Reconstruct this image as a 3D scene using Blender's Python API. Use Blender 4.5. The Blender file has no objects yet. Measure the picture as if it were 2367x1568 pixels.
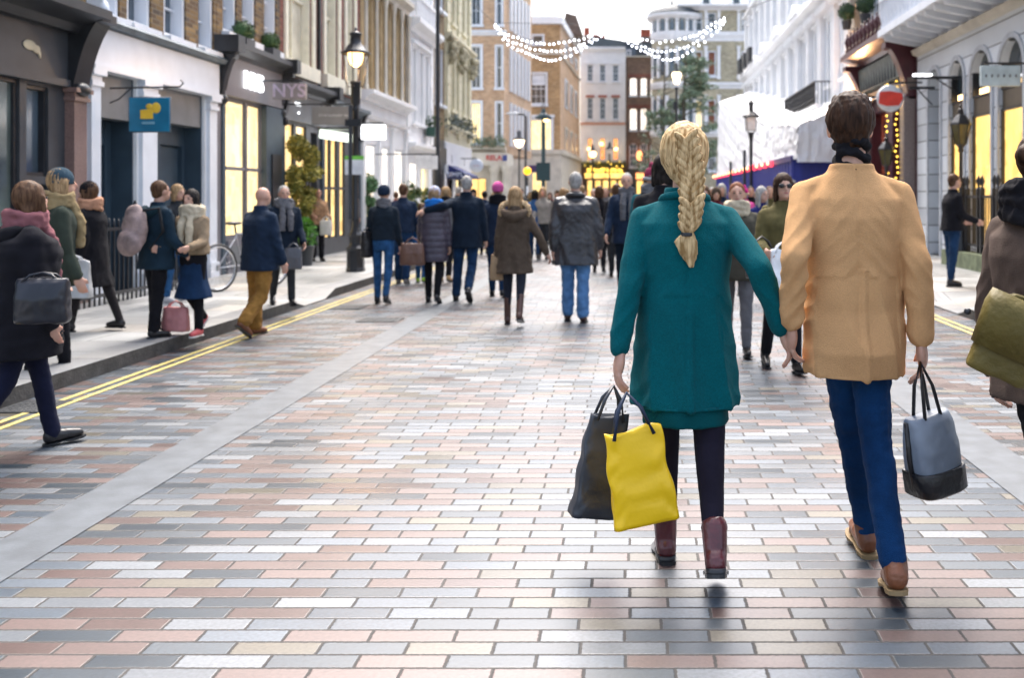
import bpy, bmesh, math, random
from mathutils import Vector, Matrix, Euler, noise
R = math.radians
random.seed(7)
C = bpy.context.scene.collection
SC = bpy.context.scene

# ------------------------------------------------------------------ camera, sky, sun, exposure
CAMH = 1.47
cd = bpy.data.cameras.new('camera'); cam = bpy.data.objects.new('camera', cd); C.objects.link(cam)
cam.location = (0, 0, CAMH); cam.rotation_euler = (R(90), 0, 0)
cd.lens = 35; cd.sensor_width = 36
cd.shift_x = -(1460 - 1183.5) / 2367; cd.shift_y = -(784 - 455) / 2367
cd.clip_end = 2000; cd.clip_start = 0.05
cd.dof.use_dof = True; cd.dof.focus_distance = 4.0; cd.dof.aperture_fstop = 2.8
SC.camera = cam
SUN_E, SUN_A = 60, -4
w = bpy.data.worlds.new('World'); SC.world = w; w.use_nodes = True
nt = w.node_tree; bg = nt.nodes['Background']
sky = nt.nodes.new('ShaderNodeTexSky'); sky.sky_type = 'NISHITA'; sky.sun_disc = False
sky.sun_elevation = R(SUN_E); sky.sun_rotation = R(SUN_A); sky.dust_density = 6; sky.air_density = 1.0; sky.ozone_density = 1.0
hs = nt.nodes.new('ShaderNodeHueSaturation'); hs.inputs['Saturation'].default_value = 0.75; hs.inputs['Value'].default_value = 1.0
nt.links.new(sky.outputs[0], hs.inputs['Color']); nt.links.new(hs.outputs[0], bg.inputs['Color'])
bg.inputs['Strength'].default_value = 0.15
sl = bpy.data.lights.new('sun', 'SUN'); sun = bpy.data.objects.new('sun', sl); C.objects.link(sun)
sl.energy = 1.15; sl.angle = R(50); sl.color = (1, 0.97, 0.94)
a = R(SUN_A); sd = Vector((math.sin(a) * math.cos(R(SUN_E)), math.cos(a) * math.cos(R(SUN_E)), math.sin(R(SUN_E))))
sun.rotation_euler = sd.to_track_quat('Z', 'Y').to_euler(); sun.location = (0, 0, 30)
SC.view_settings.view_transform = 'Standard'; SC.view_settings.look = 'None'
SC.view_settings.exposure = 1.78; SC.view_settings.gamma = 1
SC.cycles.max_bounces = 6; SC.cycles.diffuse_bounces = 3; SC.cycles.glossy_bounces = 3
EM = 0.42   # common scale for lit things, matched to the exposure

F = 2301.0
def at(u, v, Y): return Vector(((u - 1460) * Y / F, Y, CAMH + (455 - v) * Y / F))
def gp(u, v, z=0.0):
    Y = F * (CAMH - z) / (v - 455); return ((u - 1460) * Y / F, Y)

# ------------------------------------------------------------------ materials
MATS = {}
def nodes(name):
    m = bpy.data.materials.new(name); m.use_nodes = True
    return m, m.node_tree, m.node_tree.nodes['Principled BSDF']
def N(t, typ, **kw):
    n = t.nodes.new(typ)
    for k, v in kw.items():
        if k in n.inputs.keys(): n.inputs[k].default_value = v
        else: setattr(n, k, v)
    return n
def c4(c): return (c[0], c[1], c[2], 1)
def mat(name, col, rough=0.6, metal=0.0, var=0.15, scale=6.0, bump=0.0, bscale=40.0, spec=None, coat=0, detail=5, stretch=None):
    if name in MATS: return MATS[name]
    m, t, b = nodes(name)
    tc = N(t, 'ShaderNodeTexCoord')
    src = tc.outputs['Object']
    if stretch:
        mp = N(t, 'ShaderNodeMapping'); mp.inputs['Scale'].default_value = stretch
        t.links.new(src, mp.inputs[0]); src = mp.outputs[0]
    n = N(t, 'ShaderNodeTexNoise', Scale=scale, Detail=detail)
    t.links.new(src, n.inputs['Vector'])
    r = N(t, 'ShaderNodeMapRange'); r.inputs['From Min'].default_value = 0.3; r.inputs['From Max'].default_value = 0.7
    r.inputs['To Min'].default_value = 1 - var; r.inputs['To Max'].default_value = 1 + var
    t.links.new(n.outputs['Fac'], r.inputs['Value'])
    mx = N(t, 'ShaderNodeVectorMath', operation='SCALE'); mx.inputs[0].default_value = col
    t.links.new(r.outputs[0], mx.inputs['Scale']); t.links.new(mx.outputs[0], b.inputs['Base Color'])
    b.inputs['Roughness'].default_value = rough; b.inputs['Metallic'].default_value = metal
    if spec is not None: b.inputs['Specular IOR Level'].default_value = spec
    if coat: b.inputs['Coat Weight'].default_value = coat
    if bump:
        n2 = N(t, 'ShaderNodeTexNoise', Scale=bscale, Detail=4); t.links.new(src, n2.inputs['Vector'])
        bp = N(t, 'ShaderNodeBump', Strength=bump, Distance=0.02); t.links.new(n2.outputs['Fac'], bp.inputs['Height'])
        t.links.new(bp.outputs[0], b.inputs['Normal'])
    MATS[name] = m; return m
def cloth(name, col, rough=0.9, var=0.22, bump=0.35, bscale=260, sheen=0.3, scale=9):
    if name in MATS: return MATS[name]
    m = mat(name, col, rough, 0, var, scale, bump, bscale, spec=0.12)
    b = m.node_tree.nodes['Principled BSDF']
    b.inputs['Sheen Weight'].default_value = sheen * 0.08; b.inputs['Sheen Roughness'].default_value = 0.5
    return m
def tweed(m, f, amt):
    t = m.node_tree; b = t.nodes['Principled BSDF']; src = b.inputs['Base Color'].links[0].from_socket
    tc = t.nodes.new('ShaderNodeTexCoord'); n = N(t, 'ShaderNodeTexNoise', Scale=f, Detail=3); t.links.new(tc.outputs['Object'], n.inputs['Vector'])
    r = N(t, 'ShaderNodeMapRange'); t.links.new(n.outputs['Fac'], r.inputs[0]); r.inputs['From Min'].default_value = .3; r.inputs['From Max'].default_value = .7; r.inputs['To Min'].default_value = 1 - amt; r.inputs['To Max'].default_value = 1 + amt
    v = N(t, 'ShaderNodeVectorMath', operation='SCALE'); t.links.new(src, v.inputs[0]); t.links.new(r.outputs[0], v.inputs['Scale']); t.links.new(v.outputs[0], b.inputs['Base Color'])
    return m
def emis(name, col, s, var=0.0, scale=2.0, base=(0.05, 0.04, 0.03), low=None, vscale=(1, 1, 1)):
    if name in MATS: return MATS[name]
    m, t, b = nodes(name)
    b.inputs['Base Color'].default_value = c4(base); b.inputs['Roughness'].default_value = 0.12
    b.inputs['Emission Color'].default_value = c4(col); b.inputs['Emission Strength'].default_value = s
    if var:
        tc = N(t, 'ShaderNodeTexCoord'); mp = N(t, 'ShaderNodeMapping'); mp.inputs['Scale'].default_value = vscale
        n = N(t, 'ShaderNodeTexNoise', Scale=scale, Detail=4)
        t.links.new(tc.outputs['Object'], mp.inputs[0]); t.links.new(mp.outputs[0], n.inputs['Vector'])
        r = N(t, 'ShaderNodeValToRGB'); r.color_ramp.elements[0].position = 0.36; r.color_ramp.elements[1].position = 0.62
        lo = low or tuple(x * (1 - var) for x in col)
        r.color_ramp.elements[0].color = c4(lo); r.color_ramp.elements[1].color = c4(col)
        t.links.new(n.outputs['Fac'], r.inputs[0]); t.links.new(r.outputs[0], b.inputs['Emission Color'])
    MATS[name] = m; return m
def bricks(name, cols, bw, bh, mortar=0.01, mcol=(0.3, 0.28, 0.25), rough=0.85, bump=0.5, plan=False, gloss_var=0, offset=0.5, noise_amt=0.25, grime=0.25, spec=0.5, nscale=60):
    """courses of units, each unit drawn from a palette; plan=True lays them on the ground (x,y), else on a facade (x+y, z)"""
    if name in MATS: return MATS[name]
    m, t, b = nodes(name); L = t.links.new
    tc = N(t, 'ShaderNodeTexCoord'); sp = N(t, 'ShaderNodeSeparateXYZ'); L(tc.outputs['Object'], sp.inputs[0])
    def mth(op, a_, b_=None):
        n = N(t, 'ShaderNodeMath', operation=op)
        for i, x in enumerate((a_, b_)):
            if x is None: continue
            if isinstance(x, (int, float)): n.inputs[i].default_value = x
            else: L(x, n.inputs[i])
        return n.outputs[0]
    if plan: U, V = sp.outputs[0], sp.outputs[1]
    else: U, V = mth('ADD', sp.outputs[0], sp.outputs[1]), sp.outputs[2]
    rv = mth('DIVIDE', V, bh); row = mth('FLOOR', rv); fv = mth('FRACT', rv)
    par = mth('MODULO', mth('ABSOLUTE', row), 2.0)
    wn0 = N(t, 'ShaderNodeTexWhiteNoise', noise_dimensions='1D'); L(row, wn0.inputs['W'])
    jit = mth('MULTIPLY', wn0.outputs[0], 0.16 if plan else 0.06)
    ru = mth('ADD', mth('ADD', mth('DIVIDE', U, bw), mth('MULTIPLY', par, offset)), jit)
    col = mth('FLOOR', ru); fu = mth('FRACT', ru)
    cb = N(t, 'ShaderNodeCombineXYZ'); L(col, cb.inputs[0]); L(row, cb.inputs[1])
    wn = N(t, 'ShaderNodeTexWhiteNoise', noise_dimensions='2D'); L(cb.outputs[0], wn.inputs['Vector'])
    rmp = N(t, 'ShaderNodeValToRGB'); cr = rmp.color_ramp; cr.interpolation = 'CONSTANT'
    pos = 0
    tot = sum(c[1] for c in cols)
    for i, (cc, wt) in enumerate(cols):
        if i == 0: e = cr.elements[0]; e.position = 0
        elif i == 1: e = cr.elements[1]; e.position = pos
        else: e = cr.elements.new(pos)
        e.color = c4(cc); pos += wt / tot
    L(wn.outputs['Value'], rmp.inputs[0])
    # distance to the joint, in metres
    du = mth('MULTIPLY', mth('MINIMUM', fu, mth('SUBTRACT', 1.0, fu)), bw)
    dv = mth('MULTIPLY', mth('MINIMUM', fv, mth('SUBTRACT', 1.0, fv)), bh)
    d = mth('MINIMUM', du, dv)
    n1 = N(t, 'ShaderNodeTexNoise', Scale=nscale, Detail=6); L(tc.outputs['Object'], n1.inputs['Vector'])
    d2 = mth('ADD', d, mth('MULTIPLY', mth('SUBTRACT', n1.outputs['Fac'], 0.5), mortar * 0.8))
    ms = N(t, 'ShaderNodeMapRange', interpolation_type='SMOOTHSTEP'); L(d2, ms.inputs['Value'])
    ms.inputs['From Min'].default_value = mortar * 0.35; ms.inputs['From Max'].default_value = mortar * 0.85
    n2 = N(t, 'ShaderNodeTexNoise', Scale=0.9, Detail=6); L(tc.outputs['Object'], n2.inputs['Vector'])
    g = N(t, 'ShaderNodeMapRange'); L(n2.outputs['Fac'], g.inputs['Value'])
    g.inputs['From Min'].default_value = 0.3; g.inputs['From Max'].default_value = 0.7
    g.inputs['To Min'].default_value = 1 - grime; g.inputs['To Max'].default_value = 1 + grime * 0.6
    g2 = N(t, 'ShaderNodeMapRange'); L(n1.outputs['Fac'], g2.inputs['Value'])
    g2.inputs['To Min'].default_value = 1 - noise_amt; g2.inputs['To Max'].default_value = 1 + noise_amt
    g3 = mth('ADD', mth('MULTIPLY', mth('SUBTRACT', wn.outputs['Value'], 0.5), 0.0), 1.0)
    cb2 = N(t, 'ShaderNodeCombineXYZ'); L(row, cb2.inputs[0]); L(col, cb2.inputs[1])
    wn2 = N(t, 'ShaderNodeTexWhiteNoise', noise_dimensions='2D'); L(cb2.outputs[0], wn2.inputs['Vector'])
    pv = mth('ADD', mth('MULTIPLY', wn2.outputs['Value'], 0.3), 0.85)
    sc = N(t, 'ShaderNodeVectorMath', operation='SCALE'); L(rmp.outputs[0], sc.inputs[0])
    L(mth('MULTIPLY', mth('MULTIPLY', g.outputs[0], g2.outputs[0]), pv), sc.inputs['Scale'])
    mx = N(t, 'ShaderNodeMix', data_type='RGBA'); L(ms.outputs[0], mx.inputs['Factor'])
    mx.inputs['A'].default_value = c4(mcol); L(sc.outputs[0], mx.inputs['B'])
    if plan:
        vo = N(t, 'ShaderNodeTexVoronoi', Scale=3.2); L(tc.outputs['Object'], vo.inputs['Vector'])
        gm = N(t, 'ShaderNodeMapRange'); L(vo.outputs['Distance'], gm.inputs[0]); gm.inputs['From Min'].default_value = .035; gm.inputs['From Max'].default_value = .05; gm.inputs['To Min'].default_value = .5; gm.inputs['To Max'].default_value = 0
        vc = N(t, 'ShaderNodeSeparateColor'); L(vo.outputs['Color'], vc.inputs[0])
        gf = mth('MULTIPLY', gm.outputs[0], mth('GREATER_THAN', vc.outputs[0], .55))
        st_ = N(t, 'ShaderNodeTexNoise', Scale=.55, Detail=8, Roughness=.7); L(tc.outputs['Object'], st_.inputs['Vector'])
        sm_ = N(t, 'ShaderNodeMapRange'); L(st_.outputs['Fac'], sm_.inputs[0]); sm_.inputs['From Min'].default_value = .52; sm_.inputs['From Max'].default_value = .68; sm_.inputs['To Max'].default_value = .35
        mg = N(t, 'ShaderNodeMix', data_type='RGBA'); L(sm_.outputs[0], mg.inputs['Factor']); L(mx.outputs['Result'], mg.inputs['A']); mg.inputs['B'].default_value = (.05, .052, .055, 1)
        mx = N(t, 'ShaderNodeMix', data_type='RGBA'); L(gf, mx.inputs['Factor']); L(mg.outputs['Result'], mx.inputs['A']); mx.inputs['B'].default_value = (.05, .05, .052, 1)
    L(mx.outputs['Result'], b.inputs['Base Color'])
    if gloss_var:
        rr = mth('ADD', mth('ADD', mth('MULTIPLY', n2.outputs['Fac'], gloss_var), rough - gloss_var * 0.5), mth('ADD', mth('MULTIPLY', mth('SUBTRACT', 1.0, ms.outputs[0]), 0.35), mth('MULTIPLY', mth('SUBTRACT', wn2.outputs['Value'], 0.5), 0.14))); L(rr, b.inputs['Roughness'])
    else: b.inputs['Roughness'].default_value = rough
    if plan:
        sq = mth('ADD', mth('MULTIPLY', ms.outputs[0], spec * .6), spec * .4); L(sq, b.inputs['Specular IOR Level'])
    else: b.inputs['Specular IOR Level'].default_value = spec
    hb = mth('ADD', ms.outputs[0], mth('MULTIPLY', n1.outputs['Fac'], 0.3))
    bp = N(t, 'ShaderNodeBump', Strength=bump, Distance=0.008); L(hb, bp.inputs['Height']); L(bp.outputs[0], b.inputs['Normal'])
    MATS[name] = m; return m

# palette (real-world base colours)
SETTS = bricks('granite setts', [((.062, .083, .108), 3.2), ((.086, .052, .047), 4.0), ((.018, .033, .049), 2.7), ((.115, .130, .147), 2.2), ((.088, .077, .056), 1.1)],
               .283, .0912, .009, (.045, .042, .04), rough=.40, bump=.3, plan=True, gloss_var=.24, noise_amt=.55, grime=.26, nscale=70, spec=1.0)
FLAG = bricks('york flagstones', [((.34, .345, .34), 3), ((.28, .29, .29), 2), ((.38, .36, .33), 1)], .9, .62, .012, (.12, .12, .12), rough=.42, bump=.3, plan=True, gloss_var=.2, noise_amt=.15, grime=.25, nscale=30, spec=.7)
CHAN = mat('granite channel', (.105, .118, .132), .45, var=.22, scale=7, bump=.05, bscale=60)
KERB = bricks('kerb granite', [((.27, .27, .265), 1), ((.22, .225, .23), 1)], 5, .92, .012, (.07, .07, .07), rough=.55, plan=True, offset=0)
KFACE = mat('dark kerb face', (.055, .052, .048), .8, var=.35, scale=9, bump=.3)  # upright kerb face, darker than the kerb top
YEL = mat('road yellow paint', (.46, .38, .12), .6, var=.25, scale=30)
IRON = mat('cast iron cover', (.05, .055, .06), .5, .4, bump=.5, bscale=60)
BRN = bricks('brown stock brick', [((.17, .10, .035), 3), ((.11, .065, .03), 3), ((.23, .145, .055), 2), ((.07, .05, .035), 1)], .225, .075, .012, (.16, .13, .09), plan=False)
RED = bricks('red brick', [((.23, .075, .055), 3), ((.17, .055, .045), 2), ((.27, .10, .07), 2)], .225, .075, .012, (.2, .13, .11))
GLD = bricks('golden brick', [((.45, .28, .13), 3), ((.37, .22, .10), 2), ((.52, .34, .17), 2)], .225, .075, .012, (.34, .26, .17))
PNK = bricks('peach brick', [((.60, .39, .24), 3), ((.52, .33, .20), 2), ((.66, .45, .29), 2)], .225, .075, .012, (.42, .33, .24))
DBR = bricks('dark brown brick', [((.21, .135, .10), 3), ((.16, .105, .08), 2), ((.26, .17, .12), 2)], .225, .075, .012, (.16, .13, .11))
YBR = bricks('yellow brick', [((.48, .43, .29), 3), ((.38, .34, .24), 2), ((.56, .50, .35), 2)], .225, .075, .012, (.34, .32, .26))
RUST = bricks('rusticated stucco', [((.62, .66, .70), 1)], 60, .40, .022, (.18, .19, .2), rough=.6, bump=.9, noise_amt=.04, grime=.12)
WHITE = mat('white stucco', (.82, .83, .84), .6, var=.06, scale=1.5, bump=.1)
BWHT = mat('white gloss paint', (.70, .74, .80), .35, var=.06, scale=3)
CREAMW = mat('cream white paint', (.74, .71, .58), .6, var=.08)
CURT = mat('curtained pane', (.62, .59, .48), .25, var=.2, scale=2, spec=.8)
CREAM = mat('cream stucco', (.62, .58, .42), .7, var=.12, scale=2, bump=.2)
STONE = mat('golden stone', (.42, .31, .16), .8, var=.25, scale=3, bump=.3)
PSTONE = mat('pale stone', (.58, .54, .46), .75, var=.15, scale=2, bump=.2)
BLK = mat('black gloss paint', (.018, .02, .024), .35, var=.3, scale=4)
CHR = mat('charcoal paint', (.045, .050, .058), .45, var=.2, scale=3)
MAU = mat('grey mauve paint', (.17, .165, .185), .4, var=.12, scale=3)
NAVYP = mat('dark slate blue paint', (.035, .060, .085), .45, var=.2, scale=3)
GRYP = mat('grey paint', (.16, .17, .18), .5, var=.15, scale=3)
GRAN = mat('pink granite', (.20, .13, .115), .35, var=.4, scale=90, bump=.05)
LEAD = mat('lead roofing', (.13, .16, .18), .5, .2, var=.3, scale=4, bump=.2)
SLATE = mat('slate roof', (.055, .068, .078), .6, var=.3, scale=8, bump=.3, bscale=20)
BURG = mat('burgundy paint', (.075, .018, .024), .35, var=.2, scale=4)
BLIND = mat('red brown blind', (.24, .095, .055), .8, var=.1)
TIM = mat('green grey boards', (.15, .175, .165), .6, var=.25, scale=5)
TERRA = mat('terracotta', (.38, .10, .06), .8, var=.2)
GLASSD = mat('window glass', (.03, .045, .055), .06, var=.4, scale=1.5, spec=.9)
GLASSB = mat('window glass blue', (.07, .10, .13), .08, var=.4, scale=1.2, spec=.9)
GLASSG = mat('shop glass with reflections', (.10, .125, .115), .07, var=.5, scale=1.4, spec=.9)
def litshop(name, col, low, s, cw=.17, ch=.34, amt=.5):
    m, t, b = nodes(name); L = t.links.new
    b.inputs['Base Color'].default_value = (.05, .04, .03, 1); b.inputs['Roughness'].default_value = .1
    tc = N(t, 'ShaderNodeTexCoord'); sp = N(t, 'ShaderNodeSeparateXYZ'); L(tc.outputs['Object'], sp.inputs[0])
    nz_ = N(t, 'ShaderNodeTexNoise', Scale=2.0, Detail=3); L(tc.outputs['Object'], nz_.inputs['Vector'])
    cb = N(t, 'ShaderNodeCombineXYZ')
    for i, (o_, q) in enumerate(((0, cw), (2, ch))):
        d = N(t, 'ShaderNodeMath', operation='DIVIDE'); L(sp.outputs[o_], d.inputs[0]); d.inputs[1].default_value = q
        ad = N(t, 'ShaderNodeMath', operation='ADD'); L(d.outputs[0], ad.inputs[0]); L(nz_.outputs['Fac'], ad.inputs[1])
        L(ad.outputs[0], cb.inputs[i])
    v = N(t, 'ShaderNodeTexVoronoi', Scale=1.0, Randomness=.55); v.distance = 'CHEBYCHEV'; L(cb.outputs[0], v.inputs['Vector'])
    cm_ = N(t, 'ShaderNodeSeparateColor'); L(v.outputs['Color'], cm_.inputs[0])
    mr = N(t, 'ShaderNodeMapRange'); L(cm_.outputs[0], mr.inputs[0]); mr.inputs['From Min'].default_value = .45; mr.inputs['From Max'].default_value = .9
    mr.inputs['To Min'].default_value = 0; mr.inputs['To Max'].default_value = amt
    r = N(t, 'ShaderNodeMix', data_type='RGBA'); L(nz_.outputs['Fac'], r.inputs['Factor']); r.inputs['A'].default_value = c4(low); r.inputs['B'].default_value = c4(col)
    r2 = N(t, 'ShaderNodeMix', data_type='RGBA'); L(mr.outputs[0], r2.inputs['Factor']); L(r.outputs['Result'], r2.inputs['A']); r2.inputs['B'].default_value = (low[0] * .35, low[1] * .28, low[2] * .3, 1)
    L(r2.outputs['Result'], b.inputs['Emission Color']); b.inputs['Emission Strength'].default_value = s
    MATS[name] = m; return m
LITY = litshop('lit shop interior', (1.0, .78, .38), (.95, .56, .16), 1.35 * EM)
LITP = litshop('lit pale interior', (1.0, .86, .50), (1.0, .68, .26), 1.35 * EM, amt=.35)
LITA = litshop('lit amber interior', (1.0, .72, .28), (1.0, .50, .07), 1.4 * EM, amt=.4, cw=.3, ch=.5)
LITW = emis('lit white interior', (1.0, .93, .85), 1.5 * EM, .35, 3, low=(.9, .72, .55))
LITO = emis('lit orange window', (1.0, .42, .12), 1.3 * EM, .6, 1.5, low=(.7, .2, .04))
BULBW = emis('white bulb', (.86, .90, 1.0), 9 * EM)
BULBY = emis('yellow bulb', (1.0, .60, .08), 3.5 * EM)
BULBR = emis('red neon', (1.0, .05, .08), 2.2 * EM)
LAMPO = emis('warm lamp', (1.0, .62, .26), 4.5 * EM)
SIGNW = emis('white lit sign', (.95, .96, 1.0), 3 * EM)
TUBE = emis('white tube', (.95, .95, 1.0), 6 * EM)
SKIN = mat('skin', (.50, .29, .21), .5, var=.08, scale=20)
SKIN.node_tree.nodes['Principled BSDF'].inputs['Subsurface Weight'].default_value = .08
EYEM = mat('eye', (.03, .02, .02), .15); LIP = mat('lips', (.40, .12, .11), .5)

# ------------------------------------------------------------------ mesh helpers
class MB:
    def __init__(s): s.b = bmesh.new()
    def box(s, x0, x1, y0, y1, z0, z1, mi=0):
        v = [s.b.verts.new(p) for p in ((x0, y0, z0), (x1, y0, z0), (x1, y1, z0), (x0, y1, z0), (x0, y0, z1), (x1, y0, z1), (x1, y1, z1), (x0, y1, z1))]
        for f in ((0, 3, 2, 1), (4, 5, 6, 7), (0, 1, 5, 4), (1, 2, 6, 5), (2, 3, 7, 6), (3, 0, 4, 7)):
            s.b.faces.new([v[i] for i in f]).material_index = mi
        return s
    def quad(s, *p, mi=0):
        f = s.b.faces.new([s.b.verts.new(q) for q in p]); f.material_index = mi; return s
    def prism(s, pts, axis, a0, a1):
        """pts (p,q) polygon extruded along axis: 'x' -> (y,z), 'y' -> (x,z), 'z' -> (x,y)"""
        def mk(p, a_): return {'x': (a_, p[0], p[1]), 'y': (p[0], a_, p[1]), 'z': (p[0], p[1], a_)}[axis]
        A = [s.b.verts.new(mk(p, a0)) for p in pts]; B = [s.b.verts.new(mk(p, a1)) for p in pts]
        s.b.faces.new(A[::-1]); s.b.faces.new(B); n = len(pts)
        for i in range(n): s.b.faces.new((A[i], A[(i + 1) % n], B[(i + 1) % n], B[i]))
        return s
    def lathe(s, prof, c=(0, 0, 0), n=14, smooth=True, ang=0.0):
        rings = []
        for r, z in prof:
            if r < 1e-5: rings.append([s.b.verts.new((c[0], c[1], c[2] + z))])
            else: rings.append([s.b.verts.new((c[0] + r * math.cos(ang + 2 * math.pi * i / n), c[1] + r * math.sin(ang + 2 * math.pi * i / n), c[2] + z)) for i in range(n)])
        for A, B in zip(rings, rings[1:]):
            for i in range(n):
                j = (i + 1) % n
                if len(A) == 1 and len(B) == 1: continue
                if len(A) == 1: f = s.b.faces.new((A[0], B[j], B[i]))
                elif len(B) == 1: f = s.b.faces.new((A[i], A[j], B[0]))
                else: f = s.b.faces.new((A[i], A[j], B[j], B[i]))
                f.smooth = smooth
        return s
    def tube(s, pts, r, n=8, caps=True):
        pts = [Vector(p) for p in pts]; rings = []
        rr = r if isinstance(r, (list, tuple)) else [r] * len(pts)
        for i, p in enumerate(pts):
            d = (pts[min(i + 1, len(pts) - 1)] - pts[max(i - 1, 0)]).normalized()
            up = Vector((0, 0, 1)) if abs(d.z) < .95 else Vector((0, 1, 0))
            a_ = d.cross(up).normalized(); b_ = d.cross(a_).normalized()
            rings.append([s.b.verts.new(p + (a_ * math.cos(2 * math.pi * k / n) + b_ * math.sin(2 * math.pi * k / n)) * rr[i]) for k in range(n)])
        for A, B in zip(rings, rings[1:]):
            for k in range(n): s.b.faces.new((A[k], A[(k + 1) % n], B[(k + 1) % n], B[k])).smooth = True
        if caps:
            s.b.faces.new(rings[0][::-1]); s.b.faces.new(rings[-1])
        return s
    def ell(s, c, r, rot=None, n=12, m=8):
        if isinstance(r, (int, float)): r = (r, r, r)
        c = Vector(c); rings = []
        M = rot or Matrix.Identity(3)
        for j in range(m + 1):
            th = math.pi * j / m
            if j in (0, m): rings.append([s.b.verts.new(c + M @ Vector((0, 0, r[2] * math.cos(th))))])
            else: rings.append([s.b.verts.new(c + M @ Vector((r[0] * math.sin(th) * math.cos(2 * math.pi * i / n), r[1] * math.sin(th) * math.sin(2 * math.pi * i / n), r[2] * math.cos(th)))) for i in range(n)])
        for A, B in zip(rings, rings[1:]):
            for i in range(n):
                j = (i + 1) % n
                if len(A) == 1: f = s.b.faces.new((A[0], B[i], B[j]))
                elif len(B) == 1: f = s.b.faces.new((A[j], A[i], B[0]))
                else: f = s.b.faces.new((A[j], A[i], B[i], B[j]))
                f.smooth = True
        return s
    def cap(s, p0, p1, r0, r1=None, n=12):
        """tapered capsule"""
        r1 = r0 if r1 is None else r1
        p0, p1 = Vector(p0), Vector(p1); d = p1 - p0; L = max(d.length, 1e-4)
        M = d.to_track_quat('Z', 'Y').to_matrix()
        prof = []
        for k in range(4): t = math.pi / 2 * (1 - k / 3); prof.append((r0 * math.cos(t), -r0 * math.sin(t)))
        for k in range(4): t = math.pi / 2 * k / 3; prof.append((r1 * math.cos(t), L + r1 * math.sin(t)))
        prof[0] = (0, -r0); prof[-1] = (0, L + r1)
        st = len(s.b.verts)
        s.b.verts.ensure_lookup_table()
        s.lathe(prof, n=n); s.b.verts.ensure_lookup_table()
        for v in s.b.verts[st:]: v.co = p0 + M @ v.co
        return s
    def loft(s, rings, n=24, e=2.3):
        """rings of (cx,cy,cz,rx,ry); closed with caps"""
        rr = []
        for (cx, cy, cz, rx, ry) in rings:
            L = []
            for i in range(n):
                t = 2 * math.pi * i / n; cc, ss = math.cos(t), math.sin(t)
                L.append(s.b.verts.new((cx + rx * math.copysign(abs(cc) ** (2 / e), cc), cy + ry * math.copysign(abs(ss) ** (2 / e), ss), cz)))
            rr.append(L)
        for A, B in zip(rr, rr[1:]):
            for i in range(n): s.b.faces.new((A[i], A[(i + 1) % n], B[(i + 1) % n], B[i])).smooth = True
        s.b.faces.new(rr[0][::-1]); s.b.faces.new(rr[-1])
        return s
    def build(s, name, m, parent=None, loc=None, rot=None, bevel=0):
        bmesh.ops.recalc_face_normals(s.b, faces=s.b.faces[:])
        me = bpy.data.meshes.new(name); s.b.to_mesh(me); s.b.free()
        for x in (m if isinstance(m, (list, tuple)) else [m]): me.materials.append(x)
        return link(name, me, parent, loc, rot, bevel)
def link(name, me, parent=None, loc=None, rot=None, bevel=0):
    o = bpy.data.objects.new(name, me); C.objects.link(o)
    if parent: o.parent = parent
    if loc is not None: o.location = loc
    if rot is not None: o.rotation_euler = rot
    if bevel:
        bv = o.modifiers.new('bevel', 'BEVEL'); bv.width = bevel; bv.segments = 2; bv.limit_method = 'ANGLE'
    return o
def tag(o, label=None, cat=None, group=None, kind=None):
    if label: o['label'] = label
    if cat: o['category'] = cat
    if group: o['group'] = group
    if kind: o['kind'] = kind
    return o
def thing(name, label, cat, loc=(0, 0, 0), rz=0.0, group=None):
    o = bpy.data.objects.new(name, None); C.objects.link(o); o.location = loc; o.rotation_euler = (0, 0, rz)
    o.empty_display_size = .2
    return tag(o, label, cat, group)
def soft(mb, voxel, smooth=6, disp=None):
    """weld overlapping volumes into one continuous skin"""
    me = bpy.data.meshes.new('t'); bmesh.ops.recalc_face_normals(mb.b, faces=mb.b.faces[:]); mb.b.to_mesh(me); mb.b.free()
    o = bpy.data.objects.new('t', me); C.objects.link(o)
    r = o.modifiers.new('r', 'REMESH'); r.mode = 'VOXEL'; r.voxel_size = voxel; r.use_smooth_shade = True
    if smooth:
        sm = o.modifiers.new('s', 'SMOOTH'); sm.factor = .5; sm.iterations = smooth
    dg = bpy.context.evaluated_depsgraph_get(); ev = o.evaluated_get(dg)
    m2 = bpy.data.meshes.new_from_object(ev)
    bpy.data.objects.remove(o); bpy.data.meshes.remove(me)
    if disp:
        nr = [v.normal.copy() for v in m2.vertices]
        for v, nn in zip(m2.vertices, nr): v.co = v.co + nn * disp(v.co, nn)
        m2.update()
    for p in m2.polygons: p.use_smooth = True
    return m2
def part(name, me, m, parent, loc=None):
    me.name = name
    for x in (m if isinstance(m, (list, tuple)) else [m]): me.materials.append(x)
    return link(name, me, parent, loc)
def text(s, name, size, m, parent, loc, rot=(R(90), 0, 0), ext=.004, sx=1.0, bold=0.0):
    c = bpy.data.curves.new('t', 'FONT'); c.body = s; c.size = size; c.extrude = ext; c.align_x = 'CENTER'; c.align_y = 'CENTER'; c.offset = bold
    o = bpy.data.objects.new('t', c); C.objects.link(o)
    dg = bpy.context.evaluated_depsgraph_get(); me = bpy.data.meshes.new_from_object(o.evaluated_get(dg))
    bpy.data.objects.remove(o)
    me.materials.clear(); me.materials.append(m)
    q = link(name, me, parent, loc, rot); q.scale = (sx, 1, 1); return q


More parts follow.
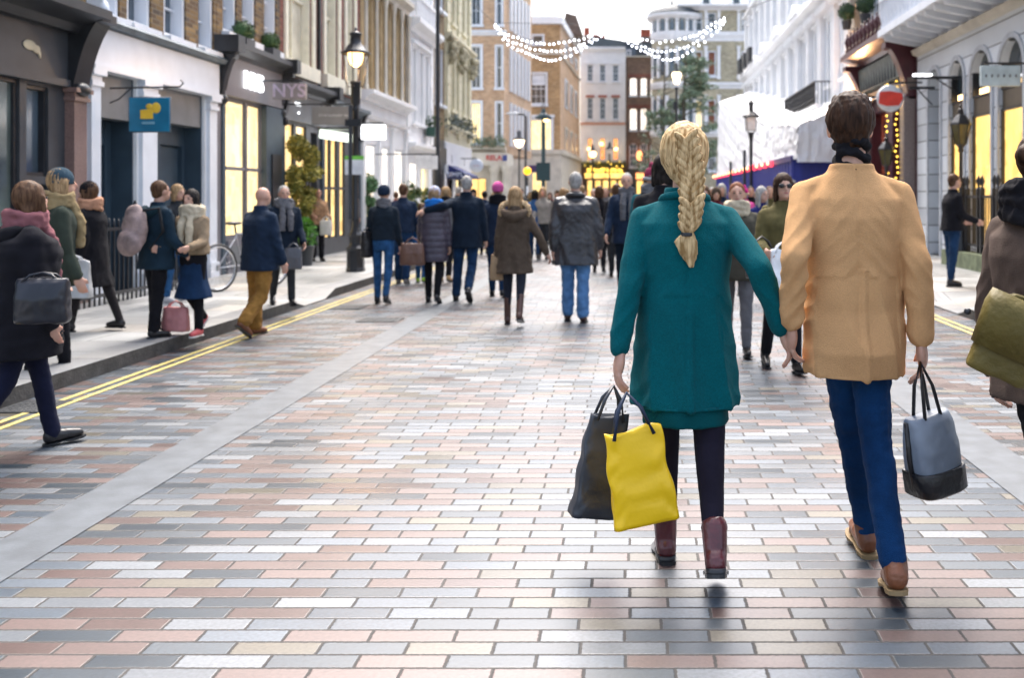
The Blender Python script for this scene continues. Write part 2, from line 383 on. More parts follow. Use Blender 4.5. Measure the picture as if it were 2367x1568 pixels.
def marks(name, parent, m, x0, x1, y, z, h, n, seed=1):
    """a row of small illegible glyph-like strokes"""
    random.seed(seed); st = (x1 - x0) / n
    b = MB(); b.box(x0, x1 - st * .2, y + .001, y + .003, z - h * .06, z + h * .02)
    for i in range(n):
        xa = x0 + i * st; w_ = st * .68
        k = random.randrange(4)
        if k != 3: b.box(xa, xa + w_ * .3, y, y + .004, z - h / 2, z + h / 2)
        if k != 1: b.box(xa + w_ * .3, xa + w_, y, y + .004, z + h * .3, z + h / 2)
        if k != 2: b.box(xa + w_ * .7, xa + w_, y, y + .004, z - h / 2, z + h * .3)
        b.box(xa + w_ * .3, xa + w_ * .7, y, y + .0045, z - h * .1, z + h * .06)
    return b.build(name, m, parent)
# ------------------------------------------------------------------ ground
def sheet(name, x0, x1, y0, y1, z, m, kind='structure', nx=1, ny=1):
    b = MB(); b.quad((x0, y0, z), (x1, y0, z), (x1, y1, z), (x0, y1, z)); o = b.build(name, m); tag(o, kind=kind); return o
sheet('ground', -1500, 1500, -1500, 1500, -.02, mat('distant paving', (.22, .22, .22), .8))
sheet('road', -4.40, 4.09, -40, 60, 0, SETTS)
sheet('square', -60, 60, 60, 140, 0, SETTS)
KL, KR = -4.37, 4.06
def hprof(Y, a0, a1):
    if Y <= a0 - .5 or Y >= a1 + .5: return .12
    if a0 <= Y <= a1: return .012
    t = (a0 - Y) / .5 if Y < a0 else (Y - a1) / .5
    return .012 + .108 * t
def pavement(side, X0, X1, a0, a1):
    ys = [-40, a0 - .5, a0, a1, a1 + .5, 60]
    s = 1 if X1 > X0 else -1      # X0 = kerb face, X1 = building side
    b = MB()
    for A, B in zip(ys, ys[1:]):
        ha, hb = hprof(A, a0, a1), hprof(B, a0, a1)
        xk = X0 + s * .30; xm = X0 + s * 1.1
        b.quad((xk, A, ha), (xm, A, .12), (xm, B, .12), (xk, B, hb)); b.quad((xm, A, .12), (X1, A, .12), (X1, B, .12), (xm, B, .12))
    tag(b.build('pavement', FLAG), kind='structure')
    b = MB()
    for A, B in zip(ys, ys[1:]):
        ha, hb = hprof(A, a0, a1) + .003, hprof(B, a0, a1) + .003
        xk = X0 + s * .31
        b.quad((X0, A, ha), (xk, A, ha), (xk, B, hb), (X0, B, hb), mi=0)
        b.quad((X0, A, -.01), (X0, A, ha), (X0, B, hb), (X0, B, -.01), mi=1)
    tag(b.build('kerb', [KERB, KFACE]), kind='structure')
pavement('left', KL, -7.6, 13.3, 14.2)
pavement('right', KR, 7.6, 12.4, 13.8)
b = MB(); b.quad((-2.69, -40, .004), (-2.40, -40, .004), (-2.40, 60, .004), (-2.69, 60, .004))
tag(b.build('drainage channel', CHAN), kind='structure').name = 'drainage_channel'
b = MB(); b.quad((1.87, -40, .004), (2.19, -40, .004), (2.19, 60, .004), (1.87, 60, .004))
tag(b.build('drainage_channel', CHAN), kind='structure')
b = MB()
for x in (-4.105, -3.995, 3.64, 3.75): b.quad((x - .024, -40, .0045), (x + .024, -40, .0045), (x + .024, 58, .0045), (x - .024, 58, .0045))
tag(b.build('yellow_lines', YEL), kind='structure')
def manhole(x, y, wx, wy, label):
    t = thing('manhole_cover', label, 'manhole cover', (x, y, 0))
    b = MB(); b.box(-wx / 2, wx / 2, -wy / 2, wy / 2, .001, .008)
    b.build('frame', IRON, t)
    b = MB(); n = 6; b.box(-wx * .46, wx * .46, -wy * .46, wy * .46, .0081, .009)
    for i in range(n):
        for j in range(n): b.box(-wx * .44 + i * wx * .15, -wx * .44 + i * wx * .15 + wx * .1, -wy * .44 + j * wy * .15, -wy * .44 + j * wy * .15 + wy * .1, .008, .011)
    b.build('tread_plate', IRON, t)
manhole(-2.99, 11.85, .48, .42, 'dark iron cover set in the setts beside the pale channel')
manhole(-3.75, 13.2, .42, .5, 'dark iron cover between the double yellow line and the channel')
manhole(-4.18, 6.95, .34, .40, 'dark gutter grating crossed by the double yellow line near the left kerb')

# ------------------------------------------------------------------ facade helpers (local: x along, -y out of the face, z up)
def wall(parent, L, H, depth, ops, m, name='wall', t=.25, x0=0, z0=0, bt=None):
    b = MB()
    xs = sorted({x0, x0 + L} | {o[0] for o in ops} | {o[1] for o in ops}); zs = sorted({z0, z0 + H} | {o[2] for o in ops} | {o[3] for o in ops})
    for xa, xb in zip(xs, xs[1:]):
        for za, zb in zip(zs, zs[1:]):
            mx, mz = (xa + xb) / 2, (za + zb) / 2
            if any(o[0] < mx < o[1] and o[2] < mz < o[3] for o in ops): continue
            b.quad((xa, 0, za), (xb, 0, za), (xb, 0, zb), (xa, 0, zb))
    for o in ops:
        xa, xb, za, zb = o[:4]
        b.quad((xa, 0, za), (xa, 0, zb), (xa, t, zb), (xa, t, za)); b.quad((xb, 0, za), (xb, t, za), (xb, t, zb), (xb, 0, zb))
        b.quad((xa, 0, za), (xa, t, za), (xb, t, za), (xb, 0, za))
        if len(o) > 4:   # arch
            r = (xb - xa) / 2; cx = (xa + xb) / 2; cz = zb - r; n = 14
            P = [(cx - r * math.cos(math.pi * i / n), cz + r * math.sin(math.pi * i / n)) for i in range(n + 1)]
            for i in range(n):
                (ax, az), (bx, bz) = P[i], P[i + 1]
                kx = xa if i < n / 2 else xb
                b.quad((ax, 0, az), (bx, 0, bz), (kx, 0, zb)) if False else None
                f = b.b.faces.new([b.b.verts.new(q) for q in ((ax, 0, az), (bx, 0, bz), (kx, 0, zb))])
                b.quad((ax, 0, az), (bx, 0, bz), (bx, t, bz), (ax, t, az))
        b.quad((xa, 0, zb), (xa, t, zb), (xb, t, zb), (xb, 0, zb))
    b.quad((x0, 0, z0), (x0, 0, z0 + H), (x0, t, z0 + H), (x0, t, z0)); b.quad((x0 + L, 0, z0), (x0 + L, t, z0), (x0 + L, t, z0 + H), (x0 + L, 0, z0 + H))
    b.quad((x0, 0, z0 + H), (x0 + L, 0, z0 + H), (x0 + L, t, z0 + H), (x0, t, z0 + H))
    b.quad((x0, 0, z0), (x0, t, z0), (x0 + L, t, z0), (x0 + L, 0, z0))
    b.box(x0, x0 + L, t, depth, z0, z0 + H)
    return b.build(name, m, parent)
WC = {}
def win(parent, x0, x1, z0, z1, fm, pm, bars=(1, 2), sur=.0, sill=.0, t=.16, fr=.05, name='window', head=0.0, y=0.0):
    """window in an opening: frame with glazing bars, pane behind, optional surround and sill"""
    W, H = round(x1 - x0, 2), round(z1 - z0, 2)
    key = (W, H, fm.name, pm.name, bars, sur, sill, t, fr, head)
    if key not in WC:
        b = MB(); e = .003
        b.box(e, fr, 0 + .03, t, e, H - e); b.box(W - fr, W - e, .03, t, e, H - e); b.box(fr, W - fr, .031, t, e, fr); b.box(fr, W - fr, .031, t, H - fr, H - e)
        nx, nz = bars
        for i in range(1, nx): x = W * i / nx; b.box(x - .018, x + .018, t - .05, t - .002, fr, H - fr)
        for i in range(1, nz): z = H * i / nz; q = .03 if (nz % 2 == 0 and i == nz // 2) else .015; b.box(fr, W - fr, t - .06, t - .004, z - q, z + q)
        if sur:
            b.box(-sur, -.001, -.05, .002, -.02, H + sur); b.box(W + .001, W + sur, -.05, .002, -.02, H + sur); b.box(-.001, W + .001, -.05, .002, H + .001, H + sur)
        if head: b.box(-sur - .08, W + sur + .08, -.16, .002, H + sur, H + sur + head)
        if sill: b.box(-sur - .06, W + sur + .06, -.14, .03, -sill, -.002)
        o = b.build(name, fm); p = MB().box(.01, W - .01, t + .001, t + .02, .01, H - .01).build('pane', pm, o)
        WC[key] = (o.data, p.data); bpy.data.objects.remove(p); bpy.data.objects.remove(o)
    f, p = WC[key]
    o = link(name, f, parent, (x0, y, z0)); link('pane', p, o); return o
def mould(parent, name, x0, x1, prof, m):
    """horizontal moulding; prof = (y,z) polygon"""
    return MB().prism(prof, 'x', x0, x1).build(name, m, parent)
def cornice(parent, x0, x1, z, out, h, m, name='cornice'):
    return mould(parent, name, x0, x1, [(.002, z), (-out * .35, z), (-out * .45, z + h * .3), (-out * .8, z + h * .5), (-out, z + h * .62), (-out, z + h), (.002, z + h)], m)
def pil(parent, x0, x1, z0, z1, out, m, name='pilaster', cap=.22, base=.25):
    b = MB(); b.box(x0, x1, -out, .002, z0, z1 - cap)
    b.box(x0 - .03, x1 + .03, -out - .03, .002, z0, z0 + base)
    b.box(x0 - .03, x1 + .03, -out - .03, .002, z1 - cap, z1 - cap * .7); b.box(x0 - .01, x1 + .01, -out - .01, .001, z1 - cap * .7, z1 - cap * .35); b.box(x0 - .05, x1 + .05, -out - .06, .002, z1 - cap * .35, z1)
    return b.build(name, m, parent)
def console(parent, x0, x1, z0, z1, out, m):
    b = MB(); H = z1 - z0; P = [(.002, z0)]
    for i in range(13):
        t = i / 12; y = -out * (.22 + .10 * math.sin(t * math.pi * 1.1) + .68 * t ** 2.4); P.append((y, z0 + H * t * .88))
    P += [(-out * 1.05, z0 + H * .9), (-out * 1.05, z1), (.002, z1)]
    b.prism(P, 'x', x0, x1); b.ell(((x0 + x1) / 2, -out * .3, z0 + .05), ((x1 - x0) * .5, .07, .09), n=10, m=6)
    return b.build('console', m, parent)
LX, RX = -7.1, 7.0
def left(name, label, Y0, group=None): return thing(name, label, 'building', (LX, Y0, 0), R(90), group)
def right(name, label, Y1, group=None): return thing(name, label, 'building', (RX, Y1, 0), R(-90), group)

# L0 black shopfront at the frame edge: Y 4 .. 12.95
def shop0():
    g = left('shop_building', 'black shopfront with heavy black cornice, scroll bracket and pink granite pier at the left edge', 4)
    wall(g, 8.95, 8.4, 8, [(1.1, 2.1, 4.2, 6.4), (3.4, 4.4, 4.2, 6.4), (5.8, 6.8, 4.2, 6.4)], BRN, z0=3.6)
    for x in (1.1, 3.4, 5.8): win(g, x, x + 1, 4.2, 6.4, BWHT, GLASSB, (2, 4), sill=.12)
    wall(g, 8.95, 3.6, 8, [(.6, 3.0, .7, 2.85), (3.3, 5.6, .7, 2.85), (6.1, 7.55, .7, 2.85), (7.68, 8.12, 1.72, 2.80), (7.68, 8.12, .12, 1.62)], CHR, name='shopfront')
    for a_, b_ in ((.6, 3.0), (3.3, 5.6), (6.1, 7.55)): win(g, a_, b_, .7, 2.85, BLK, GLASSG, (2, 1), t=.07, fr=.06, name='shop_window')
    win(g, 7.68, 8.12, 1.72, 2.80, BLK, GLASSB, (1, 1), t=.1, fr=.045, name='shop_window')
    d = MB(); d.box(7.68, 8.12, .05, .12, .13, 1.61); d.box(7.73, 7.87, .03, .06, .3, 1.5); d.box(7.93, 8.07, .03, .06, .3, 1.5); d = d.build('door', BLK, g)
    MB().cap((7.75, -.01, .95), (7.75, -.01, 1.15), .012, n=8).build('handle', mat('brass', (.5, .35, .12), .3, .9), d)
    MB().box(6.35, 6.42, .10, .115, .9, 1.75).build('lit_strip', emis('warm strip', (1, .8, .3), 2.2 * EM), g)
    b = MB().box(0, 8.45, -.05, .002, 2.93, 3.52); b.box(0, 8.45, -.09, .002, 2.84, 2.93); b.build('fascia', CHR, g)
    b = MB()
    b.ell((7.65, -.058, 3.25), (.13, .012, .06), n=14); b.ell((7.78, -.058, 3.22), (.08, .012, .05), n=12); b.prism([(7.8, 3.19), (7.86, 3.12), (7.86, 3.2)], 'y', -.065, -.05); b.build('shop_sign', mat('cream paint', (.6, .52, .36), .5), g)
    cornice(g, 0, 8.62, 3.52, .52, .30, BLK)
    MB().box(0, 8.6, -.20, .002, 3.82, 3.9).build('gutter', BLK, g)
    console(g, 8.45, 8.80, 2.78, 3.78, .46, BLK)
    pil(g, 8.47, 8.76, .12, 2.84, .12, GRAN, cap=.16, base=.3)
shop0()
# L1 white fascia shop: Y 13.0 .. 17.0
def shop1():
    g = left('shop_building', 'white painted shopfront with roller shutters under brown stock brick, beside the blue hanging sign', 12.96)
    W_ = [(.25, .85), (1.05, 1.75), (2.15, 2.9), (3.35, 3.95)]
    wall(g, 4.06, 8.2, 8, [(a_, b_, 3.92, 5.9) for a_, b_ in W_], BRN, z0=3.74)
    for a_, b_ in W_: win(g, a_, b_, 3.92, 5.9, BWHT, GLASSB, (2, 4), sill=.12, t=.22, fr=.07)
    wall(g, 4.06, 3.74, 8, [(.30, 1.32, .12, 3.15), (1.88, 3.60, .12, 3.15)], WHITE, name='shopfront', t=.5)
    for a_, b_ in ((.30, 1.32), (1.88, 3.60)):
        MB().box(a_ + .001, a_ + .03, .05, .49, .12, 3.14).box(b_ - .03, b_ - .001, .05, .49, .12, 3.14).box(a_ + .03, b_ - .03, .47, .495, .12, 3.14).build('recess_shade_lining', NAVYP, g)  # dark lining added over the white reveals, recess shade put in as colour
    MB().box(0, 4.02, -.07, .002, 3.21, 3.72).build('fascia', BWHT, g)
    MB().box(0, 4.05, -.12, .002, 3.15, 3.21).build('fascia_moulding', BWHT, g)
    mould(g, 'lead_cornice', 0, 4.08, [(.002, 3.73), (-.16, 3.74), (-.2, 3.80), (-.1, 3.88), (.002, 3.90)], LEAD)
    for a_, b_ in ((.02, .25), (1.38, 1.82), (3.66, 3.95)): pil(g, a_, b_, .12, 3.15, .06, BWHT)
    MB().box(.303, 1.317, .06, .30, 2.55, 3.147).build('shutter_box', GRYP, g); MB().box(1.883, 3.597, .06, .30, 2.62, 3.147).build('shutter_box', GRYP, g)
    # recess 1: dark panelled doorway
    b = MB(); b.box(.303, .5, .35, .5, .12, 2.54); b.box(1.12, 1.317, .35, .5, .12, 2.54); b.box(.5, 1.12, .36, .5, 2.2, 2.54); b.build('door_case', NAVYP, g)
    b = MB(); b.box(.5, 1.12, .42, .48, .12, 2.2)
    for z0, z1 in ((.25, .9), (1.0, 2.1)):
        for x0 in (.57, .84): b.box(x0, x0 + .21, .40, .43, z0, z1)
    d = b.build('door', NAVYP, g); MB().ell((1.05, .385, 1.1), .025).build('handle', IRON, d)
    # recess 2: arched window in dark timber
    wall(g, 1.65, 2.5, .14, [(.10, .62, .87, 2.43, 1), (.80, 1.55, .12, 2.3)], NAVYP, name='timber_front', x0=0, z0=.12, t=.1).location = (1.915, .32, 0)
    win(g, 2.015, 2.535, .87, 2.43, NAVYP, GLASSG, (1, 2), t=.06, fr=.03, name='arched_window', y=.32)
    b = MB(); b.box(2.73, 3.45, .38, .42, .12, 2.28); b.box(2.79, 3.39, .36, .381, 1.2, 2.1); d = b.build('door', NAVYP, g)
    MB().ell((2.82, .36, 1.1), .025).build('handle', IRON, d)
    b = MB(); b.box(.0, .09, -.22, .002, 3.95, 4.05); b.lathe([(0, 0), (.05, .01), (.07, .1), (.05, .2), (0, .22)], (.05, -.2, 3.82), n=10); b.build('floodlight', BWHT, g)
shop1()
# L2 dark mauve shop with lit letters : Y 17.05 .. 20.1
def shop2():
    g = left('shop_building', 'dark mauve shopfront with glowing white letters and two clipped box balls on its cornice', 17.04)
    W_ = [(.25, .85), (1.1, 1.75), (2.2, 2.85)]
    wall(g, 3.06, 8.2, 8, [(a_, b_, 4.35, 6.3) for a_, b_ in W_], BRN, z0=4.0)
    for a_, b_ in W_: win(g, a_, b_, 4.35, 6.3, BWHT, GLASSB, (2, 4), sill=.12, t=.22, fr=.07)
    wall(g, 3.06, 4.0, 8, [(.36, 1.28, .75, 3.2), (1.36, 2.04, .75, 3.2)], MAU, name='shopfront', t=.3)
    win(g, .36, 1.28, .75, 3.2, MAU, LITP, (1, 2), t=.055, fr=.04, name='shop_window'); win(g, 1.36, 2.04, .75, 3.2, MAU, LITP, (1, 2), t=.055, fr=.04, name='shop_window')
    MB().box(.35, 2.05, -.06, .002, .12, .7).build('stall_riser', MAU, g)
    b = MB(); b.box(.45, 1.2, -.075, -.055, .2, .6); b.box(1.3, 1.98, -.075, -.055, .2, .6); b.build('riser_panel', GRYP, g)
    MB().box(2.05, 2.95, -.10, .002, .12, 3.22).build('door_recess', NAVYP, g)
    d = MB().box(2.3, 2.8, -.13, -.1, .14, 2.3).build('door', BLK, g); MB().cap((2.36, -.15, 1.0), (2.36, -.15, 1.3), .012, n=8).build('handle', IRON, d)
    MB().box(.10, 2.95, -.10, .002, 3.24, 3.92).build('fascia', MAU, g)
    cornice(g, .06, 3.0, 3.92, .34, .24, CHR)
    console(g, .0, .16, 3.1, 3.95, .3, BLK); console(g, 2.9, 3.05, 3.1, 3.95, .3, BLK)
    MB().box(-.12, .18, -.42, .002, 3.95, 4.24).build('console_block', BLK, g); MB().box(2.85, 3.08, -.42, .002, 3.95, 4.22).build('console_block', BLK, g)
    q = text('NYS', 'sign_letters', .42, SIGNW, g, (1.35, -.125, 3.58), ext=.02, sx=1.15, bold=.012)
    MB().box(.18, .30, -.03, .002, .12, 3.2).build('pilaster', NAVYP, g)
shop2()
# L3 dark shops: Y 20.15 .. 26.0, red brick above
def shop3():
    g = left('shop_building', 'red brick house with tall cream window bays over charcoal shops with yellow lit windows', 20.12)
    W_ = [(.35, 1.95), (2.9, 3.9)]
    b0 = 3.95
    wall(g, 5.9, 8, 8, [(a_, b_, b0 + .35, b0 + 3.2) for a_, b_ in W_] + [(4.6, 5.3, b0 + .35, b0 + 3.2)], RED, z0=b0)
    for a_, b_ in W_ + [(4.6, 5.3)]:
        win(g, a_, b_, b0 + .35, b0 + 3.2, CREAMW, CURT, (2, 2), sur=.16, sill=.3, t=.2, fr=.08)
    MB().box(2.3, 2.36, -.09, -.02, b0, 11.9).build('drainpipe', BLK, g)
    wall(g, 5.9, b0, 8, [(.15, .80, .6, 3.0), (.95, 1.6, .6, 3.0), (1.9, 2.35, .15, 2.9), (2.95, 3.3, .5, 2.85), (3.4, 3.85, .5, 2.85), (4.1, 4.5, .5, 2.85)], CHR, name='shopfront', t=.3)
    for a_, b_, z_, z2 in ((.15, .80, .6, 3.0), (.95, 1.6, .6, 3.0), (2.95, 3.3, .5, 2.85), (3.4, 3.85, .5, 2.85), (4.1, 4.5, .5, 2.85)): win(g, a_, b_, z_, z2, CHR, LITY, (1, 2), t=.05, fr=.03, name='shop_window')
    d = MB().box(1.9, 2.35, .1, .16, .15, 2.9).build('door', BLK, g); MB().cap((1.96, .07, 1.0), (1.96, .07, 1.3), .012, n=8).build('handle', IRON, d)
    MB().box(.05, 2.75, -.09, .002, 3.05, 3.62).build('fascia', GRYP, g); MB().box(2.85, 5.8, -.09, .002, 3.0, 3.5).build('fascia', CHR, g)
    marks('sign_letters', g, SIGNW, .62, .95, -.099, 3.42, .07, 4, 3); marks('sign_mark', g, SIGNW, .78, .92, -.099, 3.24, .05, 2, 4)
    cornice(g, .02, 2.8, 3.62, .38, .24, CHR); cornice(g, 2.82, 5.85, 3.5, .30, .2, LEAD)
    for x in (0, 2.72, 5.72): console(g, x, x + .14, 2.95, 3.7, .28, BLK)
    MB().box(2.62, 2.9, -.44, .002, 3.7, 3.98).build('console_block', BLK, g)
    for x in (.02, 2.6, 5.72): MB().box(x, x + .12, -.05, .002, .12, 3.0).build('pilaster', NAVYP, g)
shop3()
# L4 golden stone with columns : Y 26.05 .. 31.3
def shop4():
    g = left('shop_building', 'golden stone front with slender columns between tall windows over a white shop', 26.06)
    xs = [.35, 1.35, 2.35, 3.35, 4.3]
    wall(g, 5.25, 9, 8, [(x, x + .72, 4.35, 7.1) for x in xs], STONE, z0=4.1)
    for x in xs: win(g, x, x + .72, 4.35, 7.1, STONE, GLASSB if x > 3 else mat('curtained glass', (.26, .16, .07), .3, var=.2), (1, 2), t=.22, fr=.05)
    for x in [.12] + [x + .86 for x in xs]:
        for dx in (0, .12):
            MB().lathe([(.055, 0), (.055, .1), (.038, .14), (.034, 2.5), (.05, 2.56), (.065, 2.72), (.065, 2.8)], (x + dx - .06, -.12, 4.32), n=10).build('column', PSTONE, g)
    cornice(g, 0, 5.2, 4.02, .35, .28, WHITE); cornice(g, 0, 5.2, 7.15, .3, .35, PSTONE); cornice(g, 0, 5.25, 10.6, .5, .5, PSTONE)
    for x in xs:
        MB().box(x, x + .72, -.05, .002, 7.6, 8.3).build('relief_panel', PSTONE, g)
    wall(g, 5.25, 4.02, 8, [(.4, 1.6, .5, 2.9), (2.1, 3.1, .15, 2.9), (3.5, 4.9, .5, 2.9)], WHITE, name='shopfront')
    win(g, .4, 1.6, .5, 2.9, BWHT, LITW, (1, 1), t=.07, name='shop_window'); win(g, 2.1, 3.1, .15, 2.9, BWHT, LITW, (1, 1), t=.07, name='shop_window'); win(g, 3.5, 4.9, .5, 2.9, BWHT, LITW, (2, 1), t=.07, name='shop_window')
    mould(g, 'string_course', 0, 5.2, [(.002, 3.55), (-.12, 3.57), (-.16, 3.66), (.002, 3.7)], WHITE)
    for x in (.02, 1.72, 3.2, 4.98): pil(g, x, x + .25, .12, 3.5, .08, WHITE)
    text('S', 'wall_letter', .5, BLK, g, (2.2, -.03, 3.3), bold=.005)
shop4()
# L5 white stucco : Y 31.35 .. 35.4
def shop5():
    g = left('shop_building', 'white stucco house with quoins, balustrade and moulded window heads over lit white shop', 31.35)
    xs = [.75, 1.8, 2.7]
    ops = [(x, x + .55, z, z + 2.4) for x in xs for z in (3.9, 8.1)]
    wall(g, 4.05, 9.3, 8, ops, WHITE, z0=3.2)
    for o in ops: win(g, o[0], o[1], o[2], o[3], WHITE, GLASSB, (1, 2), sur=.12, sill=.1, head=.12, t=.22)
    cornice(g, 0, 4.0, 6.75, .45, .4, WHITE); cornice(g, 0, 4.0, 12.0, .5, .4, WHITE)
    MB().box(.3, 3.8, -.32, -.2, 7.85, 7.95).build('balustrade_rail', WHITE, g)
    for i in range(14): MB().lathe([(.05, 0), (.03, .1), (.075, .35), (.04, .6), (.05, .7)], (.4 + i * .255, -.26, 7.15), n=8).build('baluster', WHITE, g)
    for side in (0, 1):
        q = MB()
        for i in range(22):
            z = 3.3 + i * .4; d = .09 if i % 2 else .0
            if side: q.box(3.68 - d, 4.04, -.06, .003, z, z + .37)
            else: q.box(-.01, .36 + d, -.06, .003, z, z + .37)
        q.box(.02 + side * 3.7, .32 + side * 3.7, -.04, .002, 3.35, 12.0); q.build('quoins', WHITE, g)
    wall(g, 4.05, 3.2, 8, [(.5, 1.7, .5, 2.6), (2.1, 3.5, .2, 2.6)], WHITE, name='shopfront')
    win(g, .5, 1.7, .5, 2.6, BWHT, LITW, (1, 1), t=.07, name='shop_window'); win(g, 2.1, 3.5, .2, 2.6, BWHT, LITP, (2, 1), t=.15, name='shop_window')
    cornice(g, 0, 4.0, 2.95, .3, .25, WHITE)
shop5()
# L6 brown brick + cream ornate : Y 35.45 .. 43.8
def shop6():
    g = left('shop_building', 'brown brick house with narrow dark windows behind the tall black lamp column', 35.45)
    ops = [(x, x + .6, z, z + 2.1) for x in (.5, 1.5) for z in (4.9, 8.4)]
    wall(g, 2.3, 9.5, 8, ops, bricks('brown gold brick', [((.25, .17, .08), 3), ((.19, .13, .06), 2)], .225, .075, .012, (.2, .16, .1)), z0=3.6)
    for o in ops: win(g, o[0], o[1], o[2], o[3], BWHT, GLASSD, (2, 4), sill=.12, t=.2)
    wall(g, 2.3, 3.6, 8, [(.3, 1.0, .2, 2.5), (1.3, 2.0, .2, 2.5)], BLK, name='shopfront')
    win(g, .3, 1.0, .2, 2.5, BLK, LITP, (1, 1), t=.15, name='shop_window'); win(g, 1.3, 2.0, .2, 2.5, BLK, GLASSD, (1, 1), t=.15, name='shop_window')
    MB().box(.05, 2.25, -.1, .002, 2.7, 3.3).build('fascia', BLK, g)
    g = left('shop_building', 'cream ornate stone house with garlanded pilasters over a white shop front with dark red windows', 37.8)
    ops = [(x, x + .7, z, z + 2.2) for x in (1.2, 3.6) for z in (4.9, 8.3)]
    wall(g, 6.1, 9.7, 8, ops, CREAM, z0=3.6)
    for o in ops: win(g, o[0], o[1], o[2], o[3], CREAM, GLASSB, (2, 4), sill=.12, sur=.15, head=.15, t=.2)
    for x in (.1, 2.6, 5.2):
        q = MB(); q.box(x + .03, x + .52, -.07, .002, 3.82, 13.2)
        for i in range(24):
            z = 3.8 + i * .4; q.box(x, x + .55, -.10, .003, z, z + .35)
        q.build('quoins', CREAM, g)
    for x in (.35, 2.85, 5.4):
        for z in (7.2, 10.9):
            b = MB(); random.seed(int(x * 10 + z))
            for i in range(16): b.ell((x + random.uniform(-.32, .32), -.2 + random.uniform(-.12, .08), z + random.uniform(-.6, .35)), random.uniform(.09, .18), n=7, m=5)
            b.build('carved_garland', mat('weathered stone', (.36, .33, .23), .9, var=.4, bump=.5), g)
    cornice(g, 0, 6.1, 7.5, .3, .25, CREAM); cornice(g, 0, 6.1, 4.0, .3, .2, CREAM)
    wall(g, 6.1, 3.6, 8, [(.5, 1.8, .2, 2.2), (2.3, 3.8, .2, 2.2), (4.2, 5.6, .2, 2.2)], WHITE, name='shopfront')
    for x0, x1, mm in ((.5, 1.8, BURG), (2.3, 3.8, LITP), (4.2, 5.6, LITA)): win(g, x0, x1, .2, 2.2, BLK, mm, (2, 1), t=.15, name='shop_window')
    for x in (1.0, 3.9): win(g, x, x + .35, 2.75, 3.15, BLK, mat('red film', (.35, .05, .05), .4), (2, 1), t=.05, fr=.03, name='small_window', y=-.07)
    MB().box(.05, 6.0, -.06, .002, 2.35, 3.55).build('fascia', BWHT, g)
shop6()

# ------------------------------------------------------------------ far end of the street
def poly_wall(parent, pts, z0, z1, m, name='wall'):
    return MB().prism(pts, 'z', z0, z1).build(name, m, parent)
# A: peach brick corner house, Y 60, front u 1077..1165 then running back
def houseA():
    g = thing('corner_building', 'peach brick corner house with white pilastered side and curved porch with columns', 'building', (-14, 60, 0))
    X = 14 - 7.69  # local x of the corner
    xa = 14 - 9.99
    rows = [(4.7, 7.15), (8.05, 10.55), (11.85, 14.5)]
    xw = (14 + (1089 - 1460) * 60 / F, 14 + (1111 - 1460) * 60 / F)
    x2 = (14 + (1148 - 1460) * 60 / F, 14 + (1160 - 1460) * 60 / F)
    ops = [(xw[0], xw[1], a_, b_) for a_, b_ in rows] + [(x2[0], x2[1], a_, b_) for a_, b_ in rows]
    wall(g, X, 15, .9, ops, PNK, z0=4.1)
    for i, (a_, b_) in enumerate(rows):
        win(g, xw[0], xw[1], a_, b_, BWHT, (LITP, GLASSB, GLASSD)[i], (2, 3), sur=.14, sill=.14, t=.2); win(g, x2[0], x2[1], a_, b_, BWHT, GLASSB, (1, 2), sur=.1, sill=.14, t=.2)
    # side running back with white bays
    s = MB(); s.prism([(0, .9), (X, .9), (X + .1, 1.2), (X + .75, 9), (0, 9)], 'z', 4.1, 19); s.build('side_wall', PNK, g)
    for k in range(3):
        z0 = (4.6, 8.0, 11.8)[k]
        for i in range(6):
            t = (i + .6) / 6.6; xx = X + .1 + .65 * t; yy = 1.2 + 7.8 * t
            MB().box(xx - .12, xx + .10, yy - .32, yy + .32, z0, z0 + 2.7).build('white_bay', BWHT, g)
    cornice(g, 0, X + .15, 11.2, .25, .3, BWHT)
    cornice(g, 0, X + .15, 4.1, .55, .35, PSTONE)
    # ground floor porch
    b = MB(); P = []
    for i in range(9):
        t = math.pi / 2 * i / 8; P.append((X - .9 + 1.1 * math.sin(t), -.9 + 1.1 - 1.1 * math.cos(t)))
    b.prism([(0, .5), (0, -.9)] + P + [(X + .2, 3), (0, 3)], 'z', 3.35, 4.1); b.build('porch_entablature', PSTONE, g)
    wall(g, X, 3.35, 3, [(xw[0] - .1, xw[1] + .35, .2, 2.6)], PSTONE, name='ground_floor_wall')
    win(g, xw[0] - .1, xw[1] + .35, .2, 2.6, BLK, LITA, (2, 1), t=.2, name='shop_window')
    for u in (1142, 1170):
        x = 14 + (u - 1460) * 59.2 / F
        MB().lathe([(.36, 0), (.36, .2), (.30, .3), (.26, 2.9), (.34, 3.05), (.38, 3.2), (.38, 3.34)], (x, -.5, 0), n=16).build('column', PSTONE, g)
    text('RELAY', 'sign_letters', .42, mat('red lettering', (.5, .05, .05), .5), g, (14 + (1146 - 1460) * 59 / F, -.93, 3.78), bold=.01)
    MB().box(14 + (1161 - 1460) * 59 / F, 14 + (1172 - 1460) * 59 / F, -.94, -.91, 3.6, 3.95).build('blue_plaque', mat('blue enamel', (.02, .04, .2), .4), g)
houseA()
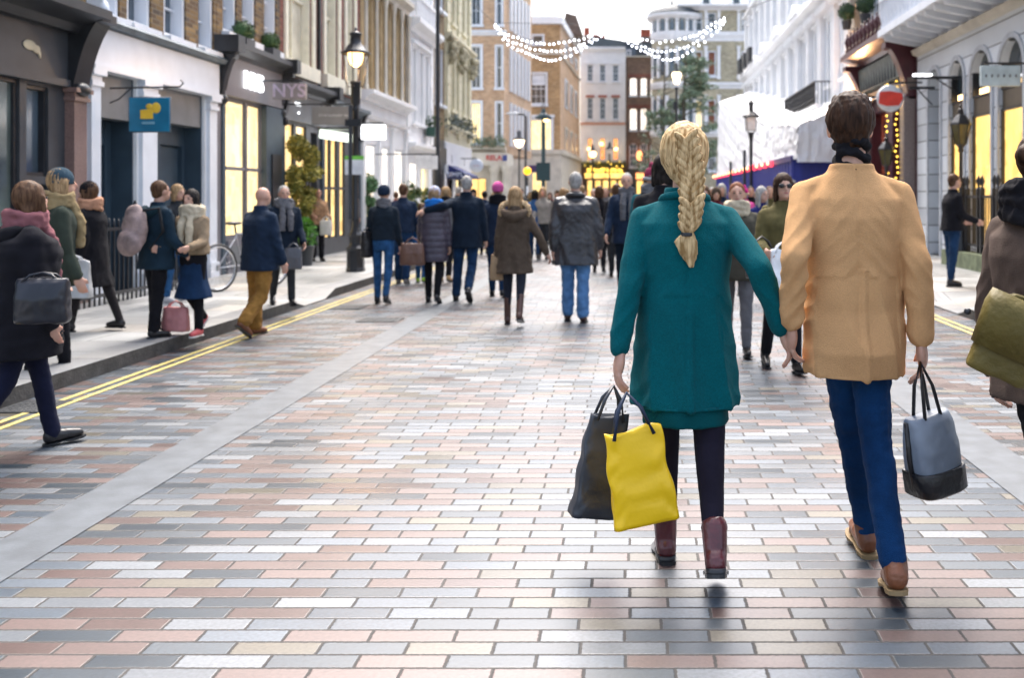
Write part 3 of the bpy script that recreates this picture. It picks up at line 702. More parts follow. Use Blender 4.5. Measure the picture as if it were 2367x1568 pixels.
def shrub_mesh(mb, c, r, n, leaf, seed=1, squash=1.0):
    random.seed(seed)
    for i in range(n):
        d = Vector((random.gauss(0, 1), random.gauss(0, 1), random.gauss(0, 1))).normalized() * (random.random() ** .4)
        p = Vector(c) + Vector((d.x * r, d.y * r, d.z * r * squash))
        M = Euler((random.uniform(0, 6.3), random.uniform(0, 6.3), random.uniform(0, 6.3))).to_matrix(); l = leaf * random.uniform(.6, 1.3)
        mb.quad(*[p + M @ Vector(q) for q in ((-l * .4, 0, 0), (0, -l, 0), (l * .4, 0, 0), (0, l, 0))], mi=random.choice((0, 0, 1)))
G1 = mat('leaf green', (.05, .11, .035), .6, var=.4, scale=3); G2 = mat('leaf dark green', (.022, .055, .022), .6, var=.3, scale=3)
GY1 = mat('yellow green leaf', (.30, .27, .05), .6, var=.3, scale=3); GY2 = mat('olive leaf', (.15, .16, .035), .6, var=.3)
GG1 = mat('grey green leaf', (.15, .22, .15), .7, var=.3); GG2 = mat('brown green leaf', (.14, .15, .08), .7, var=.3)
BARK = mat('bark', (.07, .06, .045), .9, var=.3, scale=20, bump=.5)
b = MB()
for i in range(9): shrub_mesh(b, (-9.4 + i * .22, 58.9 + .03 * i, 4.75 + .15 * math.sin(i * 2)), .32, 60, .09, i)
tag(b.build('trailing_plant', [GG1, GG2]), 'trailing plants spilling along the curved porch roof of the corner house', 'plant')
b = MB()
for i in range(10): shrub_mesh(b, (-6.95 - .1 * (i % 2), 37.9 + i * .6, 4.35 + .12 * math.sin(i * 3)), .36, 60, .10, 40 + i)
tag(b.build('trailing_plant', [mat('grey leaf', (.12, .15, .15), .7), GG2]), 'grey green plants growing along the ledge over the white shop fronts', 'plant')

# B: golden brick block, Y 80
def houseB():
    g = thing('brick_building', 'golden brick block with white parapet and slate mansard roof', 'building', (-12, 80, 0))
    k = 80 / F
    def X(u): return 12 + (u - 1460) * k
    def Z(v): return CAMH + (455 - v) * k
    ops = [(X(1231), X(1255), Z(102), Z(82)), (X(1227), X(1262), Z(239), Z(170)), (X(1218), X(1274), Z(346), Z(277))]
    wall(g, X(1295), Z(56) - Z(350), 2, ops, GLD, z0=Z(350))
    win(g, ops[0][0], ops[0][1], ops[0][2], ops[0][3], BWHT, GLASSD, (1, 1), sur=.12, sill=.12); win(g, *ops[1][:2], *ops[1][2:], BWHT, GLASSD, (3, 4), sur=.12, sill=.25)
    MB().box(ops[1][0] + .1, ops[1][1] - .1, .1, .14, Z(196), Z(172)).build('blind', BWHT, g)
    win(g, *ops[2][:2], *ops[2][2:], BWHT, LITP, (2, 1), sur=.2, sill=.12, head=.2)
    # side wing receding
    xc, x2 = X(1295), 12 + (1340 - 1460) * 98 / F
    sd = Vector((x2 - xc, 18, 0)); L = sd.length; ang = math.atan2(sd.y, sd.x)
    h = bpy.data.objects.new('side_wing', None); C.objects.link(h); h.parent = g; h.location = (xc, 0, 0); h.rotation_euler = (0, 0, ang)
    s = MB(); s.prism([(0, 2), (xc, 2), (xc, .01), (x2, 17.99), (0, 18)], 'z', Z(350), Z(56)); s.build('side_wall', PNK, g)
    bpy.data.objects.remove(h)
    for (za, zb, us) in ((Z(396 - 210), Z(128), (1304, 1316, 1327)),):
        pass
    for t_ in (.2, .45, .7):
        for za, zb in ((Z(239), Z(168)), (Z(110), Z(80)), (Z(346), Z(285))):
            p = Vector((xc, 0, 0)) + sd * t_; q = Vector((xc, 0, 0)) + sd * (t_ + .13); nrm = Vector((sd.y, -sd.x, 0)).normalized() * .06
            b = MB(); A, B_ = p + nrm, q + nrm
            b.prism([(A.x, A.y), (B_.x, B_.y), (q.x, q.y), (p.x, p.y)], 'z', za, zb); w_ = b.build('window', PSTONE if za < 8 else BWHT, g)
            A2, B2 = p + sd * .02 + nrm * 1.1, q - sd * .02 + nrm * 1.1
            MB().prism([(A2.x, A2.y), (B2.x, B2.y), (B2.x - nrm.x * .2, B2.y - nrm.y * .2), (A2.x - nrm.x * .2, A2.y - nrm.y * .2)], 'z', za + .15, zb - .15).build('pane', mat('dim glass', (.16, .13, .09), .2), w_)
    def band(nm, z0, z1, out, m):
        nrm = Vector((sd.y, -sd.x, 0)).normalized() * out; e = Vector((x2, 18, 0))
        MB().prism([(0, -out), (xc + out * .6, -out), (xc + nrm.x, nrm.y), (e.x + nrm.x, e.y), (x2, 18.2), (xc, .5), (0, .5)], 'z', z0, z1).build(nm, m, g)
    band('string_course', Z(126), Z(122), .12, PSTONE); band('parapet', Z(56), Z(38), .2, WHITE); band('base_cornice', Z(356), Z(346), .25, PSTONE)
    band('ground_floor', 0, Z(356), .1, PSTONE)
    b = MB(); b.box(X(1232), X(1262), -.14, -.11, .2, Z(400)); b.build('shop_window', LITY, g)
    MB().box(X(1222), X(1243), -.16, -.12, Z(398), Z(382)).build('purple_sign', mat('purple panel', (.06, .03, .12), .5), g)
    b = MB(); z = Z(38); b.b.verts.new
    P0 = [(X(1190), .5), (X(1296), .5), (x2 - .5, 17), (0, 17)]; top = Z(2); 
    v0 = [b.b.verts.new((p[0], p[1], z)) for p in P0]; v1 = [b.b.verts.new((p[0], p[1], top)) for p in ((X(1215), 2.5), (X(1262), 2.5), (X(1300), 14), (X(1200), 14))]
    for i in range(4): b.b.faces.new((v0[i], v0[(i + 1) % 4], v1[(i + 1) % 4], v1[i]))
    b.b.faces.new(v1); b.build('roof', LEAD, g)
    b = MB(); b.prism([(X(1280), z), (X(1335), z), (X(1318), Z(-12)), (X(1290), Z(-20))], 'y', 9, 14); b.build('gable', BURG if False else DBR, g)
houseB()
tag(MB().tube([(-5.28, 98, .1), (-5.28, 98, 15.2)], .16, 8).build('drainpipe', BLK), 'tall black pipe on the corner between the peach brick side and the white house', 'pipe')

def terrace(nameL, u0, u1, Y, vtop, rows, cols, wallm, fm, pms, label, vbase=380, shopf=None, sur=.12, arch=False, bars=(2, 4), cat='building'):
    k = Y / F
    x0 = (u0 - 1460) * k
    g = thing(nameL, label, cat, (x0, Y, 0))
    X = lambda u: (u - u0) * k
    Z = lambda v: CAMH + (455 - v) * k
    ops = [(X(c0), X(c1), Z(r1), Z(r0), 1) if arch else (X(c0), X(c1), Z(r1), Z(r0)) for (r0, r1) in rows for (c0, c1) in cols]
    wall(g, X(u1), Z(vtop) - Z(vbase), 8, ops, wallm, z0=Z(vbase), t=.3)
    i = 0
    for ri, (r0, r1) in enumerate(rows):
        for (c0, c1) in cols:
            o = ops[i]; win(g, o[0], o[1], o[2], o[3], fm, pms[ri % len(pms)], bars, sill=.15, t=.2, fr=.09); i += 1
    return g, X, Z
# C: white house, Y 100
g, X, Z = terrace('terraced_house', 1341, 1446, 100, 120, [(149, 188), (225, 276), (318, 371)], [(1357, 1371), (1386, 1400), (1416, 1430)], WHITE, BWHT, [GLASSB, GLASSB, LITO], 'white stucco house with lit orange arched windows above a glowing yellow pub front', vbase=376)
for r0, r1 in ((149, 188), (225, 276)):
    for c0, c1 in ((1357, 1371), (1386, 1400), (1416, 1430)): MB().box(X(c0) - .12, X(c1) + .12, -.12, .002, Z(r0) + .02, Z(r0) + .22).build('window_head', TERRA if r0 > 200 else WHITE, g)
cornice(g, 0, X(1446), Z(120), .3, .5, WHITE); MB().box(0, X(1446), -.1, .002, Z(288), Z(283)).build('string_course', mat('salmon paint', (.6, .3, .2), .7), g)
MB().box(0, X(1446), -.06, .0015, Z(376), Z(318)).box(0, 0.01, 0, .01, 0, .01).build('lit_band', WHITE, g) if False else None
for c0, c1, mm in ((1350, 1376, 0), (1381, 1405, 0), (1411, 1436, 0)): MB().box(X(c0), X(c0) + .25, -.3, .002, Z(372), Z(315)).build('pilaster', WHITE, g)
MB().box(0, X(1446), -.02, 8, 0, Z(376)).build('pub_front', mat('dark brown timber', (.07, .035, .02), .5), g)
MB().box(X(1352), X(1444), -.3, -.02, Z(412), Z(400)).build('fascia', LITA, g)
marks('sign_letters', g, BULBY, X(1356), X(1440), -.34, Z(394), .42, 13, 9)
for i in range(5): MB().box(X(1358 + i * 18), X(1358 + i * 18 + 12), -.08, -.03, .3, Z(417)).build('shop_window', LITA, g)
b = MB()
for i in range(22): b.ell((X(1353 + i * 4.2), -.42, Z(403) + .1 * math.sin(i)), .055, n=6, m=4)
for i in range(14): b.ell((X(1353 + i * 6.6), -.5, Z(383) + .4 * math.sin(i * 1.7)), .07, n=6, m=4)
b.build('fairy_lights', BULBY, g)
for i, u in enumerate((1362, 1391, 1424)): MB().ell((X(u), -.6, Z(345 - (i % 2) * 12)), .18).build('wall_lamp', LAMPO, g)
b = MB(); [shrub_mesh(b, (X(1350 + i * 9), -.6, Z(380)), .45, 45, .12, i) for i in range(11)]; b.build('window_box', [G1, GY1], g)
# its roof, dormers and chimneys
b = MB(); b.prism([(X(1343), Z(120)), (X(1446), Z(120)), (X(1440), Z(90)), (X(1366), Z(80))], 'y', 1, 7); b.build('roof', SLATE, g)
for u in (1352, 1352):
    pass
ch = MB().box(X(1345), X(1356), 5, 6.5, Z(118), Z(62)).box(X(1364), X(1396), 6, 7.5, Z(118), Z(76)); ch = ch.build('chimney', DBR, g)
for u in (1366, 1374, 1382, 1390): MB().lathe([(.25, 0), (.2, .1), (.18, .8), (.24, .9)], (X(u), 6.7, Z(76)), n=8).build('chimney_pot', TERRA, ch)
for u in (1348, 1353): MB().lathe([(.25, 0), (.2, .1), (.18, .8), (.24, .9)], (X(u), 5.7, Z(62)), n=8).build('chimney_pot', TERRA, ch)
# D: brown brick house, Y 102
g, X, Z = terrace('terraced_house', 1447, 1538, 101, 132, [(179, 221), (250, 301), (331, 386)], [(1455, 1473), (1480, 1496), (1503, 1519)], DBR, BWHT, [LITW, LITW, GLASSB], 'dark brown brick house with white arched sash windows behind the bare tree', vbase=392, arch=True)
for r0, r1 in ((179, 221), (250, 301)):
    for c0, c1 in ((1455, 1473), (1480, 1496), (1503, 1519)): MB().box(X(c0) - .15, X(c1) + .15, -.05, .002, Z(r0) + .02, Z(r0) + .35).build('window_head', RED, g)
MB().box(0, X(1538), -.05, 8, 0, Z(392)).build('shopfront', CHR, g)
MB().box(X(1470), X(1500), -.4, -.06, Z(414), Z(400)).build('lit_sign', emis('orange sign', (1, .35, .12), 2 * EM), g)
for i in range(4): MB().box(X(1452 + i * 20), X(1452 + i * 20 + 14), -.1, -.05, .3, Z(418)).build('shop_window', LITA if i % 2 else GLASSD, g)
MB().ell((X(1478), -.5, Z(360)), (.3, .3, .5)).build('wall_lamp', emis('orange lantern', (1, .3, .1), 3 * EM), g)
MB().box(0, X(1538), -.2, .01, Z(132), Z(129)).build('parapet_coping', PSTONE, g)
b = MB(); b.prism([(X(1385), Z(132)), (X(1538), Z(132)), (X(1524), Z(90)), (X(1396), Z(84))], 'y', 2.5, 8); b.build('roof', SLATE, g)
d = MB().box(X(1414), X(1470), 2.0, 2.8, Z(131), Z(104)).build('dormer', mat('blue grey lead', (.08, .11, .15), .5), g)
for u in (1425, 1447): win(g, X(u), X(u + 12), Z(130), Z(108), BWHT, GLASSB, (2, 2), t=.1, fr=.12, name='dormer_window', y=1.86)
ch = MB().box(X(1484), X(1508), 5, 6.5, Z(125), Z(70)).box(X(1481), X(1511), 4.9, 6.6, Z(70), Z(66)).build('chimney', DBR, g)
for u in (1486, 1494, 1502): MB().lathe([(.25, 0), (.2, .1), (.18, .8), (.24, .9)], (X(u), 5.7, Z(66)), n=8).build('chimney_pot', TERRA, ch)

# E: yellow brick mansion block with rounded corner bay, Y 85
def mansion():
    Y = 85; k = Y / F
    g = thing('mansion_block', 'yellow brick mansion block with white stone bands, rounded corner bay and red brown blinds', 'building', ((1560 - 1460) * k, Y, 0))
    X = lambda u: (u - 1560) * k
    Z = lambda v: CAMH + (455 - v) * k
    cols = [(1607, 1624), (1635, 1655), (1714, 1733)]
    rows = [(28, 72), (117, 175), (230, 298), (335, 395)]
    ops = [(X(a_), X(b_), Z(r1), Z(r0)) for r0, r1 in rows for a_, b_ in cols]
    wall(g, X(1800), Z(20) - 0, 14, ops, YBR, t=.3)
    for i, o in enumerate(ops): win(g, *o[:4], BWHT, (GLASSD, BLIND, BLIND if i % 3 else LITP, GLASSD)[i // 3], (1, 2), sill=.18, t=.2, fr=.1)
    for u in (1598, 1628, 1658, 1704, 1736):
        for r0, r1 in rows[:3]:
            pil(g, X(u), X(u) + .25, Z(r1) - .3, Z(r0) + .4, .16, WHITE, cap=.3, base=.3)
    for v0, v1, o in ((95, 73, .2), (205, 190, .22), (316, 304, .25), (24, 12, .8)):
        cornice(g, X(1566), X(1800), Z(v0), o, Z(v1) - Z(v0), WHITE)
    r = 2.0; cx = X(1562)
    b = MB(); b.lathe([(r, 0), (r, Z(20))], (cx, 1.3, 0), n=28); b.build('corner_bay', YBR, g)
    for v0, v1, o in ((95, 73, .15), (205, 190, .15), (316, 304, .2), (45, 32, .5)):
        z0, z1 = Z(v0), Z(v1); MB().lathe([(r - .1, z0), (r + o * .4, z0), (r + o, z0 + (z1 - z0) * .6), (r + o, z1), (r - .1, z1)], (cx, 1.3, 0), n=28, smooth=False).build('bay_cornice', WHITE, g)
    for i in range(7):
        a_ = R(200 + i * 24)
        for r0, r1 in rows[:3]:
            x, y = cx + (r + .03) * math.cos(a_), 1.3 + (r + .03) * math.sin(a_)
            b = MB(); b.box(-.13, .13, -.13, .1, Z(r1) - .2, Z(r0) + .3); q = b.build('bay_pilaster', WHITE, g); q.location = (x, y, 0); q.rotation_euler = (0, 0, a_ + math.pi / 2)
            a2 = a_ + R(12); x, y = cx + (r + .02) * math.cos(a2), 1.3 + (r + .02) * math.sin(a2)
            b = MB(); b.box(-.2, .2, -.05, .05, Z(r1), Z(r0)); q = b.build('bay_window', GLASSB, g); q.location = (x, y, 0); q.rotation_euler = (0, 0, a2 + math.pi / 2)
    b = MB(); b.lathe([(r + .5, Z(31)), (r + .2, Z(20)), (.9, Z(9)), (0, Z(7))], (cx, 1.3, 0), n=28); b.build('turret_roof', SLATE, g)
    b = MB(); b.prism([(-.1, Z(12)), (3.5, Z(-30)), (10, Z(-30)), (14, Z(12))], 'x', X(1556), X(1800)); b.build('roof', SLATE, g)
    for u in (1620, 1690):
        d = MB().box(X(u), X(u + 26), .3, 3, Z(12), Z(-14)).build('dormer', WHITE, g); MB().box(X(u + 6), X(u + 20), .24, .3, Z(8), Z(-10)).build('pane', GLASSD, d)
mansion()

# ------------------------------------------------------------------ right-hand row
# iron balcony Y 34..41 X 6.3
def balcony(x0, Y0, Y1, z0, z1, label, nm='balcony_railing'):
    b = MB(); b.box(x0, RX + .05, Y0, Y1, z0 - .14, z0)
    g = thing(nm, label, 'balcony', (0, 0, 0)); b.build('slab', WHITE, g)
    b = MB()
    for z in (z0 + .06, z1): b.box(x0, x0 + .04, Y0, Y1, z - .02, z + .02)
    n = int((Y1 - Y0) / .13)
    for i in range(n): y = Y0 + .03 + i * .13; b.box(x0 + .005, x0 + .03, y, y + .02, z0, z1)
    for i in range(n // 3):
        y = Y0 + .2 + i * .39
        for q in range(8):
            a0, a1 = q * math.pi / 4, (q + 1) * math.pi / 4
            b.tube([(x0 + .02, y + .15 * math.cos(a0), (z0 + z1) / 2 + .22 * math.sin(a0)), (x0 + .02, y + .15 * math.cos(a1), (z0 + z1) / 2 + .22 * math.sin(a1))], .018, 5)
    for y in (Y0, Y1 - .04): b.box(x0 + .04, RX, y, y + .04, z1 - .02, z1 + .02)
    for i in range(5): b.box(x0 + .1 + i * .13, x0 + .12 + i * .13, Y0, Y0 + .02, z0, z1)
    b.build('railing', BLK, g)
balcony(6.25, 34, 41, 4.65, 5.42, 'black scrolled iron balcony on the white terrace house behind the camel coat man')
def rightrow2():
    g0 = None
    for (Y0, Y1, lab) in ((46, 60, 'far white stucco terrace house with dark window-box railings above the scaffold sheeting'), (31.2, 46, 'white stucco terrace house with paired columns and pediments behind the black iron balcony')):
        g = right('terraced_house', lab, Y1)
        L = Y1 - Y0; n = int(L // 2.3); xs = [(i + .5) * L / n - .45 for i in range(n)]
        ops = [(x, x + .9, z, z + 2.3) for x in xs for z in (5.4, 9.2, 12.4)]
        wall(g, L, 15.5, 9, ops, BWHT, t=.3)
        for o in ops: win(g, *o[:4], WHITE, GLASSB, (1, 2), sur=.14, head=.18, sill=.12, t=.2, fr=.07)
        for z, o, h in ((4.3, .5, .3), (8.2, .55, .45), (12.0, .35, .25), (15.2, .7, .5)): cornice(g, 0, L - .02, z, o, h, WHITE)
        for i in range(n + 1):
            x = min(max(i * L / n, .35), L - .35)
            for z0, z1 in ((4.62, 8.18), (8.68, 11.98)):
                for dx in (-.18, .18): pil(g, x + dx - .09, x + dx + .09, z0, z1, .22, WHITE, cap=.4, base=.2)
        for i in range(0, n, 2):
            b = MB(); x = (i + .5) * L / n; b.prism([(x - 1.0, 8.66), (x + 1.0, 8.66), (x, 9.15)], 'y', -.6, -.2); b.build('pediment', WHITE, g)
        for i in range(n):
            b = MB(); x = (i + .5) * L / n
            for j in range(7): b.box(x - .9 + j * .29, x - .79 + j * .29, -.42, -.02, 7.95, 8.19)
            b.build('dentils', WHITE, g)
        if Y0 == 46:
            for i in range(3): MB().box(1.2 + i * 2.2, 2.4 + i * 2.2, -.75, -.55, 8.7, 9.5).build('window_box', BLK, g)
rightrow2()
# warm-lit narrow bay Y 29.6..31.2 then burgundy shop Y 24.6..29.6
def bay():
    g = right('shop_building', 'narrow pale stone bay lit warm, between the burgundy shop and the white terrace', 31.15)
    wall(g, 1.5, 14, 9, [(.4, 1.1, 5.2, 7.6)], mat('warm stone', (.60, .50, .38), .7, var=.15), t=.3)
    win(g, .4, 1.1, 5.2, 7.6, PSTONE, GLASSD, (2, 2), sur=.12, sill=.12)
    q = MB(); q.box(1.18, 1.35, -.07, .002, 1.02, 10.5)
    for i in range(24): q.box(1.15, 1.45 - (.08 if i % 2 else 0), -.1, .003, 1 + i * .4, 1.36 + i * .4)
    q.build('quoins', PSTONE, g)
    console(g, .15, .45, 6.6, 8.2, .5, PSTONE); cornice(g, 0, 1.48, 8.2, .7, .3, PSTONE)
    l = bpy.data.lights.new('uplight', 'POINT'); l.energy = 60; l.color = (1, .5, .2); l.shadow_soft_size = .1
    lo = bpy.data.objects.new('uplight', l); C.objects.link(lo); lo.location = (6.6, 30.3, 4.4)
    MB().box(.6, .85, -.45, -.25, 4.0, 4.2).build('uplight_housing', BLK, g)
bay()
def burg():
    g = right('shop_building', 'burgundy shopfront with grey green boarded fascia, urn balustrade and strings of yellow lights', 29.6)
    L = 5.1
    wall(g, L, 8, 9, [(.6, 1.6, 6.6, 8.6), (3.1, 4.1, 6.6, 8.6)], mat('cream render', (.55, .5, .36), .7), z0=5.9)
    for x in (.6, 3.1): win(g, x, x + 1, 6.6, 8.6, BWHT, GLASSD, (2, 4), sur=.1, sill=.1)
    wall(g, L, 5.9, 9, [(.5, 2.2, .3, 3.9), (2.9, 4.5, .3, 3.9)], BURG, name='shopfront', t=.4)
    for a_, b_ in ((.5, 2.2), (2.9, 4.5)): win(g, a_, b_, .3, 3.9, BURG, emis('dim red interior', (.45, .08, .04), .35 * EM, .8, 2), (2, 2), t=.3, name='shop_window')
    b = MB(); b.prism([(-.10, 4.45), (-.30, 4.5), (-.36, 5.15), (-.1, 5.2)], 'x', .35, 4.6); b.build('fascia', TIM, g)
    b = MB()
    for i in range(14): b.box(.4 + i * .3, .43 + i * .3, -.345, -.30, 4.52, 5.12)
    b.build('fascia_ribs', CHR, g)
    cornice(g, .02, L - .02, 5.25, .8, .35, BURG)
    MB().box(.02, L - .02, -.2, .002, 4.2, 4.42).build('lintel', mat('brown stone', (.16, .12, .1), .6), g)
    for x in (.05, L - .45):
        console(g, x, x + .38, 3.9, 5.3, .7, BURG); MB().box(x, x + .38, -.28, .002, .12, 3.95).build('pilaster', mat('brown marble', (.20, .16, .15), .35, var=.3, scale=30), g)
    MB().box(.02, L - .02, -.72, -.62, 5.62, 5.68).build('balustrade_rail', BURG, g)
    for i in range(11): MB().lathe([(.05, 0), (.07, .06), (.03, .14), (.09, .34), (.05, .46), (.02, .5), (.035, .55), (0, .6)], (.35 + i * .44, -.66, 5.66), n=8).build('urn', BURG, g)
    MB().box(L - .9, L - .02, -.25, .002, 5.95, 12).build('pier', BURG, g)
    b = MB()
    MB().box(1.6, 1.66, -1.0, -.2, 4.24, 4.32).build('bracket', BLK, g); MB().cap((1.63, -1.15, 4.22), (1.63, -.3, 4.22), .035, n=8).build('neon_tube', TUBE, g)
    for j, (xx, yy) in enumerate(((4.55, -.34), (3.9, -.40))):
        s = MB(); random.seed(j)
        for i in range(26): s.ell((xx + random.uniform(-.05, .05), yy + random.uniform(-.03, .03), 1.0 + i * .135), .025, n=6, m=4)
        s.build('fairy_lights', BULBY, g)
burg()
def arches():
    Y1 = 24.4
    g = right('shop_building', 'pale rusticated building with tall round arched openings, yellow lit windows and a bracketed balcony', Y1)
    L = 13.0
    X = lambda Y: Y1 - Y
    A = [(23.45, 22.55), (21.9, 20.95), (20.55, 19.35), (18.95, 17.75), (17.3, 16.1), (15.7, 14.5)]
    ops = [(X(a_), X(b_), .45 if i else .12, 4.42, 1) for i, (a_, b_) in enumerate(A)]
    wall(g, L, 5.0, 9, ops, RUST, t=.45, name='ground_floor_wall')
    for i, o in enumerate(ops):
        if i == 0:
            b = MB(); b.box(o[0], o[1], .3, .4, .12, 4.4); dd = b.build('door', NAVYP, g); MB().box(o[0] + .1, o[1] - .1, .22, .3, 3.0, 3.25).build('door_hood', BLK, dd)
            MB().box(o[0] + .15, o[1] - .15, .28, .3, 3.3, 4.3).build('fanlight', GLASSD, dd)
        else:
            w_ = win(g, o[0], o[1], o[2], 3.15, BLK, LITA, (1, 1), t=.09, fr=.05, name='shop_window')
            MB().box(o[0] + .003, o[1] - .003, .06, .4, 3.152, 3.498).build('transom', mat('bronze panel', (.10, .075, .045), .4), g)
            win(g, o[0], o[1], 3.5, 4.42, BLK, GLASSD, (1, 1), t=.16, fr=.04, name='fanlight')
            b = MB()
            for q in range(4): b.cap((o[0] + .25 + q * .13, .12, 3.54), (o[0] + .25 + q * .13, .12, 3.66), .022, n=6)
            b.box(o[0] + .2, o[0] + .7, .115, .125, 3.53, 3.55); b.build('chandelier', LAMPO, g)
        # voussoir moulding
        b = MB(); r = (o[1] - o[0]) / 2; cx = (o[0] + o[1]) / 2; cz = 4.42 - r
        for k in range(12):
            t0, t1 = math.pi * k / 12, math.pi * (k + 1) / 12; P = [(cx + rr * math.cos(t), cz + rr * math.sin(t)) for rr, t in ((r, t0), (r + .1, t0), (r + .1, t1), (r, t1))]
            b.prism(P, 'y', -.035, .002)
        for xx in (o[0] - .1, o[1]): b.box(xx, xx + .1, -.035, .002, .12, cz)
        b.build('arch_moulding', mat('moulding grey paint', (.46, .49, .53), .6), g)  # arch moulding in a greyer tone than the wall
    mould(g, 'string_course', 0, L, [(.002, 4.9), (-.12, 4.94), (-.16, 5.05), (.002, 5.1)], PSTONE)
    wall(g, L, 7, 9, [(x, x + 1.1, 5.8, 8.4) for x in (.6, 2.6, 4.6, 6.6, 8.6, 10.6)], BWHT, z0=5.05, t=.3)
    for x in (.6, 2.6, 4.6, 6.6, 8.6, 10.6): win(g, x, x + 1.1, 5.8, 8.4, WHITE, GLASSB, (2, 4), sur=.12, head=.15)
    MB().box(-.1, L, -.95, .002, 5.38, 5.55).build('balcony_slab', BWHT, g)
    for i in range(20): x = .2 + i * .66; MB().prism([(.002, 5.10), (-.35, 5.16), (-.85, 5.26), (-.9, 5.38), (.002, 5.38)], 'x', x, x + .16).build('balcony_bracket', BWHT, g)
    MB().box(-.1, L, -.92, -.78, 6.25, 6.38).build('balustrade_rail', BWHT, g)
    for i in range(42): MB().lathe([(.06, 0), (.06, .08), (.035, .14), (.09, .35), (.045, .6), (.06, .7)], (.05 + i * .31, -.85, 5.55), n=8).build('baluster', BWHT, g)
arches()
# ------------------------------------------------------------------ scaffold sheeting, hoarding
b = MB(); random.seed(3)
# wrapped scaffold: a box of sheeting, its faces rippled
def ripple(P00, P10, P01, P11, nu, nv, amp, seed, nrm):
    b_ = MB(); G = []
    P00, P10, P01, P11 = map(Vector, (P00, P10, P01, P11)); nrm = Vector(nrm)
    for i in range(nu + 1):
        row = []
        for j in range(nv + 1):
            u, v = i / nu, j / nv
            p = (P00 * (1 - u) + P10 * u) * (1 - v) + (P01 * (1 - u) + P11 * u) * v
            d = noise.noise(Vector((u * 22 + seed, v * 2.2, seed))) * amp + noise.noise(Vector((u * 40 + seed, v * 9, 3))) * amp * .35 + noise.noise(Vector((u * 9 + v * 12, seed, v * 6))) * amp * .6
            row.append(b_.b.verts.new(p + nrm * d))
        G.append(row)
    for i in range(nu):
        for j in range(nv): b_.b.faces.new((G[i][j], G[i + 1][j], G[i + 1][j + 1], G[i][j + 1])).smooth = True
    return b_
SHEET = mat('white sheeting', (.80, .81, .83), .5, var=.05, scale=2, bump=.15, bscale=12)
g = thing('scaffold_sheeting', 'white plastic sheeting wrapped round scaffolding above the blue hoarding', 'sheeting', (0, 0, 0))
ripple((4.9, 57, 2.6), (6.95, 57, 2.6), (5.0, 57, 6.9), (6.95, 57, 7.4), 60, 30, .07, 1, (0, -1, 0)).build('end_sheet', SHEET, g)
ripple((4.9, 57, 2.6), (4.9, 38, 2.5), (5.0, 57, 6.9), (5.2, 38, 4.2), 180, 30, .07, 5, (-1, 0, 0)).build('side_sheet', SHEET, g)
ripple((5.0, 57, 6.9), (5.2, 38, 4.2), (7, 57, 7.6), (7, 38, 5.0), 160, 14, .05, 9, (0, 0, 1)).build('top_sheet', SHEET, g)
ripple((5.2, 38, 4.2), (4.95, 29.5, 3.6), (6.9, 38, 5.0), (6.9, 29.5, 4.3), 90, 18, .09, 13, (0, 0, 1)).build('draped_sheet', SHEET, g)
ripple((5.2, 38, 4.2), (4.95, 29.5, 3.6), (4.9, 38, 2.6), (4.9, 29.5, 2.6), 90, 14, .09, 17, (-1, 0, 0)).build('draped_side_sheet', SHEET, g)
ripple((4.95, 29.5, 3.6), (6.9, 29.5, 4.3), (4.9, 29.5, 2.5), (6.9, 29.5, 2.5), 30, 12, .10, 19, (0, -1, 0)).build('draped_end_sheet', SHEET, g)
for y in (39, 43, 47, 51, 55): MB().tube([(5.3, y, 0), (5.3, y, 6.6 if y > 45 else 4.6)], .03, 6).build('scaffold_pole', mat('galvanised steel', (.3, .32, .33), .4, .8), g)
HB = mat('blue hoarding', (.02, .035, .28), .45, var=.15, stretch=(1, 8, .3), scale=4)
g = thing('hoarding', 'royal blue hoarding along the right pavement with red lights on top', 'hoarding', (0, 0, 0))
b = MB(); b.box(4.85, 4.9, 30, 57, .01, 2.55)
for i in range(45): b.box(4.82, 4.85, 30.1 + i * .6, 30.16 + i * .6, .01, 2.55)
b.box(4.85, 7, 57.0, 57.05, .01, 2.55); b.box(4.9, 7, 30, 30.05, .01, 2.7)
b.build('panel', HB, g)
MB().box(4.80, 4.92, 30, 57, 2.55, 2.72).build('top_rail', mat('dark blue rail', (.02, .02, .16), .4), g)
for i in range(16):
    y = 34 + i * 1.5; q = MB().lathe([(.04, 0), (.10, .04), (.10, .18), (.05, .22)], (4.75, y, 2.5), n=10).build('red_lamp', BULBR, g); MB().ell((4.66, y, 2.62), .06, n=8, m=6).build('bulb', LAMPO, q)

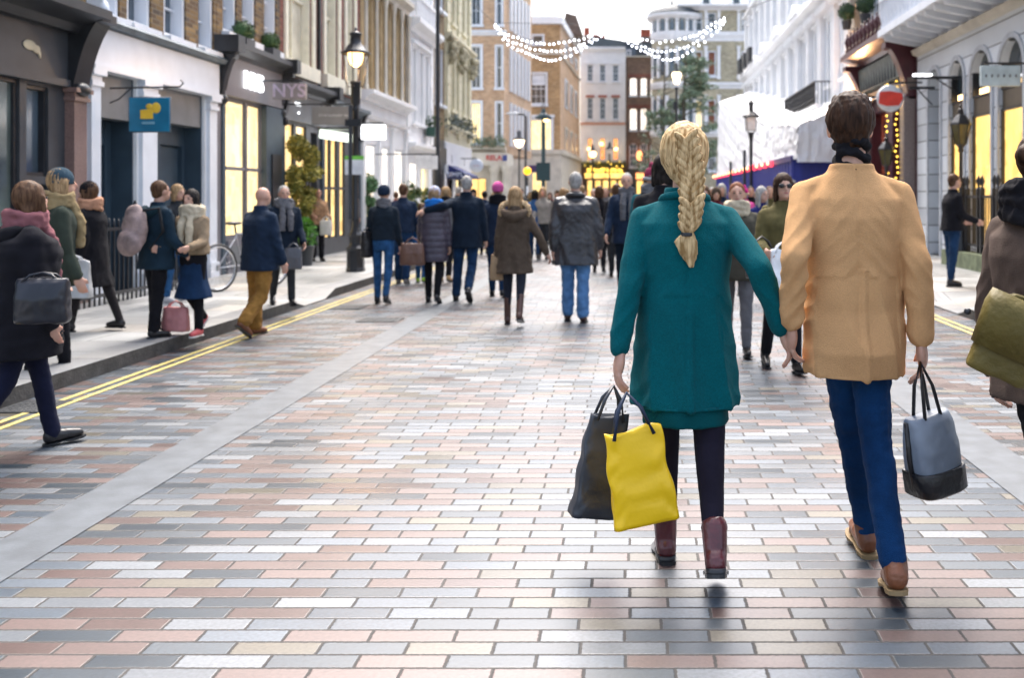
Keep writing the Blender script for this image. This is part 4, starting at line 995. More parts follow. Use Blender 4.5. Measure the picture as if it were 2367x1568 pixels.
# ------------------------------------------------------------------ lamp posts and poles
def lamp_heritage(x, y, z0, H, label, lit, rb=.17):
    g = thing('street_lamp', label, 'street lamp', (x, y, z0))
    s = H / 4.35
    MB().lathe([(rb, 0), (rb, .05), (rb * .93, .07), (rb * .9, .38), (rb * .98, .42), (rb * .7, .47), (rb * .62, .52), (rb * .66, .62), (rb * .8, .66), (rb * .55, .72), (.068, .8), (.062, .9)], n=8, smooth=False, ang=R(22.5)).build('base', BLK, g)
    MB().lathe([(.062, .9), (.075, .94), (.06, .98), (.055, 2.0 * s), (.05, 2.9 * s), (.075, 2.92 * s), (.05, 2.97 * s), (.05, 3.0 * s), (.085, 3.05 * s), (.085, 3.38 * s), (.10, 3.4 * s), (.10, 3.44 * s), (0, 3.45 * s)], n=12).build('post', BLK, g)
    b = MB()
    for sx, sy in ((1, 0), (-1, 0), (0, 1), (0, -1)):
        b.tube([(0, 0, 3.36 * s), (.14 * sx, .14 * sy, 3.34 * s), (.17 * sx, .17 * sy, 3.42 * s), (.19 * sx, .19 * sy, 3.7 * s), (.23 * sx, .23 * sy, 3.93 * s)], .010, 6)
    b.build('lantern_frame', BLK, g)
    MB().lathe([(.26, 3.93 * s), (.27, 3.96 * s), (.19, 4.0 * s), (.15, 4.08 * s), (.10, 4.12 * s), (.09, 4.27 * s), (.11, 4.28 * s), (.11, 4.31 * s), (.05, 4.34 * s), (.02, 4.36 * s), (.025, 4.40 * s), (0, 4.43 * s)], n=16).build('lantern_hood', BLK, g)
    o = MB().lathe([(.14, 3.95 * s), (.13, 3.85 * s), (.10, 3.76 * s), (.05, 3.71 * s), (0, 3.70 * s)], n=14).build('globe', emis('warm lamp globe', (1, .52, .17), 5 * EM) if lit else mat('frosted globe', (.7, .72, .75), .2), g)
    if lit:
        l = bpy.data.lights.new('lamp_light', 'POINT'); l.energy = 25; l.color = (1, .62, .3); l.shadow_soft_size = .12
        lo = bpy.data.objects.new('lamp_light', l); C.objects.link(lo); lo.parent = g; lo.location = (0, 0, 3.6 * s)
    return g
g = lamp_heritage(-4.99, 18.0, .12, 4.35, 'lit black street lamp with glass bell lantern and notices at the left kerb', True)
b = MB(); b.box(-.17, .17, -.09, -.075, 1.75, 2.02); n_ = b.build('notice', mat('white notice', (.75, .76, .78), .5), g); MB().box(-.17, .17, -.092, -.076, 2.021, 2.09).build('green_band', mat('green notice', (.2, .6, .08), .5), n_)
MB().box(-.10, -.04, -.10, -.06, .95, 3.0).build('cable_duct', CHR, g)
MB().box(-.16, .13, -.12, -.085, 2.62, 2.75).build('bracket_plate', BLK, g)
def lamp_gothic(x, y, z0, H, label, lit=False, sc=1.0):
    """square tapered lantern on a slim post"""
    g = thing('street_lamp', label, 'street lamp', (x, y, z0))
    MB().lathe([(.13, 0), (.13, .1), (.09, .2), (.08, .7), (.05, .8), (.04, H * .45), (.036, H * .6), (.035, H - .95), (.06, H - .93), (.05, H - .86), (.10, H - .80)], n=10).build('post', BLK, g)
    b = MB(); b.lathe([(.10 * sc, H - .8), (.19 * sc, H - .42)], n=6, smooth=False); b.build('lantern_glass', emis('lantern glow', (1, .6, .15), 1.2 * EM) if lit else mat('lantern glass', (.10, .085, .03), .1, var=.2), g)
    b = MB()
    for i in range(6):
        a_ = math.pi * i / 3; b.tube([(.105 * sc * math.cos(a_), .105 * sc * math.sin(a_), H - .8), (.198 * sc * math.cos(a_), .198 * sc * math.sin(a_), H - .41)], .010, 5)
    b.lathe([(.215 * sc, H - .42), (.20 * sc, H - .38), (.10 * sc, H - .24), (.06, H - .22), (.05, H - .12), (.02, H - .1), (.035, H - .05), (0, H)], n=6, smooth=False)
    b.build('lantern_frame', BLK, g); return g
# white globe lamp by the hoarding (u 1735)
g = thing('street_lamp', 'unlit black street lamp with clear square lantern in front of the white sheeting', 'street lamp', (3.9, 32.5, .12))
Hh = 4.5
MB().lathe([(.16, 0), (.16, .3), (.1, .45), (.08, .9), (.055, 1.0), (.05, 2.2), (.06, 3.2), (.10, 3.42), (.11, 3.46), (0, 3.47)], n=12).build('post', BLK, g)
MB().lathe([(.15, 3.5), (.2, 3.56), (.22, 3.95)], n=4, smooth=False, ang=R(45)).build('lantern_glass', mat('pale lantern glass', (.65, .67, .68), .1), g)
b = MB(); b.lathe([(.29, 3.95), (.28, 4.0), (.14, 4.12), (.08, 4.15), (.08, 4.35), (.11, 4.38), (.1, 4.43), (.04, 4.5), (0, 4.56)], n=8, smooth=False, ang=R(22.5))
for i in range(4): a_ = R(45 + 90 * i); b.tube([(.12 * math.cos(a_), .12 * math.sin(a_), 3.45), (.22 * math.cos(a_), .22 * math.sin(a_), 3.52), (.245 * math.cos(a_), .245 * math.sin(a_), 3.96)], .012, 6)
b.build('lantern_hood', BLK, g)
MB().lathe([(.12, 3.93), (.11, 3.8), (.05, 3.72), (0, 3.71)], n=12).build('globe', mat('frosted globe', (.7, .72, .75), .2), g)
# lit lamp above the blond woman (u 1564)
p = at(1564, 178, 45); k = 45 / F
g = thing('street_lamp', 'tall black lamp post with a glowing lantern rising behind the blond woman', 'street lamp', (p.x, 45, 0))
MB().lathe([(.18, 0), (.18, .3), (.1, .5), (.07, 1), (.055, p.z - .6), (.08, p.z - .55), (.10, p.z - .45)], n=12).build('post', BLK, g)
MB().lathe([(.10, p.z - .3), (.22, p.z + .12), (.18, p.z + .2), (0, p.z + .32)], n=8).build('lantern', emis('bright lamp', (1, .72, .42), 5 * EM), g)
MB().lathe([(.20, p.z + .2), (.07, p.z + .34), (.05, p.z + .6), (0, p.z + .7)], n=8).build('finial', BLK, g)
MB().box(-.16, -.05, -.06, .06, CAMH + (455 - 255) * k, CAMH + (455 - 235) * k).build('junction_box', BLK, g)
# tall black column on the left (u 1005..1013)
X0 = (1012 - 1460) * 28.5 / F
g = thing('lamp_column', 'very tall plain black lamp column rising out of frame on the left pavement', 'lamp column', (X0, 28.5, .12))
MB().lathe([(.13, 0), (.13, 1.9), (.12, 2.2), (.06, 2.4), (.055, 9.5)], n=12).build('column', BLK, g)
MB().box(-.2, .2, -.2, .2, 0, .12).build('base_plate', IRON, g)
MB().tube([(0, 0, 9.5), (0, 0, 10.3), (.3, 0, 10.7), (.9, 0, 10.8)], .04, 8).build('arm', BLK, g); MB().ell((1.1, 0, 10.78), (.35, .13, .09)).build('lantern', mat('lamp head', (.4, .4, .4), .4), g)
# traffic-style lamp with box at u 1258
p = at(1256, 300, 48); k = 48 / F
zz = lambda v: CAMH + (455 - v) * k
g = thing('street_lamp', 'dark teal lamp post with a hooded lamp and a wide black cabinet sign halfway up', 'street lamp', (p.x, 48, 0))
DT = mat('dark teal paint', (.012, .04, .05), .35)
MB().lathe([(.14, 0), (.14, 1.2), (.10, 1.4), (.10, zz(275)), (.06, zz(262)), (.05, zz(250))], n=10).build('post', DT, g)
MB().box(-.33, .33, -.14, .12, zz(418), zz(376)).build('signal_cabinet', DT, g)
MB().lathe([(.42, zz(274)), (.44, zz(272)), (.16, zz(262)), (.1, zz(258)), (.14, zz(254)), (0, zz(250))], n=14).build('lamp_hood', DT, g)
MB().ell((.16, -.25, zz(279)), (.16, .12, .07)).build('lamp', LAMPO, g)
b = MB(); b.tube([(-.06, 0, zz(250)), (-.05, 0, zz(240)), (0, 0, zz(236)), (.05, 0, zz(240)), (.06, 0, zz(250))], .02, 6); b.build('crown_hoop', DT, g)
# slim modern lamp u 1214 with bent arm
p = at(1215, 262, 58); k = 58 / F; zz = lambda v: CAMH + (455 - v) * k
g = thing('street_lamp', 'slim grey modern street lamp with short arm, left of the hooded teal one', 'street lamp', (p.x, 58, 0))
MB().tube([(0, 0, 0), (0, 0, zz(270)), (-.1, 0, zz(264)), (-.5, 0, zz(263))], .07, 8).build('post', CHR, g); MB().ell((-.75, 0, zz(262)), (.4, .16, .08)).build('lamp_head', mat('pale lamp head', (.5, .52, .55), .4), g)
# belisha beacon
p = at(1219, 395, 56)
g = thing('belisha_beacon', 'zebra crossing beacon, amber globe on a black and white banded pole', 'crossing beacon', (p.x, 56, 0))
b = MB(); b2 = MB()
for i in range(5): (b if i % 2 else b2).lathe([(.055, i * .52), (.055, (i + 1) * .52)], n=10)
b.build('white_bands', BWHT, g); b2.build('black_bands', BLK, g)
MB().ell((0, 0, p.z), .22, n=16, m=12).build('globe', emis('amber globe', (1, .40, .0), 2.6 * EM), g)
# lit wall lantern near porch (u 1200, v 328)
p = at(1200, 330, 55)
g = thing('street_lamp', 'lit heritage lamp before the curved porch of the corner house', 'street lamp', (p.x, 55, 0))
MB().lathe([(.12, 0), (.1, 1), (.05, 1.2), (.045, p.z - .45), (.09, p.z - .4), (.09, p.z - .3)], n=10).build('post', BLK, g)
MB().lathe([(0, p.z - .3), (.2, p.z - .15), (.3, p.z + .15)], n=12).build('globe', emis('soft warm globe', (1, .66, .38), 5 * EM), g); MB().lathe([(.38, p.z + .15), (.36, p.z + .2), (.13, p.z + .35), (.12, p.z + .65), (0, p.z + .7)], n=12).build('hood', BLK, g)
for u, v, Y, lab in ((1370, 350, 80, 'small lit lamp post before the yellow pub front, the one with a round globe'), (1409, 345, 82, 'small dark lamp post before the yellow pub front, right of the round globe one')):
    p = at(u, v, Y); g = thing('street_lamp', lab, 'street lamp', (p.x, Y, 0))
    MB().lathe([(.14, 0), (.07, 1), (.06, p.z - .5), (.12, p.z - .4)], n=8).build('post', BLK, g)
    if u < 1380: MB().ell((0, 0, p.z - .2), .3, n=10).build('globe', LAMPO, g)
    MB().lathe([(.36, p.z + .0), (.14, p.z + .25), (.1, p.z + .5), (0, p.z + .7)], n=8).build('hood', BLK, g)
# two black bollard poles by hoarding
for u, v, Y, lab in ((1721, 348, 40, 'plain black pole just left of the unlit lamp by the blue hoarding'), (1689, 375, 44, 'shorter plain black pole further left before the blue hoarding')):
    p = at(u, v, Y); g = thing('pole', lab, 'pole', (p.x, Y, 0)); MB().lathe([(.07, 0), (.065, p.z), (.03, p.z + .04), (0, p.z + .05)], n=10).build('shaft', BLK, g); MB().lathe([(.12, 0), (.12, .08), (.07, .12)], n=10).build('base', IRON, g)

lamp_gothic(6.35, 19.2, .42, 2.86, 'small hexagonal lantern on a black post before the arched yellow windows')
lamp_gothic((2049 - 1460) * 25 / F, 25, .12, 2.95, 'small hexagonal lantern on a thin post under the round red and white sign')
# railing & plinth
g = thing('railing', 'black iron railing with urn finials on a green stone plinth before the arched windows', 'railing', (0, 0, 0))
MB().box(6.22, 6.62, 17.0, 20.0, .12, .42).build('plinth', mat('mossy stone', (.14, .17, .10), .9, var=.4, bump=.5), g)
b = MB()
for y in (19.75, 19.0, 18.2, 17.4):
    for dy in (0, .18): b.box(6.38, 6.46, y + dy, y + dy + .07, .42, 1.62); b.lathe([(.05, 0), (.02, .04), (.055, .14), (.02, .22), (0, .27)], (6.42, y + dy + .035, 1.62), n=8)
b.build('posts', BLK, g); MB().box(6.40, 6.44, 17.0, 20.0, 1.45, 1.5).box(6.40, 6.44, 17, 20, .55, .59).build('rail', BLK, g)
b = MB()
for i in range(24): b.box(6.41, 6.43, 17.06 + i * .12, 17.08 + i * .12, .42, 1.46)
b.build('bars', BLK, g)

# ------------------------------------------------------------------ signs
g = thing('hanging_sign', 'blue hanging sign with a yellow emblem on an iron bracket', 'hanging sign', (-7.1, 13.55, 0))
MB().tube([(0, 0, 2.95), (.95, 0, 2.97), (1.0, 0, 3.02), (.96, 0, 3.06)], .012, 6).tube([(0, 0, 2.75), (.12, 0, 2.8), (.3, 0, 2.96)], .01, 6).build('bracket', BLK, g)
BLU = mat('teal blue enamel', (.01, .17, .30), .35, var=.25, scale=3)
b = MB(); b.box(.27, .82, -.025, .025, 2.36, 2.82); s_ = b.build('board', BLU, g, bevel=.008)
MB().tube([(.27, 0, 2.36), (.82, 0, 2.36), (.82, 0, 2.82), (.27, 0, 2.82), (.27, 0, 2.36)], .016, 6).build('board_edge', NAVYP, g)
b = MB(); b.prism([(.43, 2.53), (.60, 2.53), (.60, 2.67), (.43, 2.65)], 'y', -.035, -.022); b.ell((.64, -.028, 2.68), (.065, .012, .075), n=12); b.ell((.55, -.028, 2.7), (.05, .012, .04), n=10); b.build('emblem', mat('yellow enamel', (.75, .48, .04), .4), g)
MB().box(.45, .62, -.032, -.024, 2.46, 2.49).build('emblem_line', mat('pale blue enamel', (.2, .4, .5), .4), g)
def board(label, u0, u1, v0, v1, Y, m, txt=None, tm=None, size=.2, dots=0, txt_marks=False, nm='hanging_sign', facade=-7.1, cat='sign'):
    A, B = at(u0, v1, Y), at(u1, v0, Y)
    g = thing(nm, label, cat, (A.x, Y, A.z)); W, H = B.x - A.x, B.z - A.z
    MB().box(0, W, -.05, .05, 0, H).build('board', m, g, bevel=.01)
    fx = facade - A.x
    MB().box(min(fx, W * .1), max(fx, W * .9), -.015, .015, H + .03, H + .06).box(W * .2, W * .22, -.01, .01, H, H + .04).box(W * .78, W * .8, -.01, .01, H, H + .04).build('bracket', BLK, g)
    if txt: text(txt, 'sign_letters', size, tm, g, (W / 2, -.056, H / 2), bold=.004)
    if txt_marks: marks('sign_letters', g, tm, W * .18, W * .86, -.055, H / 2, .05, 11, 5)
    if dots:
        b = MB()
        for i in range(dots): b.ell((W * (.12 + .76 * i / (dots - 1)), -.052, H * .5), (.022, .008, .03), n=8, m=5)
        b.build('sign_letters', GRYP, g)
    return g
board('grey mauve projecting sign with pale letters beside the glowing letters', 632, 708, 192, 230, 18.6, MAU, 'NYS', mat('pale lilac', (.34, .31, .42), .5), .34)
board('blue grey projecting sign with small pale lettering left of the street lamp', 722, 822, 246, 288, 20.0, GRYP, None, mat('pale grey paint', (.4, .43, .45), .5), txt_marks=True)
board('bright white lit box sign to the right of the street lamp', 836, 891, 288, 322, 24.5, SIGNW)
board('white projecting sign beside the tall black column', 962, 1011, 360, 391, 27.6, mat('white sign', (.8, .8, .8), .4))
g = thing('shop_awning', 'dark navy awning with pale capital letters past the tall black column', 'awning', (-7.1, 38.2, 0))
b = MB(); b.prism([(0, 2.72), (.9, 2.30), (.9, 2.18), (0, 2.18)], 'y', 0, 2.0); b.build('canopy', mat('navy canvas', (.015, .025, .12), .8), g); text('SIMPLY', 'sign_letters', .25, mat('pale letters', (.6, .65, .8), .5), g, (.42, -.02, 2.32), bold=.006)
MB().box(.86, .9, .0, .04, .12, 2.2).build('canopy_post', BLK, g)
p = at(1101, 383, 41)
g = thing('round_sign', 'round white sign hanging beside the cream house at the end of the left row', 'sign', (p.x, 41, p.z))
b = MB(); b.lathe([(0, -.05), (.27, -.05), (.29, 0), (.27, .05), (0, .05)], n=28); q = b.build('disc', BWHT, g); q.rotation_euler = (R(90), 0, 0); MB().box(-.8, .02, -.02, .02, .28, .32).build('bracket', BLK, g)
marks('sign_letters', g, mat('faint red', (.6, .42, .42), .5), -.12, .12, -.056, 0, .06, 5, 6)
# green lit panel below grey sign
p = at(765, 312, 21.5)
g = thing('lit_fascia', 'small glowing pale green canopy light above the charcoal shop windows', 'light panel', (p.x, 21.5, p.z)); b = MB(); b.prism([(-.26, -.06), (.36, -.15), (.38, .04), (-.24, .13)], 'y', 0, .5); b.build('diffuser', emis('pale green glow', (.88, 1, .85), 1.5 * EM), g); MB().box(-.28, .40, -.0, .5, .13, .17).build('housing', BLK, g)
# right side
board('pale grey hanging board with blurred dark letters on the arched building', 2266, 2357, 152, 199, 16.6, mat('pale grey board', (.42, .50, .52), .4), dots=6, facade=7.0)
p = at(2057, 227, 24)
g = thing('round_sign', 'round hanging sign, red across the middle with white rim, by the burgundy shop', 'sign', (p.x, 24, p.z))
b = MB(); b.lathe([(0, -.06), (.30, -.06), (.33, 0), (.30, .06), (0, .06)], n=28); q = b.build('disc', mat('translucent white', (.7, .72, .74), .4), g); q.rotation_euler = (R(90), 0, 0)
MB().prism([(-.29, -.13), (-.1, -.19), (.2, -.18), (.30, -.02), (.27, .12), (-.02, .17), (-.26, .15)], 'y', -.075, -.06).build('red_band', mat('red sign paint', (.75, .06, .04), .4), g)
MB().box(-.02, .8, -.02, .02, .36, .4).box(-.01, .01, -.01, .01, .3, .37).build('bracket', BLK, g)
g = thing('wall_bracket', 'black iron bracket with white tube light on the arched building', 'wall bracket', (7.0, 21.2, 0))
MB().box(-1.0, 0, -.03, .03, 3.98, 4.04).tube([(-.05, 0, 3.7), (-.3, 0, 3.85), (-.5, 0, 3.98)], .015, 6).build('arm', BLK, g); MB().box(-1.0, -.62, -.05, .05, 4.05, 4.09).build('tube_light', TUBE, g)
g = thing('wall_bracket', 'plain black iron bracket above the dark arched door', 'wall bracket', (7.0, 23.0, 0))
MB().box(-.6, 0, -.03, .03, 3.96, 4.02).tube([(-.05, 0, 3.6), (-.25, 0, 3.8), (-.4, 0, 3.98)], .015, 6).build('arm', BLK, g)

# ------------------------------------------------------------------ festoon lights over the street
def festoon(pts, label, n, Y=42):
    g = thing('festoon_lights', label, 'festoon lights', (0, Y, 0), group='white festoon light strings across the street')
    P = [at(u, v, Y) for u, v in pts]; P = [Vector((p.x, 0, p.z)) for p in P]
    def cr(t):
        t = t * (len(P) - 1); i = min(int(t), len(P) - 2); f = t - i
        p0, p1, p2, p3 = P[max(i - 1, 0)], P[i], P[i + 1], P[min(i + 2, len(P) - 1)]
        return .5 * ((2 * p1) + (p2 - p0) * f + (2 * p0 - 5 * p1 + 4 * p2 - p3) * f * f + (3 * p1 - p0 - 3 * p2 + p3) * f ** 3)
    MB().tube([cr(i / 40) for i in range(41)], .012, 5).build('wire', CHR, g)
    global BME
    for i in range(n):
        q = cr((i + .5) / n + random.uniform(-.004, .004)); link('bulb', BME, g, (q.x, random.uniform(-.05, .05), q.z - .06 + random.uniform(-.05, .02)))
_b = MB().ell((0, 0, 0), (.030, .030, .036), n=8, m=6).build('bulb', BULBW); BME = _b.data; bpy.data.objects.remove(_b)
random.seed(5)
S = [[(1143, 50), (1165, 72), (1200, 84), (1235, 93), (1269, 97), (1310, 92), (1347, 84), (1380, 72), (1412, 55)],
     [(1143, 52), (1170, 84), (1207, 100), (1248, 111), (1284, 114), (1326, 107), (1369, 88), (1412, 58)],
     [(1143, 54), (1172, 98), (1209, 115), (1237, 127), (1267, 134), (1300, 130), (1342, 110), (1380, 86), (1412, 60)],
     [(1412, 55), (1440, 64), (1465, 77), (1492, 88), (1539, 93), (1589, 81), (1616, 73), (1645, 52), (1676, 38)],
     [(1412, 58), (1453, 86), (1484, 102), (1520, 113), (1560, 112), (1600, 98), (1640, 66), (1676, 40)],
     [(1412, 60), (1450, 94), (1484, 112), (1511, 124), (1542, 133), (1572, 127), (1611, 104), (1658, 66), (1676, 42)]]
L_ = ['top string of white festoon bulbs in the left swag', 'middle string of white festoon bulbs in the left swag', 'lowest string of white festoon bulbs in the left swag',
      'top string of white festoon bulbs in the right swag', 'middle string of white festoon bulbs in the right swag', 'lowest string of white festoon bulbs in the right swag']
for s_, l_ in zip(S, L_): festoon(s_, l_, 27)
A_, B_, M_ = at(1143, 52, 42), at(1676, 40, 42), at(1412, 56, 42)
tag(MB().tube([(-7.1, 42, A_.z + 1.2), A_, (M_.x, 42, M_.z), B_, (7.0, 42, B_.z + 1.2)], .012, 5).build('support_cable', CHR), 'thin dark cable holding up the festoon lights between the facades', 'cable')

# ------------------------------------------------------------------ plants
def tub_plant(name, label, x, y, z0, h, r, mats, pot_h, pot_r, n=1300, leaf=.07, seed=1, tall=True, potm=None, cat='plant'):
    g = thing(name, label, cat, (x, y, z0)); random.seed(seed)
    MB().lathe([(pot_r * .75, 0), (pot_r, pot_h), (pot_r * 1.05, pot_h), (pot_r * 1.05, pot_h + .04), (pot_r * .9, pot_h + .04), (0, pot_h + .02)], n=16).build('pot', potm or CHR, g)
    b = MB()
    for i in range(9):
        a_ = random.uniform(0, 6.3); rr = r * random.uniform(.1, .55); b.tube([(pot_r * .3 * math.cos(a_), pot_r * .3 * math.sin(a_), pot_h), (rr * .6 * math.cos(a_), rr * .6 * math.sin(a_), h * .55), (rr * math.cos(a_), rr * math.sin(a_), h * random.uniform(.8, .97))], [.02, .014, .006], 5)
    b.build('stem', BARK, g)
    b = MB()
    for i in range(26):
        t = random.random(); zc = pot_h + .12 + (h - pot_h) * t; rad = r * (.45 + .75 * math.sin(math.pi * min(1, .15 + t * .85))) * .8; a_ = random.uniform(0, 6.3)
        q = rad * random.random() ** .5 * .8
        shrub_mesh(b, (q * math.cos(a_), q * math.sin(a_), zc), r * .38, n // 26, leaf, seed * 50 + i, .9); random.seed(seed * 77 + i * 3)
    b.build('foliage', mats, g)
tub_plant('bamboo_plant', 'tall yellow green bamboo in a dark pot outside the lit charcoal shop', (697 - 1460) * 20.6 / F, 20.6, .12, 2.42, .44, [GY1, GY2], .45, .24, 5200, .055, 3)
tub_plant('fern_plant', 'low bright green fern in a dark pot at the foot of the bamboo', (706 - 1460) * 19.6 / F, 19.6, .12, .75, .25, [mat('bright leaf', (.10, .28, .04), .5), G1], .35, .17, 500, .09, 5)
tub_plant('shrub', 'loose green shrub in a terracotta box beyond the street lamp', (851 - 1460) * 26.5 / F, 26.5, .12, 1.75, .36, [mat('soft green leaf', (.12, .24, .10), .6), G1], .4, .2, 1500, .07, 8, potm=TERRA)
tub_plant('shrub', 'leafy bush outside the white shops behind the blue beanie woman', (945 - 1460) * 30 / F, 30, .12, 1.6, .5, [G1, GY2], .4, .2, 1300, .07, 9)
tub_plant('shrub', 'small bush outside the white shops, left of the tall black column', (985 - 1460) * 32 / F, 32, .12, 1.5, .35, [G1, GY1], .4, .2, 900, .07, 10)
for i, (u, v, Y, r, lab) in enumerate(((522, 72, 17.9, .2, 'clipped box ball nearer the camera, in a dark trough above the mauve shop'), (583, 97, 19.2, .19, 'clipped box ball further along, in a square pot above the mauve shop'))):
    p = at(u, v, Y)
    g = thing('topiary_ball', lab, 'topiary', (-7.27 + .0, Y, p.z)); 
    g.location.x = -6.98
    b = MB(); [shrub_mesh(b, (0, 0, 0), r, 900, .035, 20 + i)]; b.ell((0, 0, 0), r * .8); b.build('foliage', [G1, G2], g)
    MB().box(-.14, .14, -.2, .2, -r - .1, -r * .7).build('pot', CHR, g)
for u, v, Y, lab, r in ((1957, 27, 30.5, 'dark clipped topiary cone on the ledge left of the burgundy pier', .28), (2000, 8, 28.6, 'dark clipped topiary ball on the ledge nearer the burgundy pier', .3)):
    p = at(u, v, Y); g = thing('topiary_ball', lab, 'topiary', (p.x, Y, p.z)); b = MB(); shrub_mesh(b, (0, 0, 0), r, 700, .05, int(u)); b.ell((0, 0, 0), r * .85); b.build('foliage', [G2, G1], g); MB().lathe([(.12, -r - .25), (.17, -r)], n=10).build('pot', CHR, g)
p = at(995, 297, 34); g = thing('planter', 'dark green planter box with leaves on the white house ledge', 'planter', (-6.9, 34.3, p.z - .25)); MB().box(-.1, .2, -.4, .5, 0, .3).build('box', mat('green box', (.02, .07, .05), .5), g); b = MB(); shrub_mesh(b, (.05, 0, .45), .32, 300, .06, 3); b.build('foliage', [G1, G2], g)
# bare greenish tree at the end of the street
def street_tree():
    g = thing('street_tree', 'tall thin leaved grey green tree before the mansion block at the street end', 'tree', ((1583 - 1460) * 66 / F, 66, 0)); random.seed(11)
    b = MB(); b.tube([(0, 0, 0), (.05, 0, 4), (-.1, 0, 8), (.1, 0, 11)], [.2, .16, .1, .03], 8)
    br = []
    for i in range(34):
        z = 2.6 + i * .24; a_ = random.uniform(0, 6.3); L = random.uniform(1.6, 3.9) * (1 - (z - 2.6) / 13)
        e = Vector((math.cos(a_) * L, math.sin(a_) * L, z + L * .25)); b.tube([(0, 0, z), (e.x * .5, e.y * .5, z + L * .18), e], [.05, .03, .01], 5); br.append((Vector((0, 0, z)), e))
    b.build('trunk', BARK, g)
    f = MB()
    for s_, e in br:
        for k in range(8):
            t = random.uniform(.35, 1.1); c = s_.lerp(e, t) + Vector((random.gauss(0, .15), random.gauss(0, .15), random.gauss(0, .12)))
            random_state = random.getstate(); shrub_mesh(f, c, random.uniform(.3, .6), 40, .115, int(c.x * 1000) % 9999 + k, .5); random.setstate(random_state)
    f.build('crown', [GG1, GG2], g)
    g = thing('street_tree', 'thinner bare tree left of the mansion block, beside the brown brick house', 'tree', ((1534 - 1460) * 68 / F, 68, 0))
    b = MB(); b.tube([(0, 0, 0), (-.05, 0, 5), (.1, 0, 10.5)], [.16, .12, .04], 7); br = []
    for i in range(24):
        z = 3 + i * .3; a_ = random.uniform(0, 6.3); L = random.uniform(.8, 2.2); e = Vector((math.cos(a_) * L, math.sin(a_) * L, z + L * .5)); b.tube([(0, 0, z), e], [.035, .008], 5); br.append((Vector((0, 0, z)), e))
    b.build('trunk', BARK, g); f = MB()
    for s_, e in br:
        random_state = random.getstate(); shrub_mesh(f, s_.lerp(e, .8), .4, 40, .08, int(e.x * 999) % 999, .6); random.setstate(random_state)
    f.build('crown', [GG1, GG2], g)
street_tree()

# ------------------------------------------------------------------ left railings and bicycle
g = thing('railing', 'black area railing with thin bars before the white shopfront on the left', 'railing', (0, 0, 0))
b = MB()
for i in range(26): y = 11.9 + i * .115; b.box(-6.62, -6.60, y, y + .018, .12, 1.12); b.lathe([(.02, 0), (.014, .03), (0, .09)], (-6.61, y + .009, 1.12), n=6)
b.build('bars', BLK, g); MB().box(-6.63, -6.59, 11.85, 14.9, 1.04, 1.08).box(-6.63, -6.59, 11.85, 14.9, .22, .26).build('rail', BLK, g)
b = MB()
for i in range(5): b.box(-7.1 + i * .12, -7.08 + i * .12, 14.88, 14.9, .12, 1.08)
b.box(-7.1, -6.6, 14.87, 14.91, 1.04, 1.08); b.build('return_rail', BLK, g)
def bicycle():
    g = thing('bicycle', 'bicycle with silver rims and red mark propped by the white pilaster', 'bicycle', (-5.86, 14.1, .12), R(64))
    def wheel(x):
        w_ = MB()
        P = [(x + .33 * math.cos(a_), 0, .34 + .33 * math.sin(a_)) for a_ in [i * math.pi / 16 for i in range(33)]]
        w_.tube(P, .017, 6, False); w_ = w_.build('wheel', BLK, g)
        P = [(x + .305 * math.cos(a_), 0, .34 + .305 * math.sin(a_)) for a_ in [i * math.pi / 16 for i in range(33)]]
        MB().tube(P, .014, 6, False).build('rim', mat('bright alloy', (.7, .7, .7), .25, .8), w_)
        b = MB(); [b.tube([(x, 0, .34), (x + .3 * math.cos(i * math.pi / 9), 0, .34 + .3 * math.sin(i * math.pi / 9))], .002, 4) for i in range(18)]; b.lathe([(.02, -.04), (.02, .04)], (x, 0, .34), n=8); b.build('spokes', mat('spoke steel', (.5, .5, .5), .3, .8), w_)
    wheel(0); wheel(1.02)
    FRM = mat('white frame paint', (.6, .6, .62), .3)
    MB().tube([(1.02, 0, .34), (.92, 0, .62), (.88, 0, .86)], .016).tube([(.9, 0, .72), (.45, 0, .36), (.32, 0, .82), (.89, 0, .80)], .016).tube([(0, 0, .34), (.45, 0, .36)], .010).tube([(0, 0, .34), (.33, 0, .78)], .009).build('frame', FRM, g)
    MB().tube([(.88, 0, .86), (.87, 0, 1.0)], .014).tube([(.96, -.28, 1.02), (.9, -.2, 1.03), (.87, 0, 1.0), (.9, .2, 1.03), (.96, .28, 1.02)], .013).build('handlebar', BLK, g)
    MB().tube([(.32, 0, .82), (.30, 0, .95)], .013).ell((.28, 0, .97), (.14, .07, .03)).build('saddle', BLK, g)
    MB().tube([(.45, -.08, .36), (.45, .08, .36)], .012).tube([(.45, .07, .36), (.58, .07, .30)], .010).lathe([(.09, 0), (.09, .006)], (.45, -.05, .36), n=12).build('crank', IRON, g)
    MB().box(.93, .96, -.02, .02, .5, .66).build('red_mark', mat('red reflector', (.7, .04, .03), .3), g)
bicycle()

